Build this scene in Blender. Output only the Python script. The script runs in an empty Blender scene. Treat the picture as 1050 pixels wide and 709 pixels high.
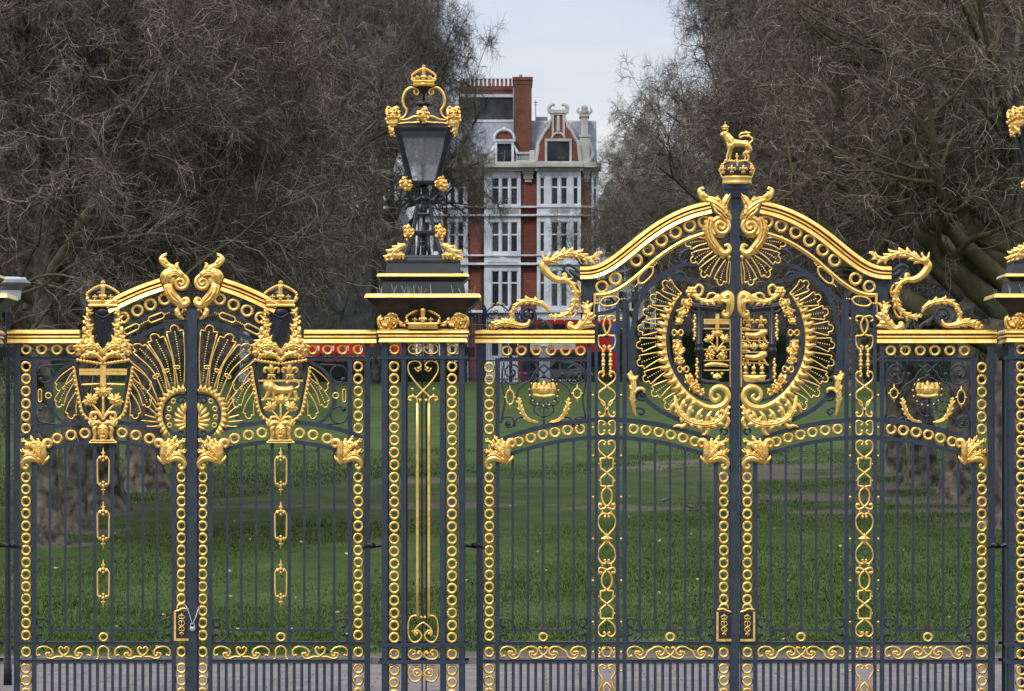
import bpy, math, random
import numpy as np
from mathutils import Vector

random.seed(7)
rng = np.random.default_rng(7)
scene = bpy.context.scene
COL = scene.collection
S = 0.0115            # metres per design unit on the gate plane
CX, HY, CAMZ, CAMD = 525.0, 466.0, 3.0, 60.0
PI = math.pi
OFFY = 0.0

# ------------------------------------------------------------------ materials
def nt(name):
    m = bpy.data.materials.new(name); m.use_nodes = True
    n = m.node_tree.nodes; l = m.node_tree.links
    return m, n, l, n['Principled BSDF']

def noise(n, l, scale, detail=6, rough=0.6, coord='Object', vec=None):
    t = n.new('ShaderNodeTexNoise'); t.inputs['Scale'].default_value = scale
    t.inputs['Detail'].default_value = detail; t.inputs['Roughness'].default_value = rough
    if vec is None:
        c = n.new('ShaderNodeTexCoord'); l.new(c.outputs[coord], t.inputs['Vector'])
    else:
        l.new(vec, t.inputs['Vector'])
    return t

def ramp(n, l, src, stops):
    r = n.new('ShaderNodeValToRGB')
    el = r.color_ramp.elements
    while len(el) < len(stops): el.new(0.5)
    for e, (p, c) in zip(el, stops):
        e.position = p; e.color = (c[0], c[1], c[2], 1)
    l.new(src, r.inputs['Fac'])
    return r

def simple(name, c0, c1, scale=3.0, rough=0.6, metallic=0.0, bump=0.0, bscale=None, spec=0.5, lo=0.35, hi=0.65):
    m, n, l, b = nt(name)
    geo = n.new('ShaderNodeNewGeometry')
    t = noise(n, l, scale, vec=geo.outputs['Position'])
    r = ramp(n, l, t.outputs['Fac'], [(lo, c0), (hi, c1)])
    l.new(r.outputs['Color'], b.inputs['Base Color'])
    b.inputs['Roughness'].default_value = rough
    b.inputs['Metallic'].default_value = metallic
    b.inputs['Specular IOR Level'].default_value = spec
    if bump:
        t2 = noise(n, l, bscale or scale * 6, vec=geo.outputs['Position'])
        bp = n.new('ShaderNodeBump'); bp.inputs['Strength'].default_value = bump
        bp.inputs['Distance'].default_value = 0.01
        l.new(t2.outputs['Fac'], bp.inputs['Height']); l.new(bp.outputs['Normal'], b.inputs['Normal'])
    return m

def gold_mat():
    m, n, l, b = nt('gilding')
    geo = n.new('ShaderNodeNewGeometry')
    t = noise(n, l, 16, vec=geo.outputs['Position'])
    r = ramp(n, l, t.outputs['Fac'], [(0.28, (0.92, 0.47, 0.08)), (0.5, (1.0, 0.655, 0.175)), (0.72, (1.0, 0.76, 0.32))])
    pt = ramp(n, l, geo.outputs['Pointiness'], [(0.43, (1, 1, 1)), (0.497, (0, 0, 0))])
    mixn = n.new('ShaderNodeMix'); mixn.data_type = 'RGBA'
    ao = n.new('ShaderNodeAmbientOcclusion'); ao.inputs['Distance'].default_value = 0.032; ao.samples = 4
    aor = ramp(n, l, ao.outputs['AO'], [(.24, (1, 1, 1)), (.72, (0, 0, 0))])  # occlusion shade in recesses, painted into the gold's colour as bole brown
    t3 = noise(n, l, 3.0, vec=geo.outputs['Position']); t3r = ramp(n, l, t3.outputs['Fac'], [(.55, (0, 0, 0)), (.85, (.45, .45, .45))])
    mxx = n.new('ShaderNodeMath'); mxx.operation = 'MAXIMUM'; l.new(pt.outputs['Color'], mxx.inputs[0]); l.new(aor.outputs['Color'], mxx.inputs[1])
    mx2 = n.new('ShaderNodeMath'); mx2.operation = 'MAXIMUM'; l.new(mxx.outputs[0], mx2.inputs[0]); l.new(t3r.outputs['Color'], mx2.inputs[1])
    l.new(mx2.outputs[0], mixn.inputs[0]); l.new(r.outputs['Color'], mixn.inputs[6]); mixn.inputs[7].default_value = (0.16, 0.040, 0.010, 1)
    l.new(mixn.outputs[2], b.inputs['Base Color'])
    b.inputs['Metallic'].default_value = 0.85
    rr = n.new('ShaderNodeMapRange'); rr.inputs['To Min'].default_value = 0.16; rr.inputs['To Max'].default_value = 0.50
    l.new(t.outputs['Fac'], rr.inputs['Value']); l.new(rr.outputs['Result'], b.inputs['Roughness'])
    t2 = noise(n, l, 60, vec=geo.outputs['Position'])
    bp = n.new('ShaderNodeBump'); bp.inputs['Strength'].default_value = 0.25; bp.inputs['Distance'].default_value = 0.006
    l.new(t2.outputs['Fac'], bp.inputs['Height']); l.new(bp.outputs['Normal'], b.inputs['Normal'])
    return m

M = {}
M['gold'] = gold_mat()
M['bole'] = simple('red_bole_in_the_grooves', (0.10, 0.022, 0.010), (0.16, 0.04, 0.016), 9, 0.7)
M['iron'] = simple('blue_black_ironwork', (0.022, 0.034, 0.055), (0.040, 0.055, 0.082), 9, 0.42, bump=0.12, bscale=50)
def iron_mat():
    m, n, l, b = nt('painted_ironwork')
    geo = n.new('ShaderNodeNewGeometry')
    t = noise(n, l, 7, 8, .7, vec=geo.outputs['Position'])
    r = ramp(n, l, t.outputs['Fac'], [(.28, (.010, .018, .031)), (.5, (.018, .029, .048)), (.68, (.030, .043, .066)), (.80, (.065, .076, .095))])
    mp = n.new('ShaderNodeMapping'); mp.inputs['Scale'].default_value = (22, 22, 1.4); l.new(geo.outputs['Position'], mp.inputs['Vector'])
    t2 = noise(n, l, 1.0, 5, .7, vec=mp.outputs['Vector']); st = ramp(n, l, t2.outputs['Fac'], [(.62, (0, 0, 0)), (.80, (.55, .55, .55))])
    mixn = n.new('ShaderNodeMix'); mixn.data_type = 'RGBA'; l.new(st.outputs['Color'], mixn.inputs[0]); l.new(r.outputs['Color'], mixn.inputs[6]); mixn.inputs[7].default_value = (.070, .062, .058, 1)
    l.new(mixn.outputs[2], b.inputs['Base Color'])
    rr = n.new('ShaderNodeMapRange'); rr.inputs['To Min'].default_value = .25; rr.inputs['To Max'].default_value = .65; l.new(t2.outputs['Fac'], rr.inputs['Value']); l.new(rr.outputs['Result'], b.inputs['Roughness'])
    t4 = noise(n, l, 40, vec=geo.outputs['Position']); bp = n.new('ShaderNodeBump'); bp.inputs['Strength'].default_value = .25; bp.inputs['Distance'].default_value = .006
    l.new(t4.outputs['Fac'], bp.inputs['Height']); l.new(bp.outputs['Normal'], b.inputs['Normal'])
    return m
M['iron'] = iron_mat()
M['black'] = simple('black_ironwork', (0.008, 0.010, 0.014), (0.018, 0.020, 0.026), 9, 0.38, bump=0.1, bscale=50)
M['steel'] = simple('galvanised_steel', (0.35, 0.38, 0.40), (0.55, 0.57, 0.58), 30, 0.4, metallic=0.7)
M['bark'] = simple('plane_bark', (0.075, 0.066, 0.048), (0.24, 0.215, 0.165), 1.6, 0.9, bump=0.6, bscale=9, spec=0.2)
M['trunkbark'] = simple('flaking_trunk_bark', (0.035, 0.032, 0.027), (0.20, 0.175, 0.14), 3.0, 0.95, bump=0.9, bscale=7, spec=0.15, lo=0.38, hi=0.68)
M['moss'] = simple('mossy_bark', (0.040, 0.042, 0.016), (0.15, 0.13, 0.082), 1.1, 0.92, bump=0.6, bscale=9, spec=0.2)
M['twig'] = simple('twigs', (0.042, 0.035, 0.028), (0.26, 0.225, 0.185), 2.2, 0.85, spec=0.2, lo=0.3, hi=0.7)
M['twig2'] = simple('russet_twigs', (0.045, 0.036, 0.029), (0.23, 0.195, 0.16), 2.2, 0.85, spec=0.2, lo=0.3, hi=0.7)
def branch_mat(name, stops, rough=.85):
    m, n, l, b = nt(name)
    geo = n.new('ShaderNodeNewGeometry')
    r = ramp(n, l, geo.outputs['Random Per Island'], stops)
    t = noise(n, l, 3.0, 4, .6, vec=geo.outputs['Position']); tr = ramp(n, l, t.outputs['Fac'], [(.3, (.55, .55, .52)), (.7, (1.25, 1.2, 1.1))])
    mu = n.new('ShaderNodeMix'); mu.data_type = 'RGBA'; mu.blend_type = 'MULTIPLY'; mu.inputs[0].default_value = 1
    l.new(r.outputs['Color'], mu.inputs[6]); l.new(tr.outputs['Color'], mu.inputs[7]); l.new(mu.outputs[2], b.inputs['Base Color'])
    b.inputs['Roughness'].default_value = rough; b.inputs['Specular IOR Level'].default_value = .2
    return m
M['twig'] = branch_mat('grey_brown_twigs', [(0, (.048, .041, .034)), (.5, (.105, .090, .075)), (.80, (.20, .175, .147)), (.96, (.44, .40, .34))])
M['twig2'] = branch_mat('russet_twigs', [(0, (.050, .041, .034)), (.5, (.105, .086, .072)), (.82, (.19, .16, .132)), (.97, (.40, .34, .28))])
M['hazetwig'] = branch_mat('haze_tinted_twigs', [(0, (.085, .078, .072)), (.5, (.155, .142, .130)), (.82, (.25, .23, .21)), (.97, (.40, .37, .34))])  # distance haze painted into a paler twig colour for far crowns
M['bark'] = branch_mat('plane_branch_bark', [(0, (.040, .038, .026)), (.5, (.095, .085, .062)), (1, (.21, .19, .15))])
M['brick'] = simple('red_brick', (0.150, 0.040, 0.026), (0.21, 0.062, 0.040), 0.8, 0.85)
def brick_mat():
    m, n, l, b = nt('sooty_red_brick')
    geo = n.new('ShaderNodeNewGeometry')
    t = noise(n, l, .35, 8, .7, vec=geo.outputs['Position']); t2 = noise(n, l, 5, 3, .6, vec=geo.outputs['Position'])
    r = ramp(n, l, t2.outputs['Fac'], [(.3, (.120, .034, .024)), (.7, (.22, .068, .044))])
    so = ramp(n, l, t.outputs['Fac'], [(.3, (.55, .52, .5)), (.6, (1.05, 1.0, 1.0))])
    sp = n.new('ShaderNodeSeparateXYZ'); l.new(geo.outputs['Position'], sp.inputs[0])
    w = n.new('ShaderNodeMath'); w.operation = 'FRACT'; q = n.new('ShaderNodeMath'); q.operation = 'MULTIPLY'; q.inputs[1].default_value = 6.0; l.new(sp.outputs['Z'], q.inputs[0]); l.new(q.outputs[0], w.inputs[0])
    jt = ramp(n, l, w.outputs[0], [(.78, (1, 1, 1)), (.9, (1.5, 1.9, 2.1))])
    for src in (so, jt):
        mu = n.new('ShaderNodeMix'); mu.data_type = 'RGBA'; mu.blend_type = 'MULTIPLY'; mu.inputs[0].default_value = 1
        l.new(r.outputs[0] if src is so else prev.outputs[2], mu.inputs[6]); l.new(src.outputs['Color'], mu.inputs[7]); prev = mu
    l.new(prev.outputs[2], b.inputs['Base Color']); b.inputs['Roughness'].default_value = .9
    return m
M['brick'] = brick_mat()
M['oldbrick'] = simple('brown_chimney_brick', (.085, .034, .022), (.165, .062, .040), 1.2, .9)
M['stone'] = simple('pale_stone', (0.37, 0.41, 0.45), (0.60, 0.635, 0.67), 0.9, 0.8)
M['oldstone'] = simple('weathered_stone', (0.28, 0.28, 0.26), (0.48, 0.47, 0.43), 0.6, 0.85)
M['slate'] = simple('roof_slate', (0.14, 0.16, 0.20), (0.26, 0.28, 0.33), 1.2, 0.6)
M['lidgrey'] = simple('grey_lamp_lid', (.10, .10, .095), (.17, .17, .16), 6, .6)
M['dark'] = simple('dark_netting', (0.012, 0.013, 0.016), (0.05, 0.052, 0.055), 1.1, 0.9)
M['pot'] = simple('terracotta', (0.20, 0.055, 0.045), (0.36, 0.17, 0.14), 2, 0.8)
M['wood'] = simple('window_paint', (0.50, 0.54, 0.58), (0.60, 0.63, 0.66), 1, 0.5)
def glass_dark():
    m, n, l, b = nt('window_glass')
    geo = n.new('ShaderNodeNewGeometry')
    t = noise(n, l, 0.45, vec=geo.outputs['Position'])
    r = ramp(n, l, t.outputs['Fac'], [(0.4, (0.010, 0.014, 0.016)), (0.7, (0.055, 0.065, 0.075))])
    oi = n.new('ShaderNodeObjectInfo'); cr = ramp(n, l, oi.outputs['Random'], [(.0, (.5, .5, .5)), (.55, (1, 1, 1)), (.8, (1.2, 1.2, 1.2)), (.9, (3, 2.9, 2.7)), (1, (5, 5, 4.6))])
    mu = n.new('ShaderNodeMix'); mu.data_type = 'RGBA'; mu.blend_type = 'MULTIPLY'; mu.inputs[0].default_value = 1
    l.new(r.outputs['Color'], mu.inputs[6]); l.new(cr.outputs['Color'], mu.inputs[7]); l.new(mu.outputs[2], b.inputs['Base Color']); b.inputs['Roughness'].default_value = 0.25; b.inputs['Specular IOR Level'].default_value = .22
    return m
M['pane'] = glass_dark()
def glass_lamp():
    m, n, l, b = nt('lamp_glass')
    out = n['Material Output']
    tr = n.new('ShaderNodeBsdfTransparent'); gl = n.new('ShaderNodeBsdfGlossy'); gl.inputs['Roughness'].default_value = 0.08
    df = n.new('ShaderNodeBsdfDiffuse'); df.inputs['Color'].default_value = (0.55, 0.57, 0.58, 1)
    a = n.new('ShaderNodeMixShader'); a.inputs[0].default_value = 0.16
    l.new(tr.outputs[0], a.inputs[1]); l.new(gl.outputs[0], a.inputs[2])
    c = n.new('ShaderNodeMixShader'); c.inputs[0].default_value = 0.15
    l.new(a.outputs[0], c.inputs[1]); l.new(df.outputs[0], c.inputs[2]); l.new(c.outputs[0], out.inputs['Surface'])
    return m
M['lampglass'] = glass_lamp()
M['red'] = simple('red_paint', (0.52, 0.012, 0.016), (0.60, 0.022, 0.024), 1, 0.3)
M['white'] = simple('white_paint', (0.70, 0.71, 0.72), (0.8, 0.8, 0.8), 1, 0.4)
M['blue'] = simple('blue_panel', (0.03, 0.12, 0.50), (0.04, 0.15, 0.58), 1, 0.4)
M['grey'] = simple('grey_car_paint', (0.13, 0.14, 0.15), (0.17, 0.18, 0.19), 1, 0.3)
M['tyre'] = simple('rubber', (0.012, 0.012, 0.012), (0.025, 0.025, 0.025), 5, 0.8)
M['tail'] = simple('tail_lamp', (0.6, 0.02, 0.02), (0.7, 0.03, 0.03), 5, 0.3)
M['navy'] = simple('navy_iron', (0.012, 0.028, 0.075), (0.022, 0.045, 0.11), 3, 0.5)
M['leaf'] = simple('evergreen_leaves', (0.010, 0.022, 0.010), (0.030, 0.052, 0.022), 1.0, 0.7, spec=0.3)
M['feather'] = simple('pigeon_grey', (0.05, 0.06, 0.08), (0.12, 0.14, 0.18), 20, 0.7)

# ------------------------------------------------------------------ things
def W(x, y, dep=0.0):
    """design units on the gate plane -> metres (dep: towards the viewer)"""
    return Vector(((x - CX) * S, OFFY - dep * S, CAMZ + (HY - y) * S))

def thing(name, label, cat, loc, rz=0.0, group=None):
    o = bpy.data.objects.new(name, None); COL.objects.link(o)
    o.location = loc; o.rotation_euler = (0, 0, rz); o.empty_display_size = 0.3
    tag(o, label, cat, group)
    return o

def tag(o, label, cat, group=None, kind=None):
    if label: o['label'] = label
    if cat: o['category'] = cat
    if group: o['group'] = group
    if kind: o['kind'] = kind
    return o

def world_of(o):
    if o is None: return Vector((0, 0, 0))
    v = Vector(o.location)
    return v + world_of(o.parent)

def link(name, me, parent, loc_world):
    o = bpy.data.objects.new(name, me); COL.objects.link(o)
    o.parent = parent
    o.location = Vector(loc_world) - world_of(parent)
    return o

def copy_tree(o, loc=None):
    r = o.copy(); COL.objects.link(r)
    if loc is not None: r.location = loc
    for ch in list(o.children):
        c = ch.copy(); COL.objects.link(c); c.parent = r
        for g in list(ch.children):
            d = g.copy(); COL.objects.link(d); d.parent = c
    return r

def mesh_np(name, V, F, mat, smooth=True):
    """V (n,3) metres, F list of int arrays (k faces, m corners)"""
    me = bpy.data.meshes.new(name)
    V = np.asarray(V, dtype=np.float32)
    F = [np.asarray(f, dtype=np.int32) for f in F if len(f)]
    me.vertices.add(len(V)); me.vertices.foreach_set('co', V.ravel())
    nl = sum(f.size for f in F); npoly = sum(len(f) for f in F)
    me.loops.add(nl); me.polygons.add(npoly)
    me.loops.foreach_set('vertex_index', np.concatenate([f.ravel() for f in F]))
    tot = np.concatenate([np.full(len(f), f.shape[1], np.int32) for f in F])
    st = np.concatenate([[0], np.cumsum(tot)[:-1]]).astype(np.int32)
    me.polygons.foreach_set('loop_start', st)
    me.polygons.foreach_set('use_smooth', np.full(npoly, smooth, dtype=bool))
    me.update(calc_edges=True); me.validate()
    if mat: me.materials.append(mat)
    return me

JIT = random.Random(99)
MIRROR = [None]       # mirror axis in design units while a handed copy is being built

def catmull(pts, n=8, closed=False):
    P = np.asarray(pts, float)
    if len(P) < 3 and not closed:
        t = np.linspace(0, 1, n + 1)[:, None]
        return P[0] * (1 - t) + P[-1] * t
    if closed: Q = np.vstack([P[-1], P, P[0], P[1]])
    else: Q = np.vstack([2 * P[0] - P[1], P, 2 * P[-1] - P[-2]])
    out = []
    for i in range(1, len(Q) - 2):
        p0, p1, p2, p3 = Q[i - 1], Q[i], Q[i + 1], Q[i + 2]
        for t in np.linspace(0, 1, n, endpoint=False):
            out.append(0.5 * ((2 * p1) + (-p0 + p2) * t + (2 * p0 - 5 * p1 + 4 * p2 - p3) * t * t + (-p0 + 3 * p1 - 3 * p2 + p3) * t ** 3))
    if not closed: out.append(Q[-2])
    return np.array(out)

def interp(vals, n):
    vals = np.atleast_1d(np.asarray(vals, float))
    if len(vals) == 1: return np.full(n, vals[0])
    return np.interp(np.linspace(0, 1, n), np.linspace(0, 1, len(vals)), vals)

class MB:
    """collects shapes in design units (x right, y down, d towards viewer); build() links ONE mesh object"""
    def __init__(s): s.V = []; s.F = []; s.sm = []; s.mi = []; s.n = 0; s.cur = 0
    def add(s, V, F, smooth=True):
        V = np.asarray(V, float)
        for f in F:
            s.F.append([int(i) + s.n for i in f]); s.sm.append(smooth); s.mi.append(s.cur)
        s.V.append(V); s.n += len(V)
        return s
    def box(s, x0, y0, x1, y1, d0, d1):
        V = [(x, y, d) for d in (d0, d1) for y in (y0, y1) for x in (x0, x1)]
        F = [(0, 1, 3, 2), (4, 6, 7, 5), (0, 4, 5, 1), (2, 3, 7, 6), (0, 2, 6, 4), (1, 5, 7, 3)]
        return s.add(V, F, False)
    def stroke(s, pts, w, d=0.0, h=0.85, n=6, sides=8, closed=False, raw=False, cap=True):
        P = np.asarray(pts, float) if raw else catmull([p[:2] for p in pts], n, closed)
        k = len(P); w = interp(w, k); dd = interp(d, k)
        if closed: T = np.roll(P, -1, 0) - np.roll(P, 1, 0)
        else: T = np.gradient(P, axis=0)
        T /= (np.linalg.norm(T, axis=1)[:, None] + 1e-9)
        N = np.stack([-T[:, 1], T[:, 0]], 1)
        a = np.arange(sides) / sides * 2 * PI
        X = P[:, None, :] + N[:, None, :] * (np.cos(a)[None, :, None] * w[:, None, None])
        D = dd[:, None] + np.sin(a)[None, :] * w[:, None] * h
        V = np.concatenate([X, D[:, :, None]], 2).reshape(-1, 3)
        F = []
        m = k if closed else k - 1
        for i in range(m):
            j = (i + 1) % k
            for q in range(sides):
                r = (q + 1) % sides
                F.append((i * sides + q, i * sides + r, j * sides + r, j * sides + q))
        if not closed and cap:
            base = len(V)
            e0 = P[0] - T[0] * w[0] * 0.6; e1 = P[-1] + T[-1] * w[-1] * 0.6
            V = np.vstack([V, [[e0[0], e0[1], dd[0]], [e1[0], e1[1], dd[-1]]]])
            for q in range(sides):
                r = (q + 1) % sides
                F.append((base, r, q)); F.append((base + 1, (k - 1) * sides + q, (k - 1) * sides + r))
        return s.add(V, F, True)
    def poly(s, pts, w, d=0.0, h=0.85, sides=8, sub=3, closed=False):
        """polyline with sharp corners"""
        P = []
        q = list(pts) + ([pts[0]] if closed else [])
        for a, b in zip(q[:-1], q[1:]):
            for t in np.linspace(0, 1, sub, endpoint=False): P.append((a[0] + (b[0] - a[0]) * t, a[1] + (b[1] - a[1]) * t))
        if not closed: P.append(q[-1])
        return s.stroke(P, w, d, h, raw=True, sides=sides, closed=closed)
    def ell(s, cx, cy, d, rx, ry, rd, nu=10, nv=7):
        V = []; F = []
        for j in range(1, nv):
            p = PI * j / nv
            for i in range(nu):
                a = 2 * PI * i / nu
                V.append((cx + rx * math.sin(p) * math.cos(a), cy + ry * math.cos(p), d + rd * math.sin(p) * math.sin(a)))
        for j in range(nv - 2):
            for i in range(nu):
                k = (i + 1) % nu
                F.append((j * nu + i, j * nu + k, (j + 1) * nu + k, (j + 1) * nu + i))
        t = len(V); V += [(cx, cy + ry, d), (cx, cy - ry, d)]
        for i in range(nu):
            k = (i + 1) % nu
            F.append((t, k, i)); F.append((t + 1, (nv - 2) * nu + i, (nv - 2) * nu + k))
        return s.add(V, F, True)
    def ball(s, cx, cy, r, d=0.0): return s.ell(cx, cy, d, r, r, r, 8, 6)
    def sweep(s, pts, prof, n=8, raw=False, smooth=False, closed_prof=True):
        """moulding: prof = (offset to the right-hand normal, depth)"""
        P = np.asarray(pts, float) if raw else catmull(pts, n)
        T = np.gradient(P, axis=0); T /= np.linalg.norm(T, axis=1)[:, None]
        N = np.stack([T[:, 1], -T[:, 0]], 1)      # up when the path runs left to right
        k, m = len(P), len(prof)
        V = []
        for i in range(k):
            for (o, dp) in prof: V.append((P[i, 0] + N[i, 0] * o, P[i, 1] + N[i, 1] * o, dp))
        F = []
        for i in range(k - 1):
            for q in range(m if closed_prof else m - 1):
                r = (q + 1) % m
                F.append((i * m + q, i * m + r, (i + 1) * m + r, (i + 1) * m + q))
        F.append(tuple(range(m))); F.append(tuple((k - 1) * m + q for q in reversed(range(m))))
        return s.add(V, F, smooth)
    def strip(s, pts, w, d0, d1, n=8, raw=False):
        return s.sweep(pts, [(-w / 2, d0), (-w / 2, d1), (w / 2, d1), (w / 2, d0)], n, raw)
    def plate(s, outline, d0, d1, dome=0.0, centre=None):
        O = np.asarray(outline, float); k = len(O)
        c = O.mean(0) if centre is None else np.asarray(centre, float)
        V = [(x, y, d0) for x, y in O] + [(x, y, d1) for x, y in O] + [(c[0], c[1], d1 + dome), (c[0], c[1], d0)]
        F = []
        for i in range(k):
            j = (i + 1) % k
            F.append((i, j, k + j, k + i)); F.append((k + i, k + j, 2 * k)); F.append((j, i, 2 * k + 1))
        return s.add(V, F, False)
    def loft(s, cx, levels, cd=0.0, smooth=False):
        """stack of square sections: (y, half width x[, half depth])"""
        V = []; F = []
        for L in levels:
            y, hx = L[0], L[1]; hd = L[2] if len(L) > 2 else hx
            V += [(cx - hx, y, cd - hd), (cx + hx, y, cd - hd), (cx + hx, y, cd + hd), (cx - hx, y, cd + hd)]
        k = len(levels)
        for i in range(k - 1):
            for q in range(4):
                r = (q + 1) % 4
                F.append((i * 4 + q, i * 4 + r, (i + 1) * 4 + r, (i + 1) * 4 + q))
        F.append((3, 2, 1, 0)); F.append(tuple((k - 1) * 4 + q for q in range(4)))
        return s.add(V, F, smooth)
    def lathe(s, cx, prof, cd=0.0, seg=14, smooth=True):
        V = []; F = []
        for (y, r) in prof:
            for i in range(seg):
                a = 2 * PI * i / seg
                V.append((cx + r * math.cos(a), y, cd + r * math.sin(a)))
        for j in range(len(prof) - 1):
            for i in range(seg):
                k = (i + 1) % seg
                F.append((j * seg + i, j * seg + k, (j + 1) * seg + k, (j + 1) * seg + i))
        F.append(tuple(range(seg))); F.append(tuple((len(prof) - 1) * seg + i for i in reversed(range(seg))))
        return s.add(V, F, smooth)
    def beam(s, p, q, r, sides=6, r2=None):
        p = np.asarray(p, float); q = np.asarray(q, float); r2 = r if r2 is None else r2
        t = q - p; t /= np.linalg.norm(t)
        a = np.cross(t, (0.3, 0.2, 1.0) if abs(t[2]) < 0.9 else (1, 0, 0)); a /= np.linalg.norm(a); b = np.cross(t, a)
        V = []
        for c, rr in ((p, r), (q, r2)):
            for i in range(sides):
                u = 2 * PI * (i + .5) / sides
                V.append(c + a * math.cos(u) * rr + b * math.sin(u) * rr)
        F = [(i, (i + 1) % sides, sides + (i + 1) % sides, sides + i) for i in range(sides)]
        F += [tuple(reversed(range(sides))), tuple(range(sides, 2 * sides))]
        return s.add(V, F, sides > 4)
    def build_each(s, name, mat, parent, remesh=0.0, gap=0.6):
        """like build(), but shapes that do not touch become objects of their own"""
        ends = np.cumsum([len(v) for v in s.V]); k = len(ends)
        B = [(v.min(0) - gap, v.max(0) + gap) for v in s.V]; g = list(range(k))
        def root(i):
            while g[i] != i: i = g[i]
            return i
        for i in range(k):
            for j in range(i):
                if root(i) != root(j) and (B[i][0] <= B[j][1]).all() and (B[j][0] <= B[i][1]).all(): g[root(i)] = root(j)
        who = np.searchsorted(ends, [f[0] for f in s.F], side='right')
        for r_ in sorted(set(root(i) for i in range(k))):
            m = MB(); mem = [i for i in range(k) if root(i) == r_]; off = {}
            for i in mem: off[i] = m.n; m.V.append(s.V[i]); m.n += len(s.V[i])
            for f, sm, mi, w in zip(s.F, s.sm, s.mi, who):
                if w in off: m.F.append([v - (ends[w] - len(s.V[w])) + off[w] for v in f]); m.sm.append(sm); m.mi.append(mi)
            m.build(name, mat, parent, remesh)
    def build(s, name, mat, parent, remesh=0.0, scale=None, label=None):
        V = np.vstack(s.V).copy(); F = s.F
        if MIRROR[0] is not None:
            V[:, 0] = 2 * MIRROR[0] - V[:, 0]
            F = [f[::-1] for f in F]
        Wd = np.stack([(V[:, 0] - CX) * S, OFFY - V[:, 2] * S, CAMZ + (HY - V[:, 1]) * S], 1)
        c = (Wd.max(0) + Wd.min(0)) / 2
        Wd -= c
        me = bpy.data.meshes.new(name)
        me.from_pydata(Wd.tolist(), [], F)
        me.polygons.foreach_set('use_smooth', s.sm); me.polygons.foreach_set('material_index', s.mi)
        me.update()
        o = link(name, me, parent, c)
        fix_normals(me)
        if remesh:
            md = o.modifiers.new('r', 'REMESH'); md.mode = 'VOXEL'; md.voxel_size = remesh * S; md.use_smooth_shade = True
            dg = bpy.context.evaluated_depsgraph_get()
            new = bpy.data.meshes.new_from_object(o.evaluated_get(dg))
            o.modifiers.clear(); o.data = new; new.name = name; me = new
        me.materials.clear()
        for q in (mat if isinstance(mat, (list, tuple)) else [mat]): me.materials.append(q)
        if label: o['label'] = label
        return o

import bmesh
def fix_normals(me):
    bm = bmesh.new(); bm.from_mesh(me)
    bmesh.ops.recalc_face_normals(bm, faces=bm.faces)
    bm.to_mesh(me); bm.free()

def mx(x): return 2 * MIRROR[0] - x if MIRROR[0] is not None else x

_shared = {}
def shared(key, fn, mat):
    if key not in _shared:
        save = MIRROR[0]; MIRROR[0] = None
        mb = MB(); fn(mb)
        V = np.vstack(mb.V)
        me = bpy.data.meshes.new(key); me.from_pydata(np.stack([V[:, 0] * S, -V[:, 2] * S, -V[:, 1] * S], 1).tolist(), [], mb.F)
        me.polygons.foreach_set('use_smooth', mb.sm); me.update(); fix_normals(me); me.materials.append(mat)
        _shared[key] = me; MIRROR[0] = save
    return _shared[key]

def ring(parent, x, y, ro=5.8, ri=3.2, d=0.6, name='gilt_ring'):
    key = 'ring_%.2f_%.2f' % (ro, ri)
    def fn(mb):
        R, w = (ro + ri) / 2, (ro - ri) / 2
        P = [(R * math.cos(a), R * math.sin(a)) for a in np.arange(28) / 28 * 2 * PI]
        mb.sweep(P + P[:1], [(-w * 1.08, -1.2), (-w * 1.08, .3), (-w * .72, 1.05), (0, 1.3), (w * .72, 1.05), (w * 1.08, .3), (w * 1.08, -1.2)], raw=True, smooth=True)
    o = link(name, shared(key, fn, M['gold']), parent, W(mx(x) + JIT.uniform(-.16, .16), y + JIT.uniform(-.16, .16), d))
    o.rotation_euler = (JIT.uniform(-.05, .05), JIT.uniform(0, 6.28), JIT.uniform(-.05, .05)); q = JIT.uniform(.98, 1.02); o.scale = (q, q, q)
    return o

def stud(parent, x, y, r=1.5, d=3.0, name='stud'):
    key = 'stud_%.2f' % r
    return link(name, shared(key, lambda mb: mb.ball(0, 0, r), M['gold']), parent, W(mx(x), y, d))

def rot(v, deg):
    a = math.radians(deg); c, q = math.cos(a), math.sin(a)
    return np.array((v[0] * c - v[1] * q, v[0] * q + v[1] * c))

def spiral(cx, cy, r0, a0, turns, r1, n=None):
    n = n or max(8, int(abs(turns) * 18))
    out = []
    for i in range(n + 1):
        t = i / n; a = math.radians(a0 + 360 * turns * t); r = r0 + (r1 - r0) * t
        out.append((cx + r * math.cos(a), cy + r * math.sin(a)))
    return out

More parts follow.
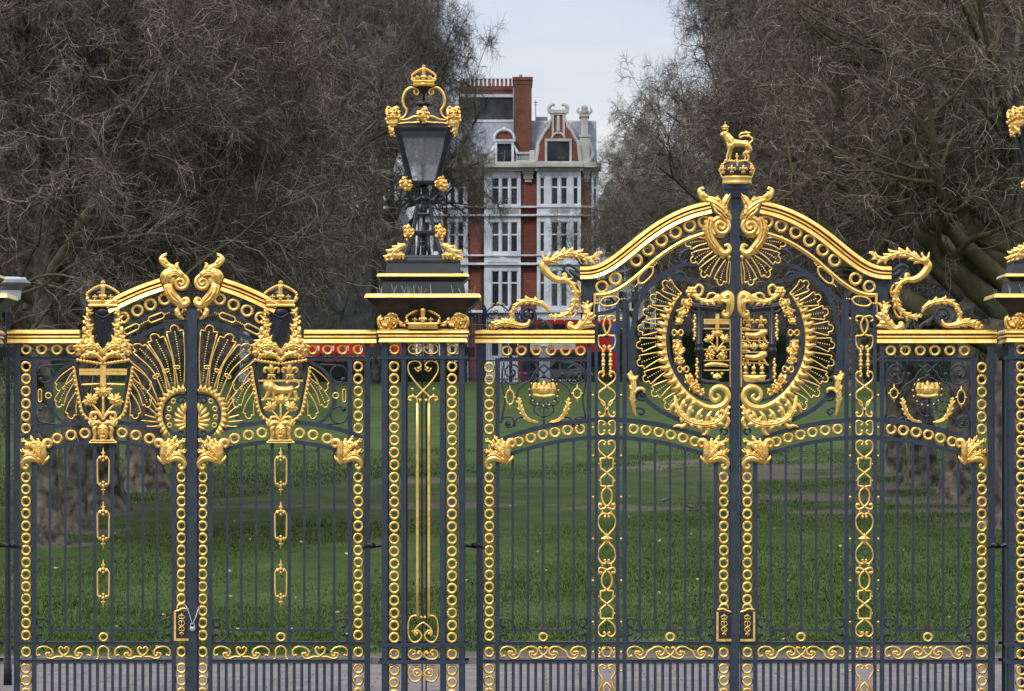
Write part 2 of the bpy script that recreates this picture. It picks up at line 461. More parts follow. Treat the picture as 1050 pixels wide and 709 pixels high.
def acanthus(mb, pts, w, d=3.0, nl=6, ll=2.2, side=0, fan=42, curl=55, h=0.8, seed=1, main=1.0, dl=0.4):
    rr = random.Random(seed)
    Sp = catmull(pts, 8); k = len(Sp); wv = interp(w, k); dv = interp(d, k)
    mb.stroke(Sp, wv * 0.80 * main, dv, h * .8, raw=True)
    T = np.gradient(Sp, axis=0); T /= np.linalg.norm(T, axis=1)[:, None]
    N = np.stack([-T[:, 1], T[:, 0]], 1)
    # veins along the leaf
    for o in (-.42, 0, .42): mb.stroke(Sp[1:-2] + N[1:-2] * (wv[1:-2] * o)[:, None], wv[1:-2] * .22, dv[1:-2] + wv[1:-2] * (.62 if o == 0 else .5), 1.0, raw=True, sides=6)
    for i in range(nl):
        for sd in ((-1, 1) if side == 0 else (side,)):
            t = (i + rr.uniform(.35, .75)) / (nl + 0.2); q = min(k - 1, int(t * (k - 1)))
            L = (ll * 1.7) * wv[q] * rr.uniform(0.8, 1.2)
            p = Sp[q] + N[q] * wv[q] * .25 * sd; u = T[q]; f0 = fan * .62
            a = rot(u, sd * f0 * rr.uniform(.8, 1.1)); b = rot(u, sd * (f0 + curl * 0.4)); c = rot(u, sd * (f0 + curl * 1.1))
            P = [p - u * L * .3, p + a * L * 0.35, p + a * L * 0.45 + b * L * 0.28, p + a * L * 0.45 + b * L * 0.28 + c * L * 0.26]
            ww = max(wv[q], 0.9)
            mb.stroke(P, [ww * .34, ww * .52, ww * .40, ww * .10], [dv[q], dv[q] + dl * ww, dv[q] + dl * ww * .9, dv[q] - dl * ww * .3], h, n=4)
    return mb

def palmette(mb, cx, cy, ang, size, nrays=7, spread=150, w=1.4, d=3.0):
    for i in range(nrays):
        f = i / (nrays - 1) - 0.5
        a = ang + f * spread
        L = size * (1 - 0.35 * abs(f) * 2)
        u = np.array((math.cos(math.radians(a)), math.sin(math.radians(a))))
        c = rot(u, f * 90)
        p = np.array((cx, cy))
        mb.stroke([p, p + u * L * .55, p + u * L * .8 + c * L * .12, p + u * L * .85 + c * L * .28], [w * .5, w, w * 1.05, w * .5], [d, d + 1.5, d + 1.8, d + .6], 0.8, n=4)
    return mb

def lump(mb, cx, cy, rx, ry, d=4.0, seed=1, n=11, face=True):
    """lion-like mask: a face in a thick mane of tumbling locks (or, without a face, a knot of leaves)"""
    rr = random.Random(seed)
    mb.ell(cx, cy + ry * .05, d, rx * .74, ry * .78, rx * .55)
    for i in range(int(n * 2.1)):
        a = rr.uniform(0, 2 * PI); f = math.sqrt(rr.uniform(.30 if face else .05, 1.0))
        p = np.array((cx + rx * .86 * f * math.cos(a), cy + ry * .86 * f * math.sin(a)))
        tdir = a + rr.choice((-1, 1)) * rr.uniform(.7, 1.5)
        u = np.array((math.cos(tdir), math.sin(tdir))); v = np.array((math.cos(a), math.sin(a)))
        L = rx * rr.uniform(.34, .62); dd = d + rx * (.62 - .5 * f) + rr.uniform(-.3, .5)
        k = rr.choice((-1, 1))
        mb.stroke([p - u * L * .5, p + v * L * .16, p + u * L * .42, p + u * L * .5 + rot(u, 80 * k) * L * .25], [rx * .07, rx * rr.uniform(.13, .2), rx * .15, rx * .06], [dd - .3, dd + rx * .14, dd + rx * .1, dd - .2], 0.9, n=4)
    if face:
        mb.ell(cx, cy + ry * .1, d + rx * .35, rx * .44, ry * .5, rx * .42)
        mb.stroke([(cx, cy - ry * .25), (cx, cy + ry * .15)], [rx * .08, rx * .15], d + rx * .74, 0.9)
        for q in (-1, 1):
            mb.stroke([(cx + q * rx * .06, cy - ry * .2), (cx + q * rx * .24, cy - ry * .28), (cx + q * rx * .36, cy - ry * .14)], rx * .08, d + rx * .66, 0.9)
            mb.ell(cx + q * rx * .16, cy + ry * .26, d + rx * .7, rx * .14, ry * .11, rx * .1)
        mb.stroke([(cx - rx * .16, cy + ry * .44), (cx, cy + ry * .48), (cx + rx * .16, cy + ry * .44)], rx * .06, d + rx * .6)
    return mb

def beads(mb, pts, r, n, d=3.0, r1=None):
    P = catmull(pts, 10); seg = np.concatenate([[0], np.cumsum(np.linalg.norm(np.diff(P, axis=0), axis=1))])
    for i in range(n):
        q = seg[-1] * i / max(1, n - 1)
        rad = r if r1 is None else r + (r1 - r) * i / max(1, n - 1)
        mb.ball(np.interp(q, seg, P[:, 0]), np.interp(q, seg, P[:, 1]), rad, d)
    return mb

def lobe(mb, B, T, wb, ws, wt, r=0.75, d=2.0, bead=True, notch=6.0, bend=0.0):
    """one wire lobe of a shell fan: base B, tip T, half widths at base / shoulder / tip"""
    B = np.array(B, float); T = np.array(T, float); u = T - B; L = np.linalg.norm(u); u /= L; n = np.array((-u[1], u[0]))
    def at(f, o): return B + u * f + n * (o + bend * math.sin(PI * min(1, f / L)))
    for q in (-1, 1):
        mb.stroke([at(0, q * wb), at(L * .45, q * (wb + ws) * .52), at(L - notch, q * ws)], r, d, 1, n=5, sides=6)
        mb.stroke([at(L - notch, q * ws), at(L - notch * .75, q * ws * .95), at(L - notch * .8, q * wt)], r, d, 1, n=3, sides=6)
    arc = [at(L - notch * .8, -wt)] + [at(L - wt + wt * math.sin(a), -wt * math.cos(a)) for a in np.linspace(0.1, PI - .1, 9)] + [at(L - notch * .8, wt)]
    mb.stroke(arc, r, d, 1, n=2, sides=6)
    if bead: beads(mb, [at(L * .12, 0), at(L * .5, 0), at(L - notch * .9, 0)], r * .75, max(4, int(L / 3.0)), d, r * 1.15)
    return mb

CORN = [(0, 0), (0, 7.0), (.35, 7.4), (4.3, 6.0), (4.5, 5.4), (4.5, 3.0), (5.3, 3.0), (5.4, 7.4), (6.0, 8.2), (7.6, 7.2), (8.3, 6.2), (8.35, 3.4), (9.1, 3.4), (9.2, 8.2), (9.9, 9.0), (11.6, 8.6), (13.0, 7.4), (13.6, 6.4), (13.6, 0)]
def groove_strips(mb, path, k, raw_d):
    """the red bole left showing in the two grooves of a gilt cornice"""
    mb.cur = 1
    for o, d in ((4.9, 3.2), (8.72, 3.6)):
        mb.sweep(path, [((o - .36) * k, d - .6), ((o - .36) * k, d), ((o + .36) * k, d), ((o + .36) * k, d - .6)], raw=True)
    mb.cur = 0
def cornice(mb, pts, n=8, back=-5.0, k=1.0, raw=False):
    prof = [(o * k, dp if dp > 0 else back) for o, dp in CORN]
    P = np.asarray(pts, float) if raw else catmull(pts, n)
    mb.sweep(P, prof, raw=True); groove_strips(mb, P, k, 0)
    return mb
# ------------------------------------------------------------------ ornament shared by all leaves
def bracket(parent, x, y, sx=1):
    """gilt acanthus corner bracket spreading up from its foot; (x, y) = the top ring of the stile"""
    mb = MB()
    f = lambda px, py: (x + sx * px, y + py)
    g = lambda L: [f(*p) for p in L]
    mb.ell(*f(11, -10), 3.2, 6.5, 6.5, 2.0)
    # lower scroll that turns down into the ring column
    mb.stroke(g([(18, -4), (12, -7), (6, -9), (0, -8), (-3.6, -3.6), (-2.6, .6), (.8, 1.6), (2.4, -1.2), (.4, -2.6)]), [2.2, 3.4, 3.8, 3.4, 2.8, 2.3, 1.9, 1.5, 1.0], [4, 5.4, 6, 6, 5.6, 5, 5, 5.4, 6], .8)
    mb.stroke(g([(15, -7), (6, -12.6), (-1, -11.4), (-5, -7)]), [.6, .9, .9, .5], [7.4, 8.4, 8.6, 7.6], .9, sides=6)
    # leaf strands sweeping up to the stile
    acanthus(mb, g([(18, -4), (11, -10), (3, -14.5), (-5.5, -17)]), [2.4, 3.6, 3.8, 1.6], 4.6, nl=5, ll=.8, seed=51, fan=40, curl=40)
    mb.ell(*f(1, -14), 2.4, 5.5, 5, 2); mb.ell(*f(4, -21), 2.8, 6.5, 6, 2)
    acanthus(mb, g([(18, -4), (13, -14), (5, -22.5), (-4.5, -28.5)]), [2.4, 3.4, 3.4, 1.3], 5.6, nl=5, ll=.95, seed=52, fan=40, curl=40)
    acanthus(mb, g([(18.5, -4), (15, -15), (10, -24), (5, -32)]), [2.4, 3.2, 3.0, 1.1], 5.4, nl=5, ll=.95, seed=53, fan=40, curl=40)
    acanthus(mb, g([(18, -5), (17, -16), (14, -25), (12.6, -29.5)]), [2.2, 2.8, 2.2, .9], 5.0, nl=4, ll=.9, seed=54, fan=40, curl=40)
    # curled tip on the arch side
    mb.stroke(g([(16, -4), (18.4, -13), (18.4, -21), (20.4, -26.5), (24.6, -27), (26, -23.4), (23.6, -20.6), (21.2, -22.6)]), [2.6, 3.6, 3.4, 3.0, 2.6, 2.2, 1.8, 1.1], [5, 7, 7.4, 7.2, 6.6, 6.2, 6.2, 7], .85)
    mb.stroke(g([(17, -3.5), (20, -6), (23, -9), (24, -11.6)]), [2.2, 2.2, 1.6, .6], 5, .85)
    return mb.build('corner_bracket', M['gold'], parent, remesh=0.36)

def iron_c(parent, x, y, r, sx):
    """C-scroll with ball ends against a stile"""
    mb = MB()
    P = [(x + sx * 2, y - r), (x + sx * (r * .7), y - r * .95), (x + sx * (r + 3), y - r * .45), (x + sx * (r + 4), y), (x + sx * (r + 3), y + r * .45), (x + sx * (r * .7), y + r * .95), (x + sx * 2, y + r)]
    mb.stroke(P, 1.0, 0, 1.2, n=5, sides=6)
    for q in (-1, 1):
        mb.stroke([(x + sx * 2, y + q * r), (x + sx * .2, y + q * r * .75), (x + sx * 1.6, y + q * r * .42), (x + sx * 4, y + q * r * .36)], 1.0, 0, 1.2, n=4, sides=6)
        mb.ball(x + sx * 4, y + q * 4, 2.3, 0.5)
    return mb.build('base_scroll', M['iron'], parent)

def bars(parent, xs, top, bot, w=2.5):
    for x in xs:
        t = top(x) if callable(top) else top
        mb = MB(); mb.box(x - w / 2, t, x + w / 2, bot(x) if callable(bot) else bot, -1.4, 1.4)
        mb.build('bar', M['iron'], parent)

def stile(parent, x0, x1, y0, y1, d=3.1, name='stile', mat='iron'):
    mb = MB(); mb.box(x0, y0, x1, y1, -d, d)
    return mb.build(name, M[mat], parent)

def rail(parent, x0, x1, y0, y1, d=2.6, name='rail'):
    mb = MB(); mb.box(x0, y0, x1, y1, -d, d)
    mb.box(x0 + .3, y0 - .5, x1 - .3, y0 + .4, -d - 1.1, d + 1.1)
    return mb.build(name, M['iron'], parent)

def mirrored(P, c): return [(2 * c - x, y) for x, y in P]

def frieze_wide(parent, cx, y=669.5, k=1.0):
    """scrolling gilt frieze, about 90 wide"""
    mb = MB(); w = 1.1
    z = lambda L: [(cx + (px - 543) / 9.545 * k, y + (py - 188) / 9.545) for px, py in L]
    A = z([(160, 232), (135, 225), (121, 185), (140, 145), (190, 127), (240, 137), (270, 165), (268, 200), (240, 212), (215, 192)])
    B = z([(235, 182), (208, 175), (202, 205), (225, 238), (260, 245), (300, 225), (325, 175), (355, 155), (400, 130), (450, 130), (486, 160), (480, 197), (445, 212), (425, 195)])
    C = z([(440, 182), (412, 180), (410, 212), (440, 242), (490, 240), (530, 222), (570, 190), (588, 150), (575, 133), (556, 142)])
    for L in (A, B, C):
        mb.stroke(L, w, 2.0, 1.1, n=5, sides=6); mb.stroke(mirrored(L, cx), w, 2.0, 1.1, n=5, sides=6)
    for p, r in (((160, 220), 1.7), ((235, 180), 1.9), ((440, 180), 1.9), ((527, 142), 1.2)):
        q = z([p])[0]; mb.ball(q[0], q[1], r, 2.6); mb.ball(2 * cx - q[0], q[1], r, 2.6)
    return mb.build('scroll_frieze', M['gold'], parent)

def frieze_small(parent, cx, y=669.5):
    mb = MB(); w = 1.1
    z = lambda L: [(cx + px, y + py) for px, py in L]
    A = z([(-25, 3.5), (-28, 2), (-27.5, -3.5), (-22, -6.4), (-15, -5), (-11.5, -1), (-13, 3), (-16, 2)])
    B = z([(-15, 0), (-18.5, 1), (-17, 5), (-12, 5.8), (-7, 4), (-2, 4), (3.5, .5), (5, -4), (3, -6), (1, -5)])
    C = z([(-16, -1), (-9, -6), (-4, -5)])
    for L in (A, B):
        mb.stroke(L, w, 2.0, 1.1, n=5, sides=6); mb.stroke(mirrored(L, cx), w, 2.0, 1.1, n=5, sides=6)
    for p, r in (((-25, 2.5), 1.6), ((-15.2, .5), 1.7), ((-1.2, -4.5), 1.1)):
        q = z([p])[0]; mb.ball(q[0], q[1], r, 2.6); mb.ball(2 * cx - q[0], q[1], r, 2.6)
    return mb.build('scroll_frieze', M['gold'], parent)

def column_motifs(parent, cx, pier=False):
    """tall gilt column of knots between the two inner uprights"""
    def sym(strokes, balls=(), w=1.15, name='gilt_knot', polys=()):
        mb = MB()
        for P in strokes:
            Q = [(cx + a, b) for a, b in P]
            mb.stroke(Q, w, 1.5, 1.1, n=6, sides=6); mb.stroke(mirrored(Q, cx), w, 1.5, 1.1, n=6, sides=6)
        for P in polys:
            Q = [(cx + a, b) for a, b in P]
            mb.poly(Q, w, 1.5, 1.1, sides=6); mb.poly(mirrored(Q, cx), w, 1.5, 1.1, sides=6)
        for a, b, r in balls:
            mb.ball(cx + a, b, r, 2.0)
            if a: mb.ball(cx - a, b, r, 2.0)
        return mb.build(name, M['gold'], parent)
    sym([[(-7.5, 329.5), (-9.3, 328), (-8, 325), (-4, 324.2), (1, 326.5), (3.6, 333), (2.5, 339), (0, 343)]], [(-7.3, 329.5, 1.2)])
    sym([[(0, 343), (-4, 344.5), (-8.3, 345), (-9.2, 350), (-7.5, 356), (-3, 359), (-1.6, 356.5), (-3.4, 354.6)]], [(-3.2, 355.5, 1.4)])
    mb = MB()
    for q in (-1, 1):
        for yy, r in ((361, 1.4), (364.5, 2.1), (368, 1.4), (371, 2.2), (374.5, 2.1), (378, 1.4), (381, 1.6)):
            mb.ell(cx + q * 3.8, yy, 1.5, r, r * 1.25, r)
        mb.stroke([(cx + q * 3.8, 358), (cx + q * 3.8, 384)], .6, 1.5, sides=6)
    mb.build('bead_drop', M['gold'], parent)
    sym([[(-4, 386.5), (-3, 383.5), (-6.5, 381.5), (-9.2, 385), (-8, 390), (0, 396.5), (7.5, 402), (9, 406.5), (6.5, 411.5)]], [(-4.2, 386, 1.4)])
    sym([[(-7.5, 410), (-5.5, 413), (0, 421), (3, 426.5), (7, 427.5), (8.8, 424.5), (7, 422.5)], [(-7.5, 410), (-3, 413), (-2, 419), (0, 423.5)]], [(-7.2, 424, 1.3)])
    sym([[(-3.2, 436.5), (-1.6, 434), (-4.5, 431.8), (-8.2, 432.6), (-9.2, 439), (-8.2, 445), (-4.5, 446), (-2, 443.6), (-3.6, 441.4)]], [(-3.2, 435.8, 1.3), (-2.6, 442, 1.5)])
    for f in (lambda v: v, lambda v: 2 * 552.4 - v):
        g = lambda L: [(a, f(b)) for a, b in L]
        sym([g([(-2.6, 456.5), (-1.4, 453.6), (-5, 452), (-9, 456), (-8, 462.5), (0, 470)])], [(-2.6, f(456), 1.4)])
        sym([], [(-8.2, f(475.8), 1.0), (-8.2, f(493), 1.0)], polys=[g([(0, 470), (-6.6, 470.3), (-6.6, 480), (0, 485.2), (6.6, 490.6), (6.6, 498.4), (0, 499.4)])])
        sym([g([(0, 499.4), (-4.4, 504), (-5.4, 510), (-3.6, 516), (1, 520.4), (6.6, 522.4), (9, 519), (7.2, 516.6), (5, 518)])], [(-4.6, f(524.8), 1.1), (-7, f(518), 1.2)])
        sym([g([(-2.4, 529.5), (-1, 527.4), (-5, 527), (-9.2, 533), (-8, 541), (-3, 547), (0, 551)])], [(-1.9, f(530.2), 1.4)])
    mb = MB()
    mb.plate([(cx + r * math.cos(a), 552.4 + r * math.sin(a)) for a, r in [(i * PI / 4, (6.2 if i % 2 == 0 else 3.0)) for i in range(8)]], 1.5, 3.0, 1.6)
    mb.ball(cx, 552.4, 1.6, 4.6)
    mb.build('rosette', M['gold'], parent)
    sym([[(-7.5, 664.5), (-8.5, 667.5), (-6, 669.5), (-4.5, 664.8), (0, 664), (4, 666), (4.6, 669), (3, 672.8), (-1, 674)], [(-7.5, 674.5), (-8.5, 671.5), (-6, 669.5)]], [(-7.6, 664.8, 1.5), (-7.6, 674, 1.5)], w=.95)
    sym([[(-3, 686), (-1.2, 683.6), (-5, 681.8), (-9, 685), (-8, 691), (-5, 696), (-6, 703), (-9, 709)]], [(-2.8, 685.8, 1.4)])
    sym([[(0, 700), (-4, 706), (0, 715), (-6, 722)]])

# ------------------------------------------------------------------ charges
def fleur(mb, cx, cy, s, d=4.0):
    mb.stroke([(cx, cy - s), (cx - s * .05, cy - s * .3), (cx, cy + s * .45)], [.2 * s, .28 * s, .12 * s], d + .6, .7)
    for q in (-1, 1):
        mb.stroke([(cx + q * s * .08, cy + s * .3), (cx + q * s * .3, cy - s * .25), (cx + q * s * .68, cy - s * .38), (cx + q * s * .82, cy - s * .02), (cx + q * s * .62, cy + s * .1)], [.1 * s, .16 * s, .18 * s, .14 * s, .08 * s], d, .8)
        mb.stroke([(cx + q * s * .08, cy + s * .4), (cx + q * s * .3, cy + s * .62), (cx + q * s * .42, cy + s * .8)], [.1 * s, .1 * s, .05 * s], d, .8)
    mb.stroke([(cx - s * .4, cy + s * .4), (cx + s * .4, cy + s * .4)], .1 * s, d + .8)
    mb.stroke([(cx, cy + s * .45), (cx, cy + s * .9)], [.14 * s, .05 * s], d)

MAPLE = [(0, -1), (.18, -.62), (.4, -.72), (.34, -.3), (.7, -.52), (.78, -.34), (1.05, -.3), (.82, .02), (.9, .16), (.42, .42), (.46, .6), (.06, .52), (.05, .95)]
def maple(mb, cx, cy, s, ang=0, d=4.0):
    P = MAPLE + [(-x, y) for x, y in reversed(MAPLE) if x > 0.001]
    a = math.radians(ang)
    O = [(cx + s * (x * math.cos(a) - y * math.sin(a)), cy + s * (x * math.sin(a) + y * math.cos(a))) for x, y in P]
    mb.plate(O, d - .6, d + .4, s * .28, (cx, cy))
    for t in (-55, 0, 55):
        u = rot((math.sin(a), -math.cos(a)), t)
        mb.stroke([(cx, cy + .2 * s), (cx + u[0] * s * .7, cy + u[1] * s * .7)], [.12 * s, .04 * s], d + s * .22, .8, n=4, sides=6)

def sprig(mb, cx, cy, s, d=4.0):
    """three maple leaves on curling stems"""
    maple(mb, cx, cy - s * .55, s * .64, 0, d); maple(mb, cx - s * .86, cy + s * .08, s * .62, -28, d); maple(mb, cx + s * .86, cy + s * .08, s * .62, 28, d)
    mb.stroke([(cx, cy - s * .2), (cx, cy + s * 1.2)], .09 * s, d, 1)
    for q in (-1, 1):
        mb.stroke([(cx + q * .75 * s, cy + .4 * s), (cx + q * .3 * s, cy + .9 * s), (cx, cy + 1.3 * s)], .08 * s, d, 1)
        mb.stroke([(cx, cy + 1.5 * s), (cx + q * .35 * s, cy + 1.0 * s), (cx + q * .8 * s, cy + 1.0 * s), (cx + q * .85 * s, cy + 1.35 * s), (cx + q * .55 * s, cy + 1.4 * s), (cx + q * .55 * s, cy + 1.2 * s)], [.08 * s, .12 * s, .14 * s, .13 * s, .1 * s, .09 * s], d + .3, 1)

def walking_lion(mb, cx, cy, w, d=4.0):
    k = w / 24.0
    f = lambda L: [(cx + a * k, cy + b * k) for a, b in L]
    mb.stroke(f([(-7, -2), (-2, 0), (4, 0), (8, -.5)]), [3.4 * k, 2.8 * k, 2.4 * k, 2.6 * k], d, .8)
    mb.ell(cx - 9.5 * k, cy - 3 * k, d + .8 * k, 2.9 * k, 2.9 * k, 2.4 * k)
    mb.ell(cx - 7 * k, cy - 2 * k, d + .3 * k, 3.6 * k, 3.9 * k, 2.6 * k)
    for a, b in ((-8, -11.5), (-5, -4.5), (7, 5), (9.5, 11)):
        mb.stroke(f([(a, 1), ((a + b) / 2, 4), (b, 6.6), (b - 1.6, 6.9)]), [1.5 * k, 1.1 * k, .9 * k, .9 * k], d, .9)
    mb.stroke(f([(10, -1), (12.5, -3), (11, -6.5), (6, -6), (4, -5)]), [.8 * k, .7 * k, .7 * k, .8 * k, 1.1 * k], d, .9)

def crown_top(mb, cx, y0, y1, hw, d=4.0, dep=None):
    """open arched crown: y0 top, y1 bottom of its rim"""
    H = y1 - y0; dep = dep or hw * .55
    rim = [(y1, hw * .86), (y1 - H * .06, hw * .92), (y1 - H * .10, hw * .84), (y1 - H * .18, hw * .86), (y1 - H * .22, hw * .95), (y1 - H * .26, hw * .9)]
    for (ya, ra), (yb, rb) in zip(rim[:-1], rim[1:]):
        mb.loft(cx, [(ya, ra, dep * ra / hw), (yb, rb, dep * rb / hw)], d)
    for q in (-1, 1):
        beads(mb, [(cx + q * hw * .9, y1 - H * .30), (cx + q * hw * 1.0, y1 - H * .48), (cx + q * hw * .84, y1 - H * .60), (cx + q * hw * .42, y1 - H * .76), (cx, y1 - H * .86)], hw * .085, 12, d + dep * .25)
        mb.stroke([(cx + q * hw * .9, y1 - H * .28), (cx + q * hw * .98, y1 - H * .48), (cx + q * hw * .82, y1 - H * .59), (cx + q * hw * .4, y1 - H * .74), (cx, y1 - H * .84)], hw * .075, d + dep * .2)
        mb.ball(cx + q * hw * .95, y1 - H * .3, hw * .14, d + dep * .4)
        fleur(mb, cx + q * hw * .48, y1 - H * .36, H * .11, d + dep * .8)
    mb.stroke([(cx, y1 - H * .26), (cx, y1 - H * .55), (cx, y1 - H * .82)], [hw * .13, hw * .14, hw * .17], d + dep * .8, .8)
    for q in (-1, 1): mb.stroke([(cx, y1 - H * .42), (cx + q * hw * .2, y1 - H * .40)], [hw * .1, hw * .13], d + dep * .85)
    mb.ball(cx, y1 - H * .86, H * .06, d)
    mb.stroke([(cx, y1 - H * .9), (cx, y0)], [hw * .05, hw * .08], d)
    mb.stroke([(cx - hw * .12, y0 + H * .05), (cx + hw * .12, y0 + H * .05)], hw * .06, d)
    return mb

# ------------------------------------------------------------------ narrow pair
def narrow_leaf(label, arms, mirror, post):
    MIRROR[0] = 197.0 if mirror else None
    T = thing('gate_leaf', label, 'gate', W(mx(288), 727, 0), group='gilded iron gate leaves')
    BOT = 727
    # frame
    stile(T, 202.6, 204.0, 330, BOT, 2.9)
    stile(T, 213.6, 217.8, 474, BOT)
    stile(T, 356.6, 361.2, 369, BOT)
    stile(T, 373.6, 379.6, 352.5, BOT, 3.3)
    if post: stile(T, 191.6, 201.8, 318, BOT, 6.0, 'meeting_post')
    rail(T, 313, 373.2, 366.2, 369.8)
    rail(T, 217.9, 373.4, 658.6, 661.8); rail(T, 217.9, 373.4, 676.8, 680.0)
    rail(T, 217.9, 373.4, 722, 725)
    mb = MB(); mb.strip([(213.8, 466.5), (235, 460.2), (262, 454.8), (288, 453.0), (314, 454.8), (341, 460.2), (361.5, 466.5)], 4.0, -2.2, 2.2); mb.build('arch_rail', M['iron'], T)
    mb = MB(); mb.strip([(204.2, 450.5), (225, 441.5), (255, 435.2), (288, 433.0), (321, 435.2), (351, 441.5), (373, 450)], 4.4, -2.4, 2.4); mb.build('arch_rail', M['iron'], T)
    low = lambda x: 453 + (x - 288) ** 2 * .0025 + 1.5
    bars(T, [233, 247.5, 262.6, 312, 327, 342.7], low, 645.4)
    bars(T, [279, 296.7], low, 658.2, 3.4)
    mb = MB(); mb.box(231, 645.2, 345, 647.4, -1.7, 1.7); mb.build('lower_rail', M['iron'], T)
    iron_c(T, 218, 646.5, 12, 1); iron_c(T, 356.4, 646.5, 12, -1)
    bars(T, np.arange(224.2, 352, 7.75), 680.0, 722, 3.0)
    # rings
    for k in range(11 if mirror else 14): ring(T, 207.8, 489.7 + 12.47 * k)
    for k in range(14): ring(T, 367.4, 489.7 + 12.47 * k)
    for x in (207.8, 367.4):
        for yy in (668.9, 685.6, 698.2, 710.7): ring(T, x, yy)
    for k in range(6): ring(T, 367.4, 376.2 + 12.7 * k)
    for x in (320.3, 335.9, 351.3, 367.4): ring(T, x, 358.7)
    for x, y in ((240.6, 450), (254.8, 446.5), (268.8, 444.2), (307, 444.4), (321, 446.5), (335.5, 450)): ring(T, x, y)
    ring(T, 288, 653.6, 5.2, 2.9)
    for x, y in ((225.3, 306.8), (239.6, 312.6), (253.2, 318.8), (267.8, 326.2)): ring(T, x, y, 6.6, 3.9)
    frieze_small(T, 247.6); frieze_small(T, 328.4)
    mb = MB(); mb.stroke([(281, 676), (282.8, 674.4), (283, 666), (288, 662.6), (293, 666), (293.2, 674.4), (295, 676)], 1.0, 2, 1.1); mb.build('omega_scroll', M['gold'], T)
    bracket(T, 207.8, 479, 1); bracket(T, 367.4, 479, -1)
    # cornice
    mb = MB(); cornice(mb, [(312, 352.2), (386, 352.2)], 1); mb.build('cornice', [M['gold'], M['bole']], T)
    mb = MB(); cornice(mb, [(226, 298.4), (243, 304.2), (259, 311.0), (275, 318.6), (281, 321.5)], 6, k=.98); mb.build('raking_cornice', [M['gold'], M['bole']], T)
    mb = MB(); mb.strip([(202.5, 317.2), (222, 318.6), (246, 327.2), (270, 339.2), (282, 345)], 4.0, -2.1, 2.1); mb.build('raking_rail', M['iron'], T)
    mb = MB(); mb.strip([(202.5, 329.8), (222, 332.4), (244, 341.4), (262, 351.5)], 4.2, -2.0, 2.0); mb.build('raking_rail', M['iron'], T)
    mb = MB()
    for (cx, cy, a, L) in ((233.4, 326.0, 21, 8.8), (259, 337.8, 26, 8.8)):
        u = np.array((math.cos(math.radians(a)), math.sin(math.radians(a)))); n = np.array((-u[1], u[0])); c = np.array((cx, cy))
        mb.poly([c - u * L, c - u * (L - 2) + n * 3, c + u * (L - 2) + n * 3, c + u * L, c + u * (L - 2) - n * 3, c - u * (L - 2) - n * 3], .9, 2.5, closed=True)
        beads(mb, [c - u * (L + 5), c - u * (L + 1)], .9, 3, 2.5); beads(mb, [c + u * (L + 1), c + u * (L + 5)], .9, 3, 2.5)
    mb.build_each('link_band', M['gold'], T)
    # top volute by the meeting post
    mb = MB()
    mb.ell(208.6, 290, 3.4, 8.2, 8.4, 3.4)
    mb.stroke(spiral(208.2, 290.4, 8.2, -60, -1.75, 1.2, 36), [2.4, 2.2, 1.9, 1.6, 1.2], [5.4, 6.2, 6.6, 7.2, 8.0], .95, raw=True)
    mb.stroke([(226, 291), (224, 283), (217, 278.6), (210, 280.6)], [3.4, 5.2, 4.8, 2.6], [4, 5.6, 6.4, 6], .7)
    for k_ in (0, 3.2, 6.2): mb.stroke([(226.5 - k_ * .7, 291), (222 - k_ * .5, 282.6 + k_ * .3), (214.5, 278.2 + k_ * .6), (207 + k_ * .2, 282 + k_ * .4)], [.8, 1.2, 1.1, .7], [8.4, 9.8, 9.8, 8.8], .8)
    mb.ell(219, 288, 4, 7, 7, 3)
    mb.stroke([(222, 292), (219.5, 300), (214, 307), (207, 312.6), (201.6, 311), (202.2, 306.8), (206, 307)], [5.6, 6.0, 5.4, 4.4, 3.2, 2.4, 1.4], [5, 6.5, 6.5, 6, 6, 6, 6], .7)
    for k_ in (-2.4, 1.6): mb.stroke([(221 + k_, 294), (218.4 + k_, 301), (213.4 + k_ * .7, 307.6 + k_ * .4), (207, 312)], [.9, 1.2, 1.1, .8], [10, 10.6, 10, 8.6], .8)
    mb.stroke([(209, 315), (212, 319), (210, 324), (205, 328)], [1.2, 3.2, 3, 1], [4, 5.5, 5.5, 4], .8)
    mb.stroke([(203, 319), (205, 317), (207, 321)], [1, 1.6, 1], 5)
    acanthus(mb, [(207, 283), (215, 276), (224, 271.5), (228.6, 267), (227, 263), (222.6, 260)], [4.2, 4.4, 3.8, 3.0, 2.2, 1.0], [7, 6, 5, 5, 5, 5], nl=5, ll=1.3, side=-1, fan=35, curl=60, seed=5)
    mb.build('acanthus_volute', M['gold'], T, remesh=0.42)
    # peacock fan beside the post
    mb = MB()
    arc = [(203, 400.5), (211, 401), (220, 405), (226.5, 412.5), (229.2, 422), (228.6, 433), (224.5, 441), (219.5, 446.5)]
    mb.stroke(arc, [2.3, 2.6, 2.6, 2.6, 2.6, 2.5, 2.2, .8], 4.0, .8)
    A = catmull(arc, 6); Tn = np.gradient(A, axis=0); Tn /= np.linalg.norm(Tn, axis=1)[:, None]
    for i in range(2, len(A) - 3, 3):
        n = np.array((Tn[i][1], -Tn[i][0])); v = rot(n, 24); mb.stroke([A[i] - n * 1.0, A[i] + n * 2.2, A[i] + n * 3.6 + v * 2.0], [1.5, 2.1, 1.0], [5, 5.4, 3.4], .8, n=3, sides=6)
    mb.build('sunburst_arc', M['gold'], T, remesh=0.4)
    mb = MB()
    lobe(mb, (208, 398), (215.8, 333.8), 2.8, 8.6, 4.2, bend=-1.5, notch=8)
    lobe(mb, (216.5, 400), (237.3, 343), 2.6, 8.8, 4.4, bend=-4.0, notch=8)
    lobe(mb, (223.5, 405), (256, 353.5), 2.2, 7.6, 4.2, bend=-6.5, notch=8)
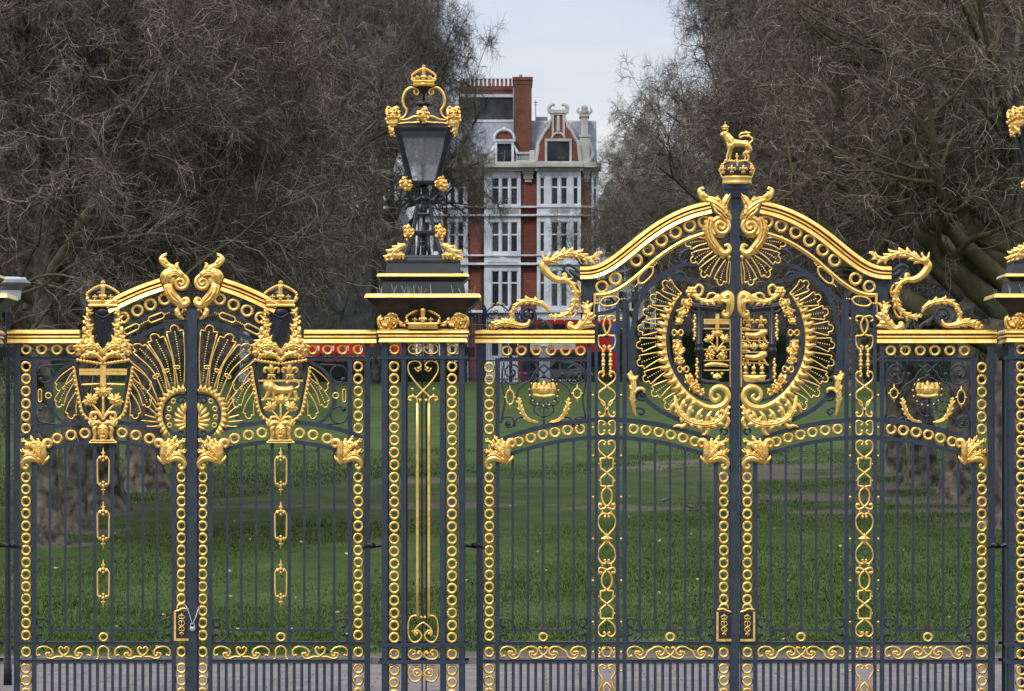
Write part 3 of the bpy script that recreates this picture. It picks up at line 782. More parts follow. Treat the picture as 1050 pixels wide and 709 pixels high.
    for (bx, by), (tx, ty), bd in (((231.5, 412), (262, 369), -5), ((232.5, 416), (243, 402), -.6), ((233, 421), (240.5, 409.5), -.4), ((233.5, 425), (242.2, 417.5), 0), ((233.5, 429), (245, 425.8), 0), ((233, 433), (249, 431.6), 0), ((232, 437), (243.5, 437.4), .5)):
        m = ((bx + tx) / 2 + bd * .7, (by + ty) / 2 + bd * .8)
        mb.stroke([(bx, by), m, (tx, ty)], .8, 2.0, 1, sides=6)
    for x, y in ((211.2, 376.8), (214.2, 376.8), (222.2, 380.2), (225.2, 381.0), (232.6, 385.2), (235.2, 387.0)):
        mb.stroke([(x + 1.7 * math.cos(a), y + 1.7 * math.sin(a)) for a in np.arange(10) / 10 * 2 * PI], .7, 2.4, 1, raw=True, closed=True, sides=6)
    mb.build('fan', M['gold'], T)
    for x, y in ((216.2, 411.6), (220.4, 419.3), (221.3, 427.8), (220.0, 436.2)): ring(T, x, y, 2.9, 1.5, 1.5, 'small_ring')
    mb = MB()
    for i_ in range(7):
        a_ = math.radians(38 - i_ * 20.5); p_ = np.array((203.2, 436.5 - i_ * 2.0)); u_ = np.array((math.cos(a_), math.sin(a_))); L_ = (8.5, 11, 12.5, 13, 13, 12.5, 11.5)[i_]; c_ = rot(u_, -40)
        mb.stroke([p_, p_ + u_ * L_ * .45, p_ + u_ * L_ * .75 + c_ * .8, p_ + u_ * L_ * .82 + c_ * L_ * .24], [1.2, 1.9, 1.9, .8], [3, 4.4, 4.2, 2.8], .8, n=4)
    mb.stroke([(203.4, 439), (204.4, 430), (203.6, 420)], [1.6, 2.2, 1.2], 3, .8)
    mb.build('palmette', M['gold'], T)
    mb = MB()
    for yy, q in ((409, 1), (446, -1)):
        mb.stroke([(203, yy), (209, yy - q * 2), (212, yy + q * 2), (208, yy + q * 4), (206.5, yy + q * 1.5)], 1.3, .5, 1.2)
    mb.strip([(203.6, 405), (215, 406.5), (223.5, 414), (225.5, 426), (222, 438), (214, 446)], 2.2, -1.3, 1.3)
    mb.build_each('inner_scrolls', M['iron'], T)
    # shield
    cx = 288.0
    half = [(0, 434), (8, 432.6), (15.5, 429.5), (20.6, 423.5), (23, 415.5), (24.6, 407), (26.6, 397), (28.4, 386), (29.4, 377), (28.2, 370), (22, 366.5), (10, 367.5), (0, 370)]
    right = [(cx + a, b) for a, b in half]; loop = right + [(cx - a, b) for a, b in half[-2:0:-1]]
    mb = MB()
    mb.stroke([(cx + a * .91, b + (1.5 if b < 380 else -1.5)) for a, b in half] + [(cx - a * .91, b + (1.5 if b < 380 else -1.5)) for a, b in half[-2:0:-1]], 2.0, 1.5, .9, closed=True, n=5)
    mb.build('shield_frame', M['black'], T)
    mb = MB()
    for q in (-1, 1):
        L = [(cx + q * a, b) for a, b in half[1:9]]
        mb.stroke(L, 1.3, 3.5, 1)
        beads(mb, [(cx + q * (a + 1.0), b + .3) for a, b in half[1:9]], 1.9, 15, 4.0)
    mb.build('beaded_border', M['gold'], T)
    mb = MB()
    d = 3.0
    if arms == 'cross':
        for q in (-1, 1):
            mb.box(cx + min(q * 2.8, q * 24.5), 378.3, cx + max(q * 2.8, q * 24.5), 381.2, d - 1, d + 1.2); mb.box(cx + min(q * 2.8, q * 24.5), 381.5, cx + max(q * 2.8, q * 24.5), 384.8, d - 1, d + 1.6)
        mb.box(cx - 2.9, 371, cx + 2.9, 396, d - 1, d + 2)
        for q in (-1, 1): mb.stroke([(cx + q * 3, 394), (cx + q * 22.5, 394.8)], 1.1, d, 1)
        sprig(mb, cx, 409.5, 14.5, d)
    else:
        fleur(mb, cx - 9.4, 381.2, 9.2, d); fleur(mb, cx + 9.4, 381.2, 9.2, d)
        mb.box(cx - 23, 389.6, cx + 23, 391.6, d - 1, d + 1)
        walking_lion(mb, cx, 400.2, 36, d)
        mb.box(cx - 19, 408.0, cx + 19, 409.8, d - 1, d + 1)
        sprig(mb, cx, 416.5, 12.0, d)
    mb.build('coat_of_arms', M['gold'], T)
    # mantling above the shield, helmet and crown
    mb = MB()
    for q in (-1, 1):
        f = lambda L: [(cx + q * a, b) for a, b in L]
        acanthus(mb, f([(0, 364), (5, 357.5), (12, 354.4), (20, 356.5), (26.5, 364.5)]), [2.4, 4.2, 5.0, 4.4, 2.2], 5.4, nl=6, ll=.8, seed=41, fan=50, curl=50)
        acanthus(mb, f([(0, 371), (6, 364.5), (14, 362.5), (23, 367.5)]), [2.0, 3.2, 3.6, 1.6], 6.6, nl=5, ll=.8, seed=42, fan=50, curl=50)
        mb.stroke(f([(0, 366), (10, 363), (20, 365)]), [4.0, 5.0, 4.0], [3, 3, 2.4], .6)
        beads(mb, f([(2, 373), (9, 372), (18, 370.6), (26, 369.5)]), 2.0, 8, 5.4)
        acanthus(mb, f([(10, 352), (16, 349), (22, 350), (27, 356), (26.5, 363)]), [2.2, 2.8, 2.8, 2.4, 1.2], 4.4, nl=5, ll=1.5, seed=31)
        rr_ = random.Random(17)
        for i in range(15):
            t_ = i / 14; b_ = 317 + 36 * t_; a_ = 13.5 + 3.5 * math.sin(t_ * 3.0) + rr_.uniform(-2.6, 2.6) - 2.5 * math.sin(t_ * PI) + t_ * 2
            r_ = rr_.uniform(2.0, 3.0); w_ = rr_.uniform(-60, 60)
            mb.stroke([np.array((cx + q * a_, b_)) + rot((q * r_ * u_, v_ * r_), q * w_) for u_, v_ in ((-.9, .9), (.2, .7), (.95, -.2), (.4, -1.0), (-.1, -.6))], [r_ * .3, r_ * .5, r_ * .52, r_ * .38, r_ * .2], [4, 5.4, 5.6, 5, 5], .9, n=4)
        acanthus(mb, f([(10, 351), (13.5, 343), (14, 335), (16.5, 327), (14.5, 318)]), [2.2, 2.6, 2.4, 2.2, 1.2], 3.6, nl=6, ll=1.7, seed=3 + q)
    mb.build('mantling', M['gold'], T, remesh=0.42)
    mb = MB()
    mb.plate([(cx - 12, 313), (cx + 12, 313), (cx + 11, 324), (cx + 7.5, 340), (cx + 5.5, 351), (cx - 5.5, 351), (cx - 7.5, 340), (cx - 11, 324)], -2, 1.5, 3.5, (cx, 330))
    mb.ell(cx, 320, 2.5, 9, 6, 4); mb.stroke([(cx - 8, 322), (cx, 326), (cx + 8, 322)], 1.2, 6)
    mb.build('helmet', M['black'], T)
    mb = MB(); mb.plate([(cx - 13, 298), (cx, 294), (cx + 13, 298), (cx + 12, 310), (cx - 12, 310)], -1, 1.5, 3); mb.build('crown_cap', M['black'], T)
    mb = MB(); crown_top(mb, cx, 288.5, 315, 16.5, 4.0, 5.0); mb.build('crown', M['gold'], T)
    # mask under the shield
    mb = MB()
    mb.loft(cx, [(452.6, 14, 4), (454.6, 14.5, 4.5), (454.8, 13.2, 4), (451.2, 12.5, 4)], 3)
    mb.ell(cx, 443, 4.5, 6.2, 8.6, 4.2)
    mb.stroke([(cx, 439.5), (cx, 445)], [.7, 1.3], 9.0, .9); mb.stroke([(cx - 2.2, 447.6), (cx + 2.2, 447.6)], .7, 8.2)
    for q in (-1, 1):
        f = lambda L: [(cx + q * a, b) for a, b in L]
        mb.stroke(f([(1, 439.6), (3, 438.6), (5, 440)]), .75, 8.0)
        mb.stroke(f([(0, 435), (6, 433.5), (11, 436), (15, 432.6)]), [1.6, 2.4, 2.2, 1.0], [5, 6, 5, 4], .8)
        mb.stroke(f([(6, 437), (9, 440), (8.2, 446), (9.6, 451)]), [1.8, 2.2, 2.0, 1.6], [5, 5, 4.6, 4], .8)
        for a in (3, 7, 11): mb.stroke(f([(a, 437), (a + .6, 433), (a + 1.8, 431)]), [1.2, 1.5, .7], 5.6, .8, n=3)
    mb.build('mask', M['gold'], T, remesh=0.36)
    # little wire fans either side of the shield
    for q in (-1, 1):
        mb = MB()
        for (bx, by), (tx, ty), bd in (((30.6, 378), (46.8, 400.5), 2.0), ((28.8, 389), (46.8, 417.5), 2.6), ((26, 402), (33.4, 429.5), 2.0)):
            lobe(mb, (cx + q * bx, by), (cx + q * tx, ty), 1.6, 5.6, 3.3, bend=q * -bd, notch=5.6, r=.66, bead=(by == 389))
        mb.build('wire_fan', M['gold'], T)
    mb = MB(); mb.strip([(318, 371), (333, 381), (341.5, 398), (341.5, 415), (334, 429), (322, 437)], 3.0, -1.6, 1.6)
    mb.strip([(258, 371), (246, 381), (238.5, 398), (238.0, 415), (242, 427), (253, 437)], 3.0, -1.6, 1.6)
    mb.build_each('fan_strap', M['iron'], T)
    mb = MB()
    for yy, q in ((384, 1), (425.5, -1)):
        P = spiral(347.5, yy, 9, 0, -.9 * q, 8.5)
        mb.stroke(P, 1.0, 0, 1.3, sides=6, raw=True)
        mb.stroke([P[-1], (352, yy + q * 4), (350.5, yy + q * 6)], 1, 0, 1.3, sides=6); mb.ball(352, yy + q * 5.5, 2.3, .6)
        mb.stroke([(328, yy - q * 10), (340, yy - q * 9.4), (347, yy - q * 8.8)], 1.0, 0, 1.3, sides=6)
    mb.box(343.6, 390, 345.2, 402.5, -1, 1); mb.box(343.6, 409.8, 345.2, 420, -1, 1)
    mb.build_each('panel_scrolls', M['iron'], T)
    ring(T, 344.5, 406, 3.6, 2.0, 1.0, 'small_ring')
    mb = MB(); mb.poly([(351.4, 400.5), (353, 399.4), (354.6, 400.5), (354.6, 411.5), (353, 412.6), (351.4, 411.5)], .75, 1.5, closed=True); mb.build('gilt_slot', M['gold'], T)
    # hanging links down the middle
    for yc in (484, 539.5, 599):
        mb = MB()
        mb.poly([(cx - 6, yc - 12), (cx - 3.6, yc - 15.4), (cx + 3.6, yc - 15.4), (cx + 6, yc - 12), (cx + 6, yc + 11), (cx + 3.6, yc + 14.4), (cx - 3.6, yc + 14.4), (cx - 6, yc + 11)], 1.0, 2.0, closed=True)
        for s_, e in ((-1, yc - 15.4), (1, yc + 14.4)):
            mb.ball(cx, e, 2.0, 3); mb.ball(cx - 3, e - s_ * 1.6, 1.6, 3); mb.ball(cx + 3, e - s_ * 1.6, 1.6, 3); mb.ball(cx, e - s_ * 3.6, 1.5, 3)
            mb.stroke([(cx, e + s_ * 1), (cx, e + s_ * 4), (cx, e + s_ * 9.5)], [1.3, 1.2, .3], 2.6)
            mb.stroke([(cx - 1.9, e + s_ * 4), (cx + 1.9, e + s_ * 4)], .7, 2.8)
        mb.build('hanging_link', M['gold'], T)
    if mirror: lock_box(T, 207.4, 190 + 14, 641.5, 1)
    hinges(T, 379.6, 1)
    MIRROR[0] = None
    return T

def lock_box(T, cx, post, yc, out, w=13.6):
    """black lock case with gilt edges on two sides and a gilt cypher under a crown"""
    x0, x1 = cx - w / 2, cx + w / 2
    o = MB(); o.box(x0, yc - 14.5, x1, yc + 14.5, -3.8, 5.6)
    o.loft(cx, [(yc - 14.5, w / 2, 5), (yc - 16.5, w / 2 - .6, 4.2)], 1)
    L = o.build('lock_box', M['black'], T)
    mb = MB()
    e = x1 if out > 0 else x0
    mb.box(e - 1.1, yc - 14.6, e + 1.1, yc + 15.4, 5.0, 6.8); mb.box(x0 - .4, yc + 13.2, x1 + .4, yc + 15.6, 5.1, 7.0)
    mb.stroke([(x0, yc - 16.8), (cx - 1, yc - 17.4), (cx + 2.5, yc - 15.8), (x1 + .4, yc - 14.4)], [1.1, 1.3, 1.2, 1.0], 5.8)
    mb.stroke([(cx - 5, yc - 17), (cx - 3.5, yc - 21), (cx, yc - 22.2), (cx + 3.5, yc - 21), (cx + 5, yc - 17)], 1.3, 2, 1)
    mb.build('gilt_edge', M['gold'], L)
    mb = MB()
    mb.stroke([(cx - 2.6, yc - 7.2), (cx + 2.6, yc - 7.2)], .6, 6.2, 1, sides=6)
    for q in (-1, 1):
        mb.stroke([(cx + q * 2.6, yc - 7.6), (cx + q * 2.9, yc - 9.4), (cx + q * 1.4, yc - 10.6), (cx, yc - 10.2)], .5, 6.2, 1, sides=6)
        mb.stroke([(cx - q * 1.0, yc - 5.2), (cx + q * 2.4, yc - 4.4), (cx + q * 2.8, yc - 1.4), (cx + q * .4, yc + .6), (cx - q * 2.4, yc + 2.4), (cx - q * 2.6, yc + 4.6), (cx - q * .6, yc + 5.4)], .52, 6.2, 1, sides=6)
        mb.stroke([(cx, yc + 7.0), (cx + q * 1.8, yc + 7.8), (cx + q * 1.2, yc + 9.2)], .48, 6.2, 1, sides=6)
    mb.stroke([(cx, yc - 12.4), (cx, yc - 7.6)], .5, 6.2, 1, sides=6); mb.stroke([(cx - .9, yc - 11.6), (cx + .9, yc - 11.6)], .4, 6.2, 1, sides=6)
    mb.stroke([(cx, yc - 5), (cx, yc + 11)], .45, 6.1, 1, sides=6)
    mb.build('cypher', M['gold'], L)

def hinges(T, x, sx):
    mb = MB()
    mb.box(min(x - 2, x + sx * 17), 356.2, max(x - 2, x + sx * 17), 366.6, -4.4, 4.4); mb.build('hinge', M['black'], T)
    mb = MB()
    mb.stroke([(x - sx * 8, 562), (x - sx * 2, 558.6), (x + sx * 2, 559.4), (x + sx * 6, 560), (x + sx * 12, 558.8), (x + sx * 16, 559.6)], [1.2, 3.2, 3.6, 1.6, 2.6, 2.6], 2.5, 1.2)
    mb.build('hinge', M['black'], T)
# ------------------------------------------------------------------ wide pair
def wide_leaf(label, arms, mirror, post):
    MIRROR[0] = 754.2 if mirror else None
    T = thing('gate_leaf', label, 'gate', W(mx(622), 727, 0), group='gilded iron gate leaves')
    BOT = 727
    stile(T, 488.6, 495.4, 353, BOT, 3.3)
    stile(T, 507.9, 512.3, 367.5, BOT)
    for x0, x1, yt in ((601.8, 606.2, 353.0), (609.8, 613.0, 312), (631.6, 635.2, 306), (638.4, 642.6, 300)): stile(T, x0, x1, yt, BOT)
    stile(T, 731.8, 736.2, 470, BOT)
    stile(T, 747.9, 749.3, 320, BOT, 2.9)
    if post: stile(T, 750.4, 759.2, 215, BOT, 6.5, 'meeting_post')
    mb = MB(); mb.plate([(597.5, 287), (612, 287), (626, 285), (622, 303), (607.4, 305), (607.4, 340), (597.5, 340)], -3.4, -1.0); mb.build('bracket_plate', M['iron'], T)
    rail(T, 512.3, 601.8, 367.2, 370.8)
    for a, b in ((512.3, 601.7), (606.2, 609.8), (642.6, 731.7), (613, 631.6), (635.3, 638.3)):
        rail(T, a, b, 658.6, 661.8); rail(T, a, b, 676.8, 680.0); rail(T, a, b, 722, 725)
    rail(T, 495.5, 507.8, 658.7, 661.7, 2.4); rail(T, 495.5, 507.8, 676.9, 679.9, 2.4)
    rail(T, 736.3, 747.8, 658.7, 661.7, 2.4); rail(T, 736.3, 747.8, 676.9, 679.9, 2.4)
    c = 622.2
    lowf = lambda x: 448.6 + abs(x - c) ** 2 * .00178
    for sg in (-1, 1):
        xs = [c + sg * v for v in (0, 20, 45, 70, 95, 112)]
        mb = MB(); mb.strip([(x, lowf(x)) for x in sorted(xs)], 4.2, -2.2, 2.2); mb.build('arch_rail', M['iron'], T)
        mb = MB(); mb.strip([(x, 430.6 + abs(x - c) ** 2 * .00172) for x in sorted([c + sg * v for v in (0, 20, 45, 70, 95, 122)])], 4.6, -2.4, 2.4); mb.build('arch_rail', M['iron'], T)
    bars(T, [525.7, 541.4, 556.8, 572.4, 588.2, 656, 671.6, 687, 702.6, 718.2], lambda x: lowf(x) + 1.6, lambda x: 658.5 if abs(x - 588.2) > 99 else 645.4)
    for a, b in ((520, 594), (650, 724)):
        mb = MB(); mb.box(a, 645.2, b, 647.4, -1.7, 1.7); mb.build('lower_rail', M['iron'], T)
    for x, q in ((512.3, 1), (601.8, -1), (642.6, 1), (731.8, -1)): iron_c(T, x, 646.5, 12, q)
    for cx in (557, 687.2):
        bars(T, [cx + 7.68 * (i - 5) for i in range(11)], 680.0, 722, 3.0)
        ring(T, cx, 653.6, 5.2, 2.9)
        frieze_wide(T, cx)
    for k in range(14): ring(T, 501.6, 489.9 + 12.5 * k)
    for k in range(11): ring(T, 742.2, 489.9 + 12.5 * k)
    for x in (501.6, 742.2):
        for yy in (669.2, 686.0, 698.4, 711): ring(T, x, yy)
    for k in range(6): ring(T, 501.6, 377.2 + 12.62 * k)
    for k in range(6): ring(T, 519.4 + 15.16 * k, 359.8)
    for x, y in ((531.8, 453.1), (544.2, 449.2), (556.5, 446), (568.9, 443.5), (582, 441.5), (594.8, 440.2)):
        ring(T, x, y); ring(T, 2 * c - x, y)
    for x, y in ((617.0, 294.2), (631, 286.2), (652.2, 267), (664.6, 256.3), (678, 246.8), (692.4, 238.4), (707.2, 231.8), (722, 227.4)): ring(T, x, y, 6.9, 4.0)
    bracket(T, 501.8, 479, 1); bracket(T, 742.4, 479, -1)
    for y in (405.5, 438.6, 467.5, 510, 552.7, 595.5, 638, 668.6, 688): stud(T, 608.0, y); stud(T, 636.9, y)
    stud(T, 636.9, 327)
    column_motifs(T, c)
    # cornices
    mb = MB(); cornice(mb, [(487, 352.2), (609.5, 352.2)], 1); mb.build('cornice', [M['gold'], M['bole']], T)
    low = [(595, 286.8), (606, 286.3), (617, 283.6), (628, 278.2), (640, 269.8), (652, 260.2), (664, 250.4), (676, 241.6), (688, 234.2), (701, 227.8), (714, 223.0), (730, 219)]
    mb = MB(); cornice(mb, low, 5, k=.96); mb.build('arched_cornice', [M['gold'], M['bole']], T)
    P = catmull([(611, 303.2), (620, 302.6), (632, 298.6), (646, 289.4), (660, 277.6), (674, 265.4), (688, 255.4), (703, 247.0), (719, 241.0), (728, 238.8)], 6)
    mb = MB(); mb.sweep(P, [(-1.9, -2), (-1.9, 2.5), (-.4, 3.2), (-.1, 2.2), (.3, 3.6), (2.2, 3.0), (2.2, -2)], raw=True)
    mb.box(608.6, 300.8, 611.2, 322, -2.1, 2.6); mb.build('gilt_moulding', M['gold'], T)
    mb = MB()
    for (cx, cy, a, L) in ((662, 282.5, -48, 10.5), (625, 309.2, -10, 9.5)):
        u = np.array((math.cos(math.radians(a)), math.sin(math.radians(a)))); n = np.array((-u[1], u[0])); q = np.array((cx, cy))
        mb.stroke([q - u * L, q - u * L * .6 + n * 4, q + u * L * .5 + n * 4.3, q + u * L, q + u * L * .6 - n * 4, q - u * L * .5 - n * 4.3], 1.0, 2.5, closed=True)
        beads(mb, [q - u * (L + 5), q - u * (L + 1)], 1.0, 3, 2.5); beads(mb, [q + u * (L + 1), q + u * (L + 6)], 1.0, 3, 2.5)
    mb.build_each('link_band', M['gold'], T)
    # structural straps of the overthrow
    def strap(P, w, d=1.6):
        mb = MB(); mb.strip(P, w, -d, d, 8); return mb.build('strap', M['iron'], T)
    strap([(613, 322), (628, 318.4), (645, 309), (660, 297), (674, 285), (688, 276), (705, 271), (722, 272)], 3.6, 1.9)
    strap([(749, 318), (737, 305), (722, 294.5), (709, 288), (699, 286.5)], 3.0, 1.7)
    strap([(700, 287), (689, 281.6), (677, 284), (664, 296), (654, 314), (649, 336), (648, 360), (651, 386), (658, 404), (672, 418), (690, 428), (712, 437)], 4.6, 2.0)
    strap([(643, 312), (644.5, 340), (645.5, 370), (647, 396)], 3.2, 1.5)
    mb = MB()
    P = spiral(697.5, 285.2, 6.5, -150, 1.25, 1.6); mb.stroke(P, 1.4, .5, 1.2, raw=True)
    mb.stroke([(722, 272), (716, 262), (708, 256), (700, 259), (697, 266), (701, 270), (704.5, 267)], [1.2, 1.5, 1.6, 1.6, 1.5, 1.3, 1.2], .4, 1.2)
    P = spiral(658, 404.8, 6, 60, 1.2, 1.5); mb.stroke(P, 1.6, .5, 1.2, raw=True); mb.ball(658, 404.8, 2.6, 1)
    mb.stroke([(650, 421), (655, 418), (660, 421), (658, 425), (655, 423)], 1.3, .4, 1.2)
    mb.stroke([(742, 446), (745.5, 443), (743, 439.4), (739, 441), (740, 444)], 1.3, .4, 1.2)
    mb.build_each('iron_scrolls', M['iron'], T)
    # great volute beside the post
    mb = MB()
    mb.ell(738.4, 233, 3.6, 10.6, 11.6, 3.8)
    mb.stroke(spiral(739.4, 232.8, 10.8, 130, 2.1, 1.4, 46), [2.9, 2.7, 2.5, 2.2, 1.8, 1.3], [5.2, 5.8, 6.4, 7.0, 7.8, 8.6], .95, raw=True)
    mb.stroke([(729, 224), (726.4, 234), (728.4, 245), (734.4, 254), (742, 260.2), (747.8, 257.4), (746.8, 252), (742.6, 252.2)], [3.6, 4.8, 4.8, 4.6, 3.8, 2.9, 2.2, 1.2], [5, 5, 5, 5.5, 6, 6, 6, 6], .75)
    for k_ in (0, 3.0): mb.stroke([(727 + k_, 224), (724.8 + k_, 234), (727 + k_, 246), (733.5 + k_, 255)], [.8, 1.1, 1.1, .8], [8.6, 9.2, 9.2, 8.8], .8)
    mb.stroke([(729, 208), (737, 213), (744, 219.6), (748.6, 226)], [4.4, 6.4, 5.4, 2.6], [4.4, 6, 6.4, 6], .7)
    for k_ in (0, 3.0, 6.0): mb.stroke([(724 + k_, 205.5 + k_ * .2), (733, 209 + k_ * 1.2), (741 - k_ * .3, 215 + k_ * 1.1), (747 - k_ * .6, 221.6 + k_ * .9)], [.9, 1.2, 1.2, .8], [9, 10.6, 11, 9.8], .8)
    for i, (a, b) in enumerate(((724, 228), (722.8, 236), (724.5, 244), (728.5, 251.5), (734, 258), (741, 263), (748.0, 264))): mb.ell(a, b, 4, 2.8, 2.8, 2.4)
    acanthus(mb, [(745, 221), (739, 212), (731, 206.5), (724, 204.5), (718.6, 201), (717, 195.4), (721, 192.4)], [5.2, 6.0, 5.4, 4.4, 3.4, 2.6, 1.3], [7, 6.5, 6, 5, 5, 5, 5.5], nl=6, ll=1.1, side=1, fan=35, curl=60, seed=4)
    mb.stroke([(742, 218), (743.5, 208), (747.6, 200.5), (751.0, 197.4)], [3.4, 4.2, 3.4, 1.2], [6, 7, 6, 5], .75)
    mb.stroke([(741.6, 216), (743.6, 207), (748.4, 199.4)], [.8, 1.1, .7], [10.4, 10.8, 9], .8)
    mb.stroke([(749.5, 200), (751.4, 205), (751.4, 214)], [1.4, 1.9, 1.4], 4)
    mb.build('acanthus_volute', M['gold'], T, remesh=0.4)
    # pendant shell under the volute
    mb = MB()
    o = np.array((753.2, 243.0))
    for a, r0, r1 in ((171, 27, 51), (150, 26, 51.5), (129, 25, 53), (107, 25, 52)):
        u = np.array((math.cos(math.radians(a)), math.sin(math.radians(a))))
        lobe(mb, o + u * r0, o + u * r1, 1.9, 6.6, 3.2, d=2, bend=1.2, notch=6, r=.75)
    mb.stroke([(749.2, 268), (748.6, 282), (747.6, 292)], .75, 2, 1, sides=6)
    mb.build('shell', M['gold'], T)
    # large shell on the outer side of the crescent
    tips = [(680, 289), (667, 304.2), (659.2, 319.8), (654, 337), (652.6, 355), (653.4, 373.6), (659.6, 390.4), (668.6, 405.6), (682.4, 419.4)]
    bases = [(696.5, 302.5), (690.0, 312.5), (685, 323.5), (681.5, 336.5), (680, 349.5), (681, 363), (684.5, 377), (691, 390), (699.5, 401.5)]
    mb = MB()
    for i, (t, b) in enumerate(zip(tips, bases)):
        lobe(mb, b, t, 2.5, 7.0, 3.5, d=2, notch=6.2, r=.68, bend=(4 - i) * -.25)
    mb.build('shell', M['gold'], T)
    # ribbed crescent
    mb = MB()
    arc = [(698.8, 300.5), (691, 311), (685.4, 323), (681.8, 337), (680.8, 351), (682.4, 366), (687, 380), (694.5, 393), (704, 404.5), (715.5, 413.6), (728, 418.6), (740, 416.5), (746.2, 409), (744.6, 400.6), (737, 397), (730.2, 400.4), (729, 407.4), (733.4, 411), (737.6, 407.6), (735, 404.4)]
    mb.stroke(arc, [1.0, 1.5, 2.0, 2.3, 2.5, 2.6, 2.7, 2.8, 3.0, 3.2, 3.4, 3.6, 3.6, 3.4, 3, 2.8, 2.6, 2.2, 1.8, 1.2], [4, 4, 4, 4, 4, 4, 4, 4, 4.5, 5, 5.5, 6, 6, 6, 6, 6, 6, 6.5, 7, 7.5], .75)
    A = catmull(arc[:10], 4); Tn = np.gradient(A, axis=0); Tn /= np.linalg.norm(Tn, axis=1)[:, None]
    for i in range(1, len(A) - 1, 2):
        n = np.array((Tn[i][1], -Tn[i][0]))
        if n[0] > 0: n = -n
        f = min(1.15, i / 12 + .35); back = rot(n, 28)
        mb.stroke([A[i] - n * 1.5 * f, A[i] + n * 2.2 * f, A[i] + n * 4.0 * f + back * 1.6 * f, A[i] + n * 4.4 * f + back * 3.6 * f], [1.4 * f, 2.3 * f, 1.9 * f, .8 * f], [5.0, 6.2, 5.4, 3.6], .8, n=3, sides=8)
        m_ = A[i] + Tn[i] * 2.0 * f
        mb.stroke([m_ + n * .5, m_ + n * 3.4 * f + back * 1.0], [1.1 * f, .8 * f], [4.4, 3.6], .8, n=3, sides=6)
    mb.build('ribbed_crescent', M['gold'], T, remesh=0.42)
    # acanthus trailing under the crescent
    mb = MB()
    acanthus(mb, [(692, 406), (694, 418), (700, 428), (711, 434), (725, 435.6), (737, 432), (744.4, 423), (746.6, 411)], [1.8, 3.8, 4.6, 4.8, 4.8, 4.6, 3.8, 2.0], 4.2, nl=9, ll=.95, seed=14, fan=50, curl=40)
    for i, (p, q_, r_) in enumerate((((697, 424), (700, 414), (704, 408)), ((705, 430), (707, 420), (713, 414)), ((714, 433), (716, 425), (721, 419)), ((724, 434), (726, 427), (731, 420)), ((735, 431), (735, 426), (739, 419)), ((742, 427), (740, 422), (743, 415)))):
        mb.stroke([p, q_, r_], [2.4, 2.3, 1.2], [5, 6, 5], .8, n=5)
        mb.ell(q_[0] + 2.6, q_[1] + 2, 5, 2.0, 2.0, 1.9)
    for P in ([(704, 434), (700, 437.5), (695, 436.8), (690, 438)], [(722, 437), (726, 440), (723.5, 445), (719.5, 446)], [(744, 426), (747, 432), (744.5, 438), (741.5, 439.6)], [(694, 414), (689, 417), (686.5, 424)]):
        mb.stroke(P, [2.4, 2.8, 2.0, .7], 4.2, .85)
    mb.build('acanthus_spray', M['gold'], T, remesh=0.4)
    strap([(701.5, 303), (694, 313), (688, 326), (685.4, 340), (685.2, 352), (687, 366), (691, 378), (698, 390), (707, 400), (718, 408), (730, 411.5)], 2.6, 2.6)
    strap([(706, 320), (700, 330), (698.4, 345), (699.5, 362), (704, 377), (712, 389), (722, 397)], 2.0, 1.3)
    # collar of garlands
    mb = MB()
    for i, (x, y, r, kind) in enumerate(((704, 311, 4.6, 'l'), (699.6, 320, 5.0, 'l'), (696, 329, 3.6, 'l'), (694.6, 341.5, 3.2, 'r'), (694.4, 352, 4.0, 'l'), (695, 360, 5.4, 'l'), (696.5, 369, 4.2, 'l'), (700.5, 379, 3.4, 'r'), (706.5, 389, 4.6, 'l'), (712, 396, 5.0, 'l'), (718.6, 402, 3.6, 'l'))):
        if kind == 'r':
            for q in (-1, 1): mb.stroke([(x + q * 3.4 + 2.2 * math.cos(t), y + 3 * math.sin(t)) for t in np.arange(10) / 10 * 2 * PI], 1.0, 3.4, 1, raw=True, closed=True, sides=6)
            mb.ball(x, y, 2.2, 4)
        else: lump(mb, x, y, r * 1.3, r * 1.35, 3.4, seed=i, n=9, face=False)
    mb.build('garland', M['gold'], T, remesh=0.42)
    # canopy over the shield
    mb = MB()
    mb.stroke([(712, 297.5), (716, 292.6), (720.4, 296), (718.6, 302.6), (713, 302)], [1.4, 1.6, 1.6, 1.6, 1.3], 4.4, 1, closed=True)
    for a in range(0, 360, 60): mb.ell(708.5 + 3.6 * math.cos(math.radians(a)), 299.5 + 3.6 * math.sin(math.radians(a)), 4.4, 2.4, 2.4, 1.8)
    mb.ball(708.5, 299.5, 2.2, 6)
    acanthus(mb, [(711, 303), (717, 307), (724, 310), (732, 309), (739, 305.5)], [2, 2.6, 3, 3.2, 2.2], 4.5, nl=5, ll=1.5, seed=8)
    mb.stroke([(725, 306), (726.5, 302), (731, 301), (735, 303)], [1.2, 1.3, 1.3, 1.2], 4.4)
    mb.stroke([(737, 311), (742, 305), (747.6, 303), (749, 309), (748.6, 318), (745.6, 324), (741.5, 322.4), (743, 318.6)], [3.2, 4.8, 4.8, 4.6, 4.2, 3.2, 2.2, 1.4], [5, 6, 6, 6, 6, 6, 6, 6.5], .7)
    for k_ in (0, 3.4): mb.stroke([(739 + k_, 309 + k_ * .5), (743.5 + k_ * .6, 306 + k_ * .6), (745.6 + k_ * .5, 312), (744.6 + k_ * .5, 319)], [.9, 1.2, 1.2, .8], [9, 10, 10, 9.4], .8)
    mb.stroke([(739, 309), (744.5, 310), (747, 316)], [1.4, 2.2, 1.2], [9, 10, 9], .7)
    mb.build('canopy', M['gold'], T, remesh=0.42)
    mb = MB()
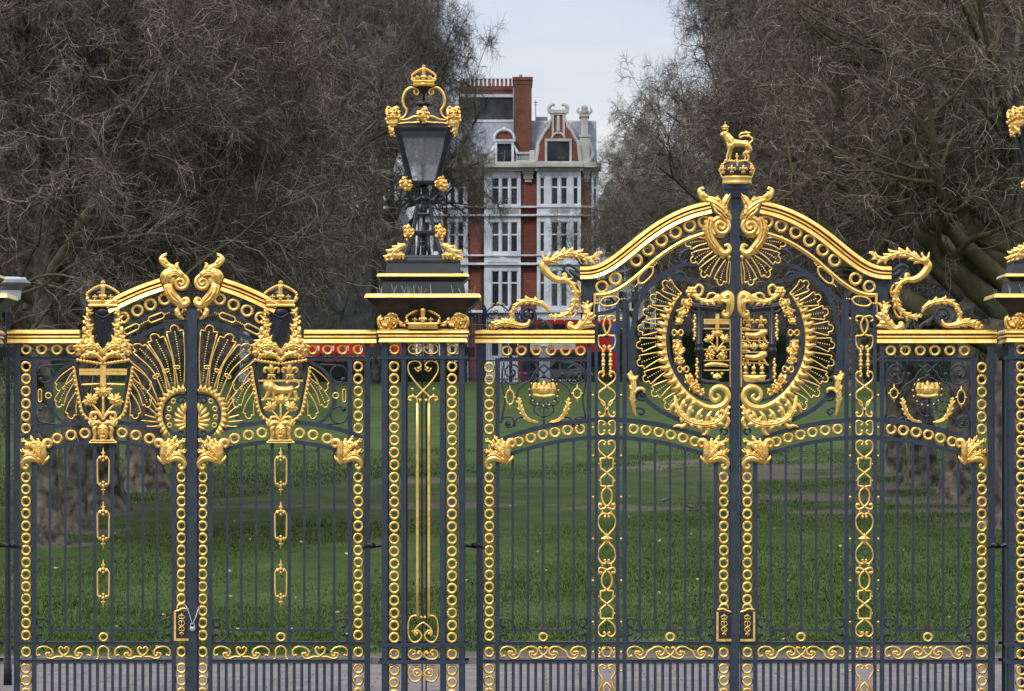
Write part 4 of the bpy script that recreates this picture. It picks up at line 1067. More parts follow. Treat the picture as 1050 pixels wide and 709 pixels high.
    mb.stroke([(706, 312.5), (712, 314.5), (722, 315.5), (738, 317.5)], [2.6, 3.4, 3.4, 3.2], 1.5, .9)
    mb.stroke([(706, 315), (711, 320), (717, 320)], [1.6, 2.6, 2.0], 1.5, .9)
    mb.lathe(716.8, [(316, 3.2), (350, 2.6), (352, 4.2), (354, 4.4), (355.5, 3.2), (358, 4.6), (361, 4.8), (362, 3.6), (364.5, 4.2), (366, 2.8), (390, 2.6), (392, 3.4)], 1.5)
    mb.stroke([(717, 390), (724, 392), (734, 392.5), (743, 396), (748.5, 401)], [2.4, 2.2, 1.9, 1.9, 1.6], 1.2, .9)
    mb.build('shield_bracket', M['black'], T)
    for (x, a, b) in ((712.2, 324, 351), (714.6, 369, 390)):
        mb = MB()
        for i, y in enumerate(np.arange(a, b, 3.0)): mb.ell(x + .7 * math.sin(i * 2.2), y, 4.2, 1.9 - .5 * abs((y - (a + b) / 2) / (b - a)) * 2, 2.0, 1.5)
        mb.build('bud_drop', M['gold'], T)
    mb = MB(); d = 1.5
    mb.box(748.0, 320, 749.2, 397, -2.5, 3.3)
    if arms == 'maple':
        mb.box(721.6, 327.2, 747.6, 329.2, d - 1, d + 1); mb.box(721.6, 329.6, 747.6, 332.6, d - 1, d + 1.4); mb.box(733.6, 322, 737.4, 338, d - 1, d + 1.8)
        mb.box(721.6, 336.6, 747.6, 337.8, d - 1, d + .9)
        sprig(mb, 735.4, 347, 9.4, d)
        mb.box(721.6, 358, 747.6, 359.2, d - 1, d + .9); mb.box(721.6, 369.2, 747.6, 370.4, d - 1, d + .9)
        for x in (728, 741): lump(mb, x, 364.2, 6.0, 4.8, d, seed=int(x), n=7, face=False)
        mb.stroke([(722.4, 375.4), (730, 373.6), (740, 374.2), (747.2, 375.6)], [1.4, 2.4, 2.2, 1.4], d + .4, .9)
        mb.box(721.6, 379.2, 747.6, 380.4, d - 1, d + .9)
        maple(mb, 735.4, 386, 4.6, 180, d); mb.ball(730.4, 383.4, 1.8, d); mb.ball(740.4, 383.4, 1.8, d)
    else:
        for x in (728, 741.2): fleur(mb, x, 331.0, 6.6, d)
        mb.box(721.6, 338, 747.6, 339.0, d - 1, d + .9)
        walking_lion(mb, 735, 344.2, 27, d); mb.box(721.6, 349, 747.6, 350.0, d - 1, d + .9)
        for x in (725.5, 735.4, 744.6): maple(mb, x, 355.5, 5.0, 0, d)
        mb.box(721.6, 360.8, 747.6, 361.8, d - 1, d + .9); walking_lion(mb, 735, 366.8, 27, d); mb.box(721.6, 372, 747.6, 373.0, d - 1, d + .9)
        for q, x in enumerate((726.5, 735.2, 743.6)):
            mb.stroke([(x, 374), (x, 385)], .6, d + .6); mb.ell(x + .6, 378, d + 1, 2.4, 2.6, 1.4); mb.ell(x + .6, 383, d + 1, 2.9, 1.6, 1.4)
        mb.plate([(722.4, 385), (747, 385), (744.6, 391.6), (725.4, 391.6)], d - 1, d + 1, 1.2)
    mb.build('coat_of_arms', M['gold'], T)
    # standing acanthus on the outer strap
    mb = MB()
    acanthus(mb, [(652.4, 427.5), (649.6, 419), (648.4, 408), (649.4, 397), (648.6, 388), (644.6, 383)], [.9, 2.8, 4.2, 4.6, 3.8, 2.0], 4.4, nl=5, ll=1.2, seed=9, fan=30, curl=50)
    mb.stroke([(650, 402), (655, 399), (659.4, 399.5), (660.4, 402.8)], [2.2, 2.4, 1.8, 1.2], 5, .85)
    mb.ball(644.6, 384.5, 2.0, 5)
    mb.build('acanthus_leaf', M['gold'], T, remesh=0.42)
    # scroll creature above the side panel
    mb = MB()
    acanthus(mb, [(562, 268.5), (568, 266), (576, 261.6), (585, 260), (595, 262.4), (604, 266), (611, 263.6), (616.6, 258.2)], [3.4, 4.0, 4.2, 4.2, 3.8, 3.2, 2.4, 1.2], 4, nl=9, ll=1.35, seed=2, fan=36, curl=44)
    mb.ell(560.2, 267.6, 5, 4.2, 4.0, 4.0); mb.stroke([(560, 268), (557, 264), (556, 258.6)], [2.2, 1.6, .5], 5); mb.stroke([(561, 265), (563.5, 261), (563, 259)], [1.6, 1.3, .5], 5)
    mb.stroke([(559.5, 268), (557, 273), (560, 279), (566, 284.6), (573.5, 287.4), (579.6, 285.6), (579, 281.6), (576.2, 282.6)], [3.8, 4.2, 4.2, 3.8, 3.4, 2.6, 2.0, 1.2], 4.4, .8)
    acanthus(mb, [(577, 286.6), (584.5, 290), (589.4, 298), (590, 308), (586.4, 317), (579, 323.2), (570, 325.2), (563.2, 323.4)], [2.8, 3.4, 3.6, 3.5, 3.3, 3.0, 2.6, 1.3], 4.4, nl=9, ll=1.15, seed=6, fan=45, curl=50)
    mb.stroke([(588, 291), (593.6, 294), (595, 301), (592.4, 307)], [1.1, 1.2, 1.2, .9], 3.6)
    mb.stroke([(588.6, 313), (591.8, 317.6), (588, 325), (582, 325.6)], [1.1, 1.2, 1.2, .9], 3.6)
    acanthus(mb, [(563.2, 320), (559, 314), (552, 310.6), (543, 309), (534, 310.4), (527.4, 316), (524.6, 323), (525.2, 330)], [2.0, 3.2, 3.6, 3.7, 3.5, 3.2, 2.9, 2.6], 4.4, nl=8, ll=1.1, seed=7, fan=35, curl=50)
    mb.stroke([(523.5, 327), (527.6, 332), (534.6, 334.2), (540.6, 333), (543, 328.4)], [2.2, 2.8, 2.7, 2.2, 1.5], 4.6, .9)
    acanthus(mb, [(532, 334), (523, 332), (515.6, 331), (508, 333.4), (500.6, 336.4)], [3.2, 4.2, 4.4, 4.0, 1.8], 4.6, nl=6, ll=1.0, seed=12, fan=30, curl=40)
    mb.build('scroll_creature', M['gold'], T, remesh=0.42)
    mb = MB()
    acanthus(mb, [(590, 336.6), (598, 332), (602.4, 324.5), (602.4, 316.6), (600.4, 310.6)], [3.2, 4.6, 4.8, 3.8, 1.3], 4.6, nl=5, ll=1.3, seed=13, fan=42, curl=50)
    mb.stroke([(598, 334), (591, 337.4), (584.4, 335), (584.6, 331.8), (587.4, 332.4)], [4.0, 3.8, 3.0, 2.2, 1.4], 4.6, .8)
    mb.stroke([(600, 332), (606, 327), (611, 323.8)], [3.2, 3.0, 1.0], 5); mb.stroke([(599, 335), (605, 334), (610, 334.8)], [3.0, 2.8, 1.0], 5)
    mb.build('acanthus_leaf', M['gold'], T, remesh=0.42)
    mb = MB()
    P = spiral(541, 323.5, 11, 180, -1.5, 2.5); mb.stroke(P, 1.7, -.6, 1.0, raw=True); mb.ball(541, 323.5, 3.2, -.4)
    mb.stroke([(552, 327), (560, 331), (566, 336)], 1.6, -.6); mb.ball(557, 331, 3.2, -.5); mb.ball(522, 336, 2.4, 0)
    mb.stroke([(594, 296), (588, 288), (578, 276), (584, 272), (594, 280), (598, 290)], 1.5, -1.4); mb.ball(511, 335, 3, -1)
    mb.stroke([(597, 285.6), (589, 281), (584, 277)], [4.0, 3.0, 1.6], -1.2)
    mb.build_each('iron_scrolls', M['iron'], T)
    # side panel with small crown and palm sprays
    cx = 557.6
    mb = MB()
    for q in (-1, 1):
        f = lambda L: [(cx + q * a, b) for a, b in L]
        mb.stroke(f([(0, 383), (6, 377), (12, 372), (20, 372.5)]), .95, 0, 1.3, sides=6)
        mb.stroke(f([(0, 374), (8, 381), (14, 390), (22, 395), (27, 403), (26, 415), (20, 426)]), .95, 0, 1.3, sides=6)
        mb.stroke(f(spiral(33, 382, 9.0, -170, 1.3, 2)), .95, 0, 1.3, sides=6, raw=True); mb.ball(cx + q * 33, 385, 2.4, .6); mb.ball(cx + q * 19, 384, 2.2, .6)
        mb.stroke(f(spiral(36, 434, 8.0, 0, -1.3, 1.5)), .95, 0, 1.3, sides=6, raw=True); mb.ball(cx + q * 36, 435, 2.2, .6)
        mb.stroke(f([(41, 372), (43, 390), (40, 410), (43, 430)]), .9, 0, 1.3, sides=6)
        mb.stroke(f([(24, 382), (26, 392), (34, 394), (41, 390)]), .9, 0, 1.3, sides=6)
        mb.stroke(f([(4, 427), (10, 421), (8, 415), (3, 417), (5, 420)]), .9, 0, 1.3, sides=6)
        mb.stroke(f([(3, 411), (8, 416), (14, 413), (12, 409), (9, 411)]), .9, 0, 1.3, sides=6)
        mb.stroke(f([(14, 432), (22, 428), (28, 430), (30, 438)]), .9, 0, 1.3, sides=6)
    mb.stroke([(cx, 410), (cx, 436)], .9, 0, 1.3, sides=6); mb.ell(cx, 427, .6, 3.2, 1.6, 1.6); mb.ball(cx, 386, 2.2, .6)
    R = [(cx + 14.5 * math.cos(a), 401.5 + 14.5 * math.sin(a)) for a in np.arange(30) / 30 * 2 * PI]
    mb.stroke(R, .8, 0, 1.3, raw=True, closed=True, sides=6)
    mb.build_each('panel_scrolls', M['iron'], T)
    mb = MB()
    for a in range(-52, 240, 24):
        if -150 < a - 90 < 150 and not (235 < a < 305): mb.ball(cx + 14.8 * math.cos(math.radians(a)), 401.5 + 14.8 * math.sin(math.radians(a)), 1.15, 1.4)
    mb.build('dot_ring', M['gold'], T)
    mb = MB()
    mb.stroke([(cx - 10.5, 405.2), (cx, 406.6), (cx + 10.5, 405.2)], 1.9, 3.0, 1)
    for a in (-9, -4.6, 0, 4.6, 9): mb.stroke([(cx + a * .9, 405), (cx + a * 1.12, 399), (cx + a * 1.0, 394 - (1.6 if a == 0 else 0)), (cx + a * .8, 393)], [1.9, 2.6, 2.0, .9], [3, 4, 4, 3], .85, n=4)
    mb.ell(cx, 400, 3.6, 9.5, 5.2, 2.4); mb.ball(cx, 391.6, 1.3, 4)
    mb.build('small_crown', M['gold'], T, remesh=0.36)
    for q in (-1, 1):
        mb = MB()
        k = 1 if q < 0 else .95
        acanthus(mb, [(cx + q * 6, 433.4), (cx + q * 15, 431), (cx + q * 21, 425), (cx + q * 24.6, 416), (cx + q * 25.5, 408)], [1.2, 2.3, 2.7, 2.5, .9], 3, nl=7, ll=1.3, seed=20 + q, fan=30, curl=35, dl=.3)
        mb.build('palm_spray', M['gold'], T)
        mb = MB(); x, y, h = (522.8, 407.6, 7.0) if q < 0 else (591.8, 403.6, 4.6)
        mb.poly([(x - 1.6, y - h), (x + 1.6, y - h), (x + 3.8, y - h * .5), (x + 3.8, y + h * .5), (x + 1.6, y + h), (x - 1.6, y + h), (x - 3.8, y + h * .5), (x - 3.8, y - h * .5)], .85, 1.6, closed=True)
        for s_ in (-1, 1):
            mb.stroke([(x, y + s_ * h), (x, y + s_ * (h + 4.8))], [1.4, .4], 1.8); mb.stroke([(x + s_ * 3.8, y), (x + s_ * 6, y)], [1.2, .6], 1.8)
        mb.build('gilt_cartouche', M['gold'], T)
    lock_box(T, 742.3, 0, 642, -1, 13.8)
    hinges(T, 488.6, -1)
    if post:
        MIRROR[0] = None
        crown_and_lion(T)
    MIRROR[0] = None
    return T

def crown_and_lion(T):
    cx = 755.6
    mb = MB(); mb.loft(cx, [(217, 6, 5), (204, 7, 6), (203, 10, 8), (196, 11, 9), (194, 13.5, 10), (189.6, 14, 10)], 0)
    mb.build('finial_base', M['iron'], T)
    mb = MB()
    prof = [(189.6, 14.5), (188.4, 15.4), (187, 15.0), (185.6, 14.8), (183.4, 15.2), (181.6, 15.8), (181, 15.2)]
    mb.lathe(cx, prof, 0, 20)
    for a in range(0, 360, 45):
        u = math.radians(a + 22); x, d = cx + 15.4 * math.cos(u), 15.4 * math.sin(u)
        if d > -8: fleur(mb, x, 175.0, 4.6, d)
    for q in (-1, 1):
        mb.stroke([(cx + q * 15.2, 181), (cx + q * 17, 175), (cx + q * 14.6, 169), (cx + q * 8, 165.6), (cx, 166.4)], 1.0, 0, 1)
        beads(mb, [(cx + q * 15.4, 181), (cx + q * 17.4, 175), (cx + q * 14.8, 168.6), (cx + q * 8, 165), (cx, 165.6)], 1.2, 12, 0)
    mb.stroke([(cx, 178), (cx, 170), (cx, 166)], 1.0, 12, 1); mb.stroke([(cx - 1.6, 160.6), (cx + 1.6, 160.6)], .7, 1); mb.stroke([(cx, 166), (cx, 157.6)], .8, 1); mb.ball(cx, 164.6, 1.8, 0)
    mb.build('crown', M['gold'], T)
    mb = MB(); mb.lathe(cx, [(181, 13.6), (175, 14.8), (170, 12.6), (166.8, 7), (166, 2)], 0, 18); mb.build('crown_cap', M['black'], T)
    # standing crowned lion, facing left
    mb = MB()
    mb.stroke([(750, 146.5), (755, 147.2), (761, 147.4), (766.4, 147.8)], [4.4, 4.0, 3.2, 3.8], 0, .8)
    mb.stroke([(751.5, 149), (747.6, 143.5), (744.8, 138.5)], [5.0, 4.9, 3.6], 0, .85)
    for i in range(9):
        a = (745.5 + (i % 3) * 2.4, 139 + (i // 3) * 4.0 + (i % 3)); q = (-1) ** i
        mb.stroke([a, (a[0] + .8, a[1] + 2.6), (a[0] - .4, a[1] + 4.6)], [1.0, 1.4, .6], q * 2.6, 1, n=3)
    mb.ell(743.8, 137.2, 0, 3.5, 3.3, 3.0); mb.ell(740.8, 138.6, 0, 2.0, 1.7, 1.8); mb.stroke([(741, 136), (739, 138)], .9, 0)
    for q in (-1, 1): mb.ell(745.6, 134.8, q * 2.2, 1.1, 1.2, .8)
    for q in (-1, 1):
        mb.stroke([(749.4, 149), (748.4 - q, 155), (747.2 - q * 1.6, 160), (746.6 - q * 1.6, 164.4), (744.6 - q * 1.6, 165)], [2.6, 1.6, 1.2, 1.1, 1.1], q * 2.6, 1)
        mb.stroke([(766, 149), (768.2 + q, 154), (764.4 + q * 1.6, 158), (766.0 + q * 1.6, 161.8), (764.6 + q * 1.6, 165), (762.6 + q * 1.6, 165.2)], [3.2, 2.2, 1.3, 1.1, 1.1, 1.0], q * 2.6, 1)
    mb.stroke([(768.6, 147), (771.5, 144), (769.5, 140.4), (763, 139.4), (758.8, 141), (759, 137.6), (763.6, 136.2), (767.6, 137)], [1.2, 1.0, .95, .95, .9, .9, 1.0, 1.3], 0, 1)
    for x, y in ((765.4, 135.6), (768.4, 136.6), (767.6, 139.2)): mb.ell(x, y, 0, 1.5, 1.2, 1.2)
    lion = mb.build('lion', M['gold'], T, remesh=0.4)
    mb = MB()
    mb.lathe(743.6, [(133.8, 2.9), (132.2, 3.3), (131.6, 3.0)], 0, 12); mb.lathe(743.6, [(131.6, 2.7), (129.4, 2.6), (128.2, 1.2), (127.6, .4)], 0, 12)
    for a in range(0, 360, 60): mb.ball(743.6 + 3.2 * math.cos(math.radians(a)), 130.4, .8, 3.2 * math.sin(math.radians(a)))
    mb.stroke([(743.6, 128), (743.6, 125.4)], .5, 0)
    mb.build('crown', M['gold'], lion)
# ------------------------------------------------------------------ piers with lanterns (built at the middle one's place, then copied)
def pier(label):
    c = 434.5; FD = 36.0
    T = thing('gate_pier', label, 'gate pier', W(c, 727, 0), group='iron gate piers')
    def post(x0, x1, d0, d1, y0=352.2, name='upright'):
        mb = MB(); mb.box(x0, y0, x1, 727, d0, d1); return mb.build(name, M['iron'], T)
    for face in (FD, -FD):
        for q in (-1, 1):
            for a, b in ((36.4, 42.2), (17.2, 22.4)):
                x0, x1 = sorted((c + q * a, c + q * b)); post(x0, x1, face - 3, face + 3)
            if face < 0: post(*sorted((c + q * 1.4, c + q * 2.9)), face * .7 - 1, face * .7 + 1, name='inner_bar')
        for (y0, y1) in ((365.8, 369.2), (658.8, 662.2), (676.2, 679.6), (719, 724)):
            mb = MB(); mb.box(c - 46, y0, c + 46, y1, face - 3.8, face + 3.8); mb.build('rail', M['iron'], T)
    for q in (-1, 1):
        for (y0, y1) in ((366, 369), (659, 662), (676.4, 679.4)):
            mb = MB(); mb.box(min(c + q * 37, c + q * 41.6), y0, max(c + q * 37, c + q * 41.6), y1, -FD + 4, FD - 4); mb.build('side_rail', M['iron'], T)
        mb = MB(); mb.box(min(c + q * 37, c + q * 41.4), 353, max(c + q * 37, c + q * 41.4), 726, -7, 7); mb.build('hanging_post', M['iron'], T)
        for dd in np.arange(-24, 25, 12):
            if abs(dd) < 1: continue
            mb = MB(); mb.box(min(c + q * 38, c + q * 40.6), 369.3, max(c + q * 38, c + q * 40.6), 658.7, dd - 1.2, dd + 1.2); mb.build('side_bar', M['iron'], T)
    mb = MB(); mb.box(c - 47, 723, c + 47, 731, -47, 47); mb.build('plinth', M['iron'], T)
    for q in (-1, 1):
        x = c + q * 29.4
        ring(T, x, 359.2, 5.8, 3.2, FD)
        for k in range(23): ring(T, x, 376.6 + 12.56 * k, 5.8, 3.2, FD)
        for y in (669.6, 686.2, 698.6, 711): ring(T, x, y, 5.8, 3.2, FD)
    # long gilt motif on the face
    d = FD
    mb = MB()
    for q in (-1, 1):
        f = lambda L: [(c + q * a, b) for a, b in L]
        w = 1.05
        mb.stroke(f([(4.5, 378.5), (2.2, 376), (4.5, 371.8), (10, 371), (15, 374.5), (15, 382), (10, 390), (4, 397), (-3, 404), (-8, 408.4), (-11, 405)]), w, d, 1.1)
        mb.stroke(f([(2, 379.4), (5.6, 381.4), (8.4, 378.2)]), w * .9, d, 1.1)
        mb.ball(c + q * 4.6, 378.4, 1.8, d + 1); mb.ball(c + q * 11, 399.6, 1.7, d + 1); mb.ball(c + q * 3, 411, 1.8, d + 1)
        mb.stroke(f([(13.2, 412.5), (15.2, 410), (13.5, 407.4), (8.5, 407.6), (6.0, 411), (5.9, 416)]), 1.25, d, 1.1)
        mb.ball(c + q * 13, 411.2, 2.0, d + .6)
        mb.stroke(f([(5.9, 414), (5.9, 632)]), 1.7, d, .8)
        mb.stroke(f([(5.9, 630), (12, 631.5), (15.2, 638), (15, 650), (11, 657), (5, 656.5), (1.6, 651), (5.4, 645.5), (9, 648), (7.4, 651)]), w, d, 1.1)
        mb.stroke(f([(0, 637), (6, 641.5), (9.5, 647)]), w * .9, d, 1.1); mb.ball(c + q * 1.8, 632, 1.5, d + .8); mb.ball(c + q * 6.4, 648.5, 1.8, d + 1)
        # small panels
        mb2 = MB()
        for yy in (358.8, 669.8):
            mb2.stroke(f([(9.5, yy + 1), (8, yy - 3), (12, yy - 4.6), (15.4, yy), (12, yy + 4.6), (5, yy + 4.6), (1.2, yy + .6), (3.6, yy - 3.2), (6.2, yy - .8)]), w, d, 1.1)
            mb2.ball(c + q * 4.4, yy - 1, 1.5, d + .8); mb2.ball(c + q * 10, yy, 1.5, d + .8)
        mb2.stroke(f([(2, 690), (5, 692), (9.5, 691), (9.5, 686), (5, 684.8), (1.6, 689), (4, 696), (11, 697), (15, 691), (14, 683.6), (8, 681.6), (3.4, 683)]), w, d, 1.1)
        mb2.ball(c + q * 6, 689, 1.9, d + 1)
        mb2.build_each('scroll_panel', M['gold'], T)
    mb.build('long_motif', M['gold'], T)
    # gilt cornice all round with a centre breakfront
    cor = [(352.2, 39.5), (352.2, 45.0), (351.8, 45.3), (347.9, 43.9), (347.7, 42.0), (346.9, 42.0), (346.8, 45.4), (346.2, 46.0), (344.4, 44.8), (344.2, 42.8), (343.4, 42.8), (343.2, 46.2), (342.4, 46.9), (340.6, 46.4), (339.2, 45.2), (338.6, 44.2), (338.6, 39)]
    mb = MB(); mb.loft(c, [(y, h) for y, h in cor]); mb.cur = 1; mb.loft(c, [(347.65, 42.3), (346.95, 42.3)]); mb.loft(c, [(344.1, 43.1), (343.5, 43.1)]); mb.build('cornice', [M['gold'], M['bole']], T)
    mb = MB()
    mb.loft(c, [(y, 25.4 + (h - 43.2) * .8 if h > 40 else 20, (h - 30) * .5) for y, h in cor], cd=32.5)
    mb.cur = 1; mb.loft(c, [(347.65, 24.7, 6.2), (346.95, 24.7, 6.2)], cd=32.5); mb.loft(c, [(344.1, 25.3, 6.6), (343.5, 25.3, 6.6)], cd=32.5)
    mb.build('cornice_breakfront', [M['gold'], M['bole']], T)
    mb = MB(); mb.loft(c, [(338.6, 35.5), (325.6, 35.5), (325.2, 41), (319, 45.5), (309.0, 56.8), (307.3, 57.6)]); mb.build('cap', M['black'], T)
    mb = MB(); mb.loft(c, [(307.3, 59.0), (306.9, 59.3), (303.6, 57.9), (303.0, 57.2), (303.0, 50), (307.3, 50)]); mb.build('gilt_band', M['gold'], T)
    mb = MB(); mb.loft(c, [(303.2, 43), (290.4, 41), (286.2, 45.4), (285.2, 45.4)]); mb.loft(c, [(282.4, 39), (271, 36.6), (270.8, 37.6), (268.4, 37.6), (268.2, 21.5), (264.6, 20.4)]); mb.build('lamp_base', M['black'], T)
    mb = MB(); mb.loft(c, [(285.3, 46.9), (285.0, 47.1), (282.6, 45.9), (282.2, 45.4), (282.2, 36), (285.3, 36)]); mb.build('gilt_band', M['gold'], T)
    rr = random.Random(4); mb = MB()
    for i in range(46):
        x = c + rr.uniform(-55, 55); dd = rr.choice((rr.uniform(45, 56), rr.uniform(-56, -45)))
        mb.beam((x, 303.4, dd), (x + rr.uniform(-4, 4), 295 + rr.uniform(-2, 3), dd + rr.uniform(-2, 2)), .22, 4)
    mb.build('bird_spikes', M['steel'], T)
    mb = MB(); crown_top(mb, c, 314, 338.8, 17, 42.0, 8.0); mb.loft(c, [(338.6, 14, 7), (336, 15.5, 8)], 42); mb.build('crown', M['gold'], T)
    for q in (-1, 1):
        mb = MB()
        f = lambda L: [(c + q * a, b) for a, b in L]
        lump(mb, c + q * 34, 329.5, 9.5, 9.5, 39, seed=31, n=12)
        acanthus(mb, f([(28, 334), (24, 331), (21, 335), (17, 334)]), [2, 2, 1.8, .8], 41, nl=3, ll=1.2, seed=3)
        mb.stroke(f([(42, 324), (45, 329), (43, 336), (36, 338)]), [1.2, 2.2, 2.4, 1.6], 38)
        mb.build('lion_mask', M['gold'], T, remesh=0.42)
    return T

def lantern(label):
    c = 434.5
    T = thing('lantern', label, 'lantern', W(c, 264.8, 0), group='lanterns on the gate piers')
    I = M['black']
    # open foot
    mb = MB()
    for q in (-1, 1):
        for e in (-1, 1):
            mb.beam((c + q * 19, 264.7, e * 19), (c + q * 11.5, 241, e * 11.5), 2.7, 4, 2.3)
            mb.beam((c + q * 11.5, 241, e * 11.5), (c + q * 7.6, 221, e * 7.6), 2.4, 4, 2.0)
            P = np.array([(c + q * 7.6, 221, e * 7.6), (c + q * 6.4, 210, e * 6.4), (c + q * 8.2, 199, e * 8.2), (c + q * 13, 189.5, e * 13)])
            for a, b in zip(P[:-1], P[1:]): mb.beam(a, b, 2.1, 4)
            mb.beam((c + q * 6, 264.7, e * 17), (c + q * 4.4, 241, e * 11.5), 1.6, 6)
    mb.build_each('foot', I, T)
    mb = MB(); mb.loft(c, [(241.4, 12.4), (239.6, 13.2), (237.4, 13.2), (237, 11)]); mb.loft(c, [(222, 8.2), (220, 9), (218.6, 8.4)]); mb.loft(c, [(264.8, 21), (262.4, 20)])
    mb.stroke([(c + 2.4 * math.cos(a), 251 + 2.4 * math.sin(a)) for a in np.arange(12) / 12 * 2 * PI], .9, 13.5, raw=True, closed=True); mb.stroke([(c, 253.4), (c, 264)], .9, 15)
    mb.build_each('collar', I, T)
    mb = MB(); mb.lathe(c, [(264, 3), (246, 2.6), (240, 3.4), (236, 1.6), (222, 1.5), (219, 3.2), (214, 3.8), (208, 2.2), (196, 1.6), (190, 5)], 0, 10); mb.build('gas_pipe', I, T)
    for q in (-1, 1):
        for e in (-1, 1):
            mb = MB(); lump(mb, c + q * 16, 239, 6.4, 8.6, e * 12, seed=5, n=11, face=True); mb.build('gilt_mask', M['gold'], T, remesh=0.42)
            mb = MB(); lump(mb, c + q * 18, 188.6, 7.0, 7.6, e * 13, seed=6, n=11, face=True); mb.build('gilt_mask', M['gold'], T, remesh=0.42)
            mb = MB(); x = c + q * 26.5
            mb.ell(x, 263, e * 22, 7.2, 5.6, 6); acanthus(mb, [(c + q * 19, 252, ), (c + q * 24, 254.5), (c + q * 29, 258.5), (c + q * 33.5, 265), (c + q * 35, 268)], [2.6, 3.8, 4.2, 3.4, 1.4], e * 22 + 3, nl=5, ll=1.4, seed=7)
            for i in range(4): mb.stroke([(c + q * (20 + i * 3.6), 262), (c + q * (20.5 + i * 3.8), 267.6)], [1.7, 1.3], e * 22 + 4)
            mb.build('gilt_paw', M['gold'], T, remesh=0.45)
    mb = MB()
    for q in (-1, 1):
        mb.stroke([(c + q * 3, 203), (c + q * 9, 206), (c + q * 14, 201), (c + q * 18, 198), (c + q * 19.5, 205), (c + q * 18, 214)], [1.6, 2, 1.6, 2.2, 3.6, 1.8], 8, .9)
        for i in range(8): mb.ell(c + q * (16.6 + (i % 3) * 1.9), 199 + i * 2.1, 9 + (i % 2), 2.1, 2.1, 2.0)
    mb.ell(c, 204, 10, 3, 3, 2)
    mb.build('swag', I, T, remesh=.5)
    # lantern body
    y0, h0, y1, h1 = 136.0, 26.6, 186.0, 13.6
    mb = MB()
    for q in (-1, 1):
        for e in (-1, 1):
            mb.beam((c + q * h0, y0, e * h0), (c + q * h1, y1, e * h1), 3.6, 4, 3.0)
    mb.loft(c, [(190, 12), (189, 15), (186.4, 15.4), (185.6, 12.8)])
    for ee in (-1, 1):
        mb.box(c - h0, y0 - 3.5, c + h0, y0 + 4.0, ee * h0 - 1.4, ee * h0 + 1.4)
        mb.box(c + ee * h0 - 1.3, y0 - 3.4, c + ee * h0 + 1.3, y0 + 3.9, -h0, h0)
    mb.build('lantern_frame', I, T)
    for (ax, e) in ((0, 1), (0, -1), (1, 1), (1, -1)):
        mb = MB()
        a, b = h0 - .6, h1 - .6
        if ax == 0: V = [(c - a, y0, e * a), (c + a, y0, e * a), (c + b, y1, e * b), (c - b, y1, e * b)]
        else: V = [(c + e * a, y0, -a), (c + e * a, y0, a), (c + e * b, y1, b), (c + e * b, y1, -b)]
        mb.add(V, [(0, 1, 2, 3)], False); mb.build('pane', M['lampglass'], T)
    mb = MB(); mb.lathe(c - 1, [(186, 1), (172, 1), (171, 2.6), (166, 3.4), (163, 2.6), (161, 1.2)], 0, 10); mb.lathe(c + 1, [(163, .6), (138, .5)], 0, 6); mb.stroke([(c - 5, 166), (c - 1, 168), (c + 3, 163)], 1.1, 2); mb.build('burner', I, T)
    mb = MB(); mb.loft(c, [(135.4, 29.4), (132.6, 30), (131.4, 27.6), (126, 21.5), (119, 15.4), (113, 10.8), (110.4, 9.4)])
    mb.lathe(c, [(111, 5), (108.6, 5.6), (108.4, 8.0), (105.6, 8.4), (104.6, 7.0), (103.6, 3)], 0, 14)
    mb.build('roof', I, T)
    for e in (-1, 1):
        mb = MB()
        for q in (-1, 1):
            f = lambda L: [(c + q * a, b) for a, b in L]
            mb.stroke(f([(4, 121), (10, 121.4), (16, 124), (23, 124.6), (28, 123)]), [1.4, 1.1, .9, .9, 1.2], e * 24)
            mb.stroke(f([(4, 127), (10, 127.6), (16, 127.6), (26, 129)]), [1.4, 1.0, .9, .9], e * 26)
        mb.build_each('roof_swag', M['gold'], T)
        mb = MB(); lump(mb, c, 119.6, 7.2, 9.0, e * 25, seed=9, n=11); mb.build('gilt_mask', M['gold'], T, remesh=.42)
        for q in (-1, 1):
            mb = MB(); x = c + q * 30.5
            lump(mb, x + q * .5, 119.5, 8.6, 10.5, e * 26, seed=10, n=12)
            lump(mb, x, 133.5, 5.4, 6.8, e * 26, seed=11, n=9, face=False)
            mb.ell(x, 127, e * 26, 5.5, 7, 5)
            mb.build('lion_mask', M['gold'], T, remesh=.45)
    # brackets carrying the crown
    mb = MB()
    for q in (-1, 1):
        f = lambda L: [(c + q * a, b) for a, b in L]
        mb.stroke(f([(6.2, 97.6), (5.0, 94), (8, 91), (13.5, 90.2), (18.4, 94), (21.2, 101), (20.8, 108), (17.6, 113), (18.4, 118), (22.5, 121.4), (27.5, 119.5)]), [1.0, 1.1, 1.4, 1.6, 1.7, 1.5, 1.4, 1.3, 1.3, 1.3, 1.2], 0, 1.2)
        mb.stroke(f([(6.5, 97.6), (9.4, 96.4), (9.8, 93)]), 1.0, 0, 1.1)
    mb.build('crown_bracket', M['gold'], T)
    mb = MB(); mb.lathe(c, [(104, 1.6), (98, 1.2), (94, 4), (91, 5), (89.6, 8)], 0, 10)
    for q in (-1, 1): mb.stroke([(c + q * 2, 95), (c + q * 5, 92), (c + q * 4, 98)], 1.2, 0)
    mb.build('finial_base', I, T)
    mb = MB(); crown_top(mb, c, 67, 88.6, 12.2, 0, 12.0); mb.lathe(c, [(89.2, 9.8), (87, 10.8), (85, 10)], 0, 16)
    for a in (0, 90, 180, 270): fleur(mb, c + 10.5 * math.cos(math.radians(a + 45)), 82, 3.4, 10.5 * math.sin(math.radians(a + 45)))
    mb.build('crown', M['gold'], T)
    return T
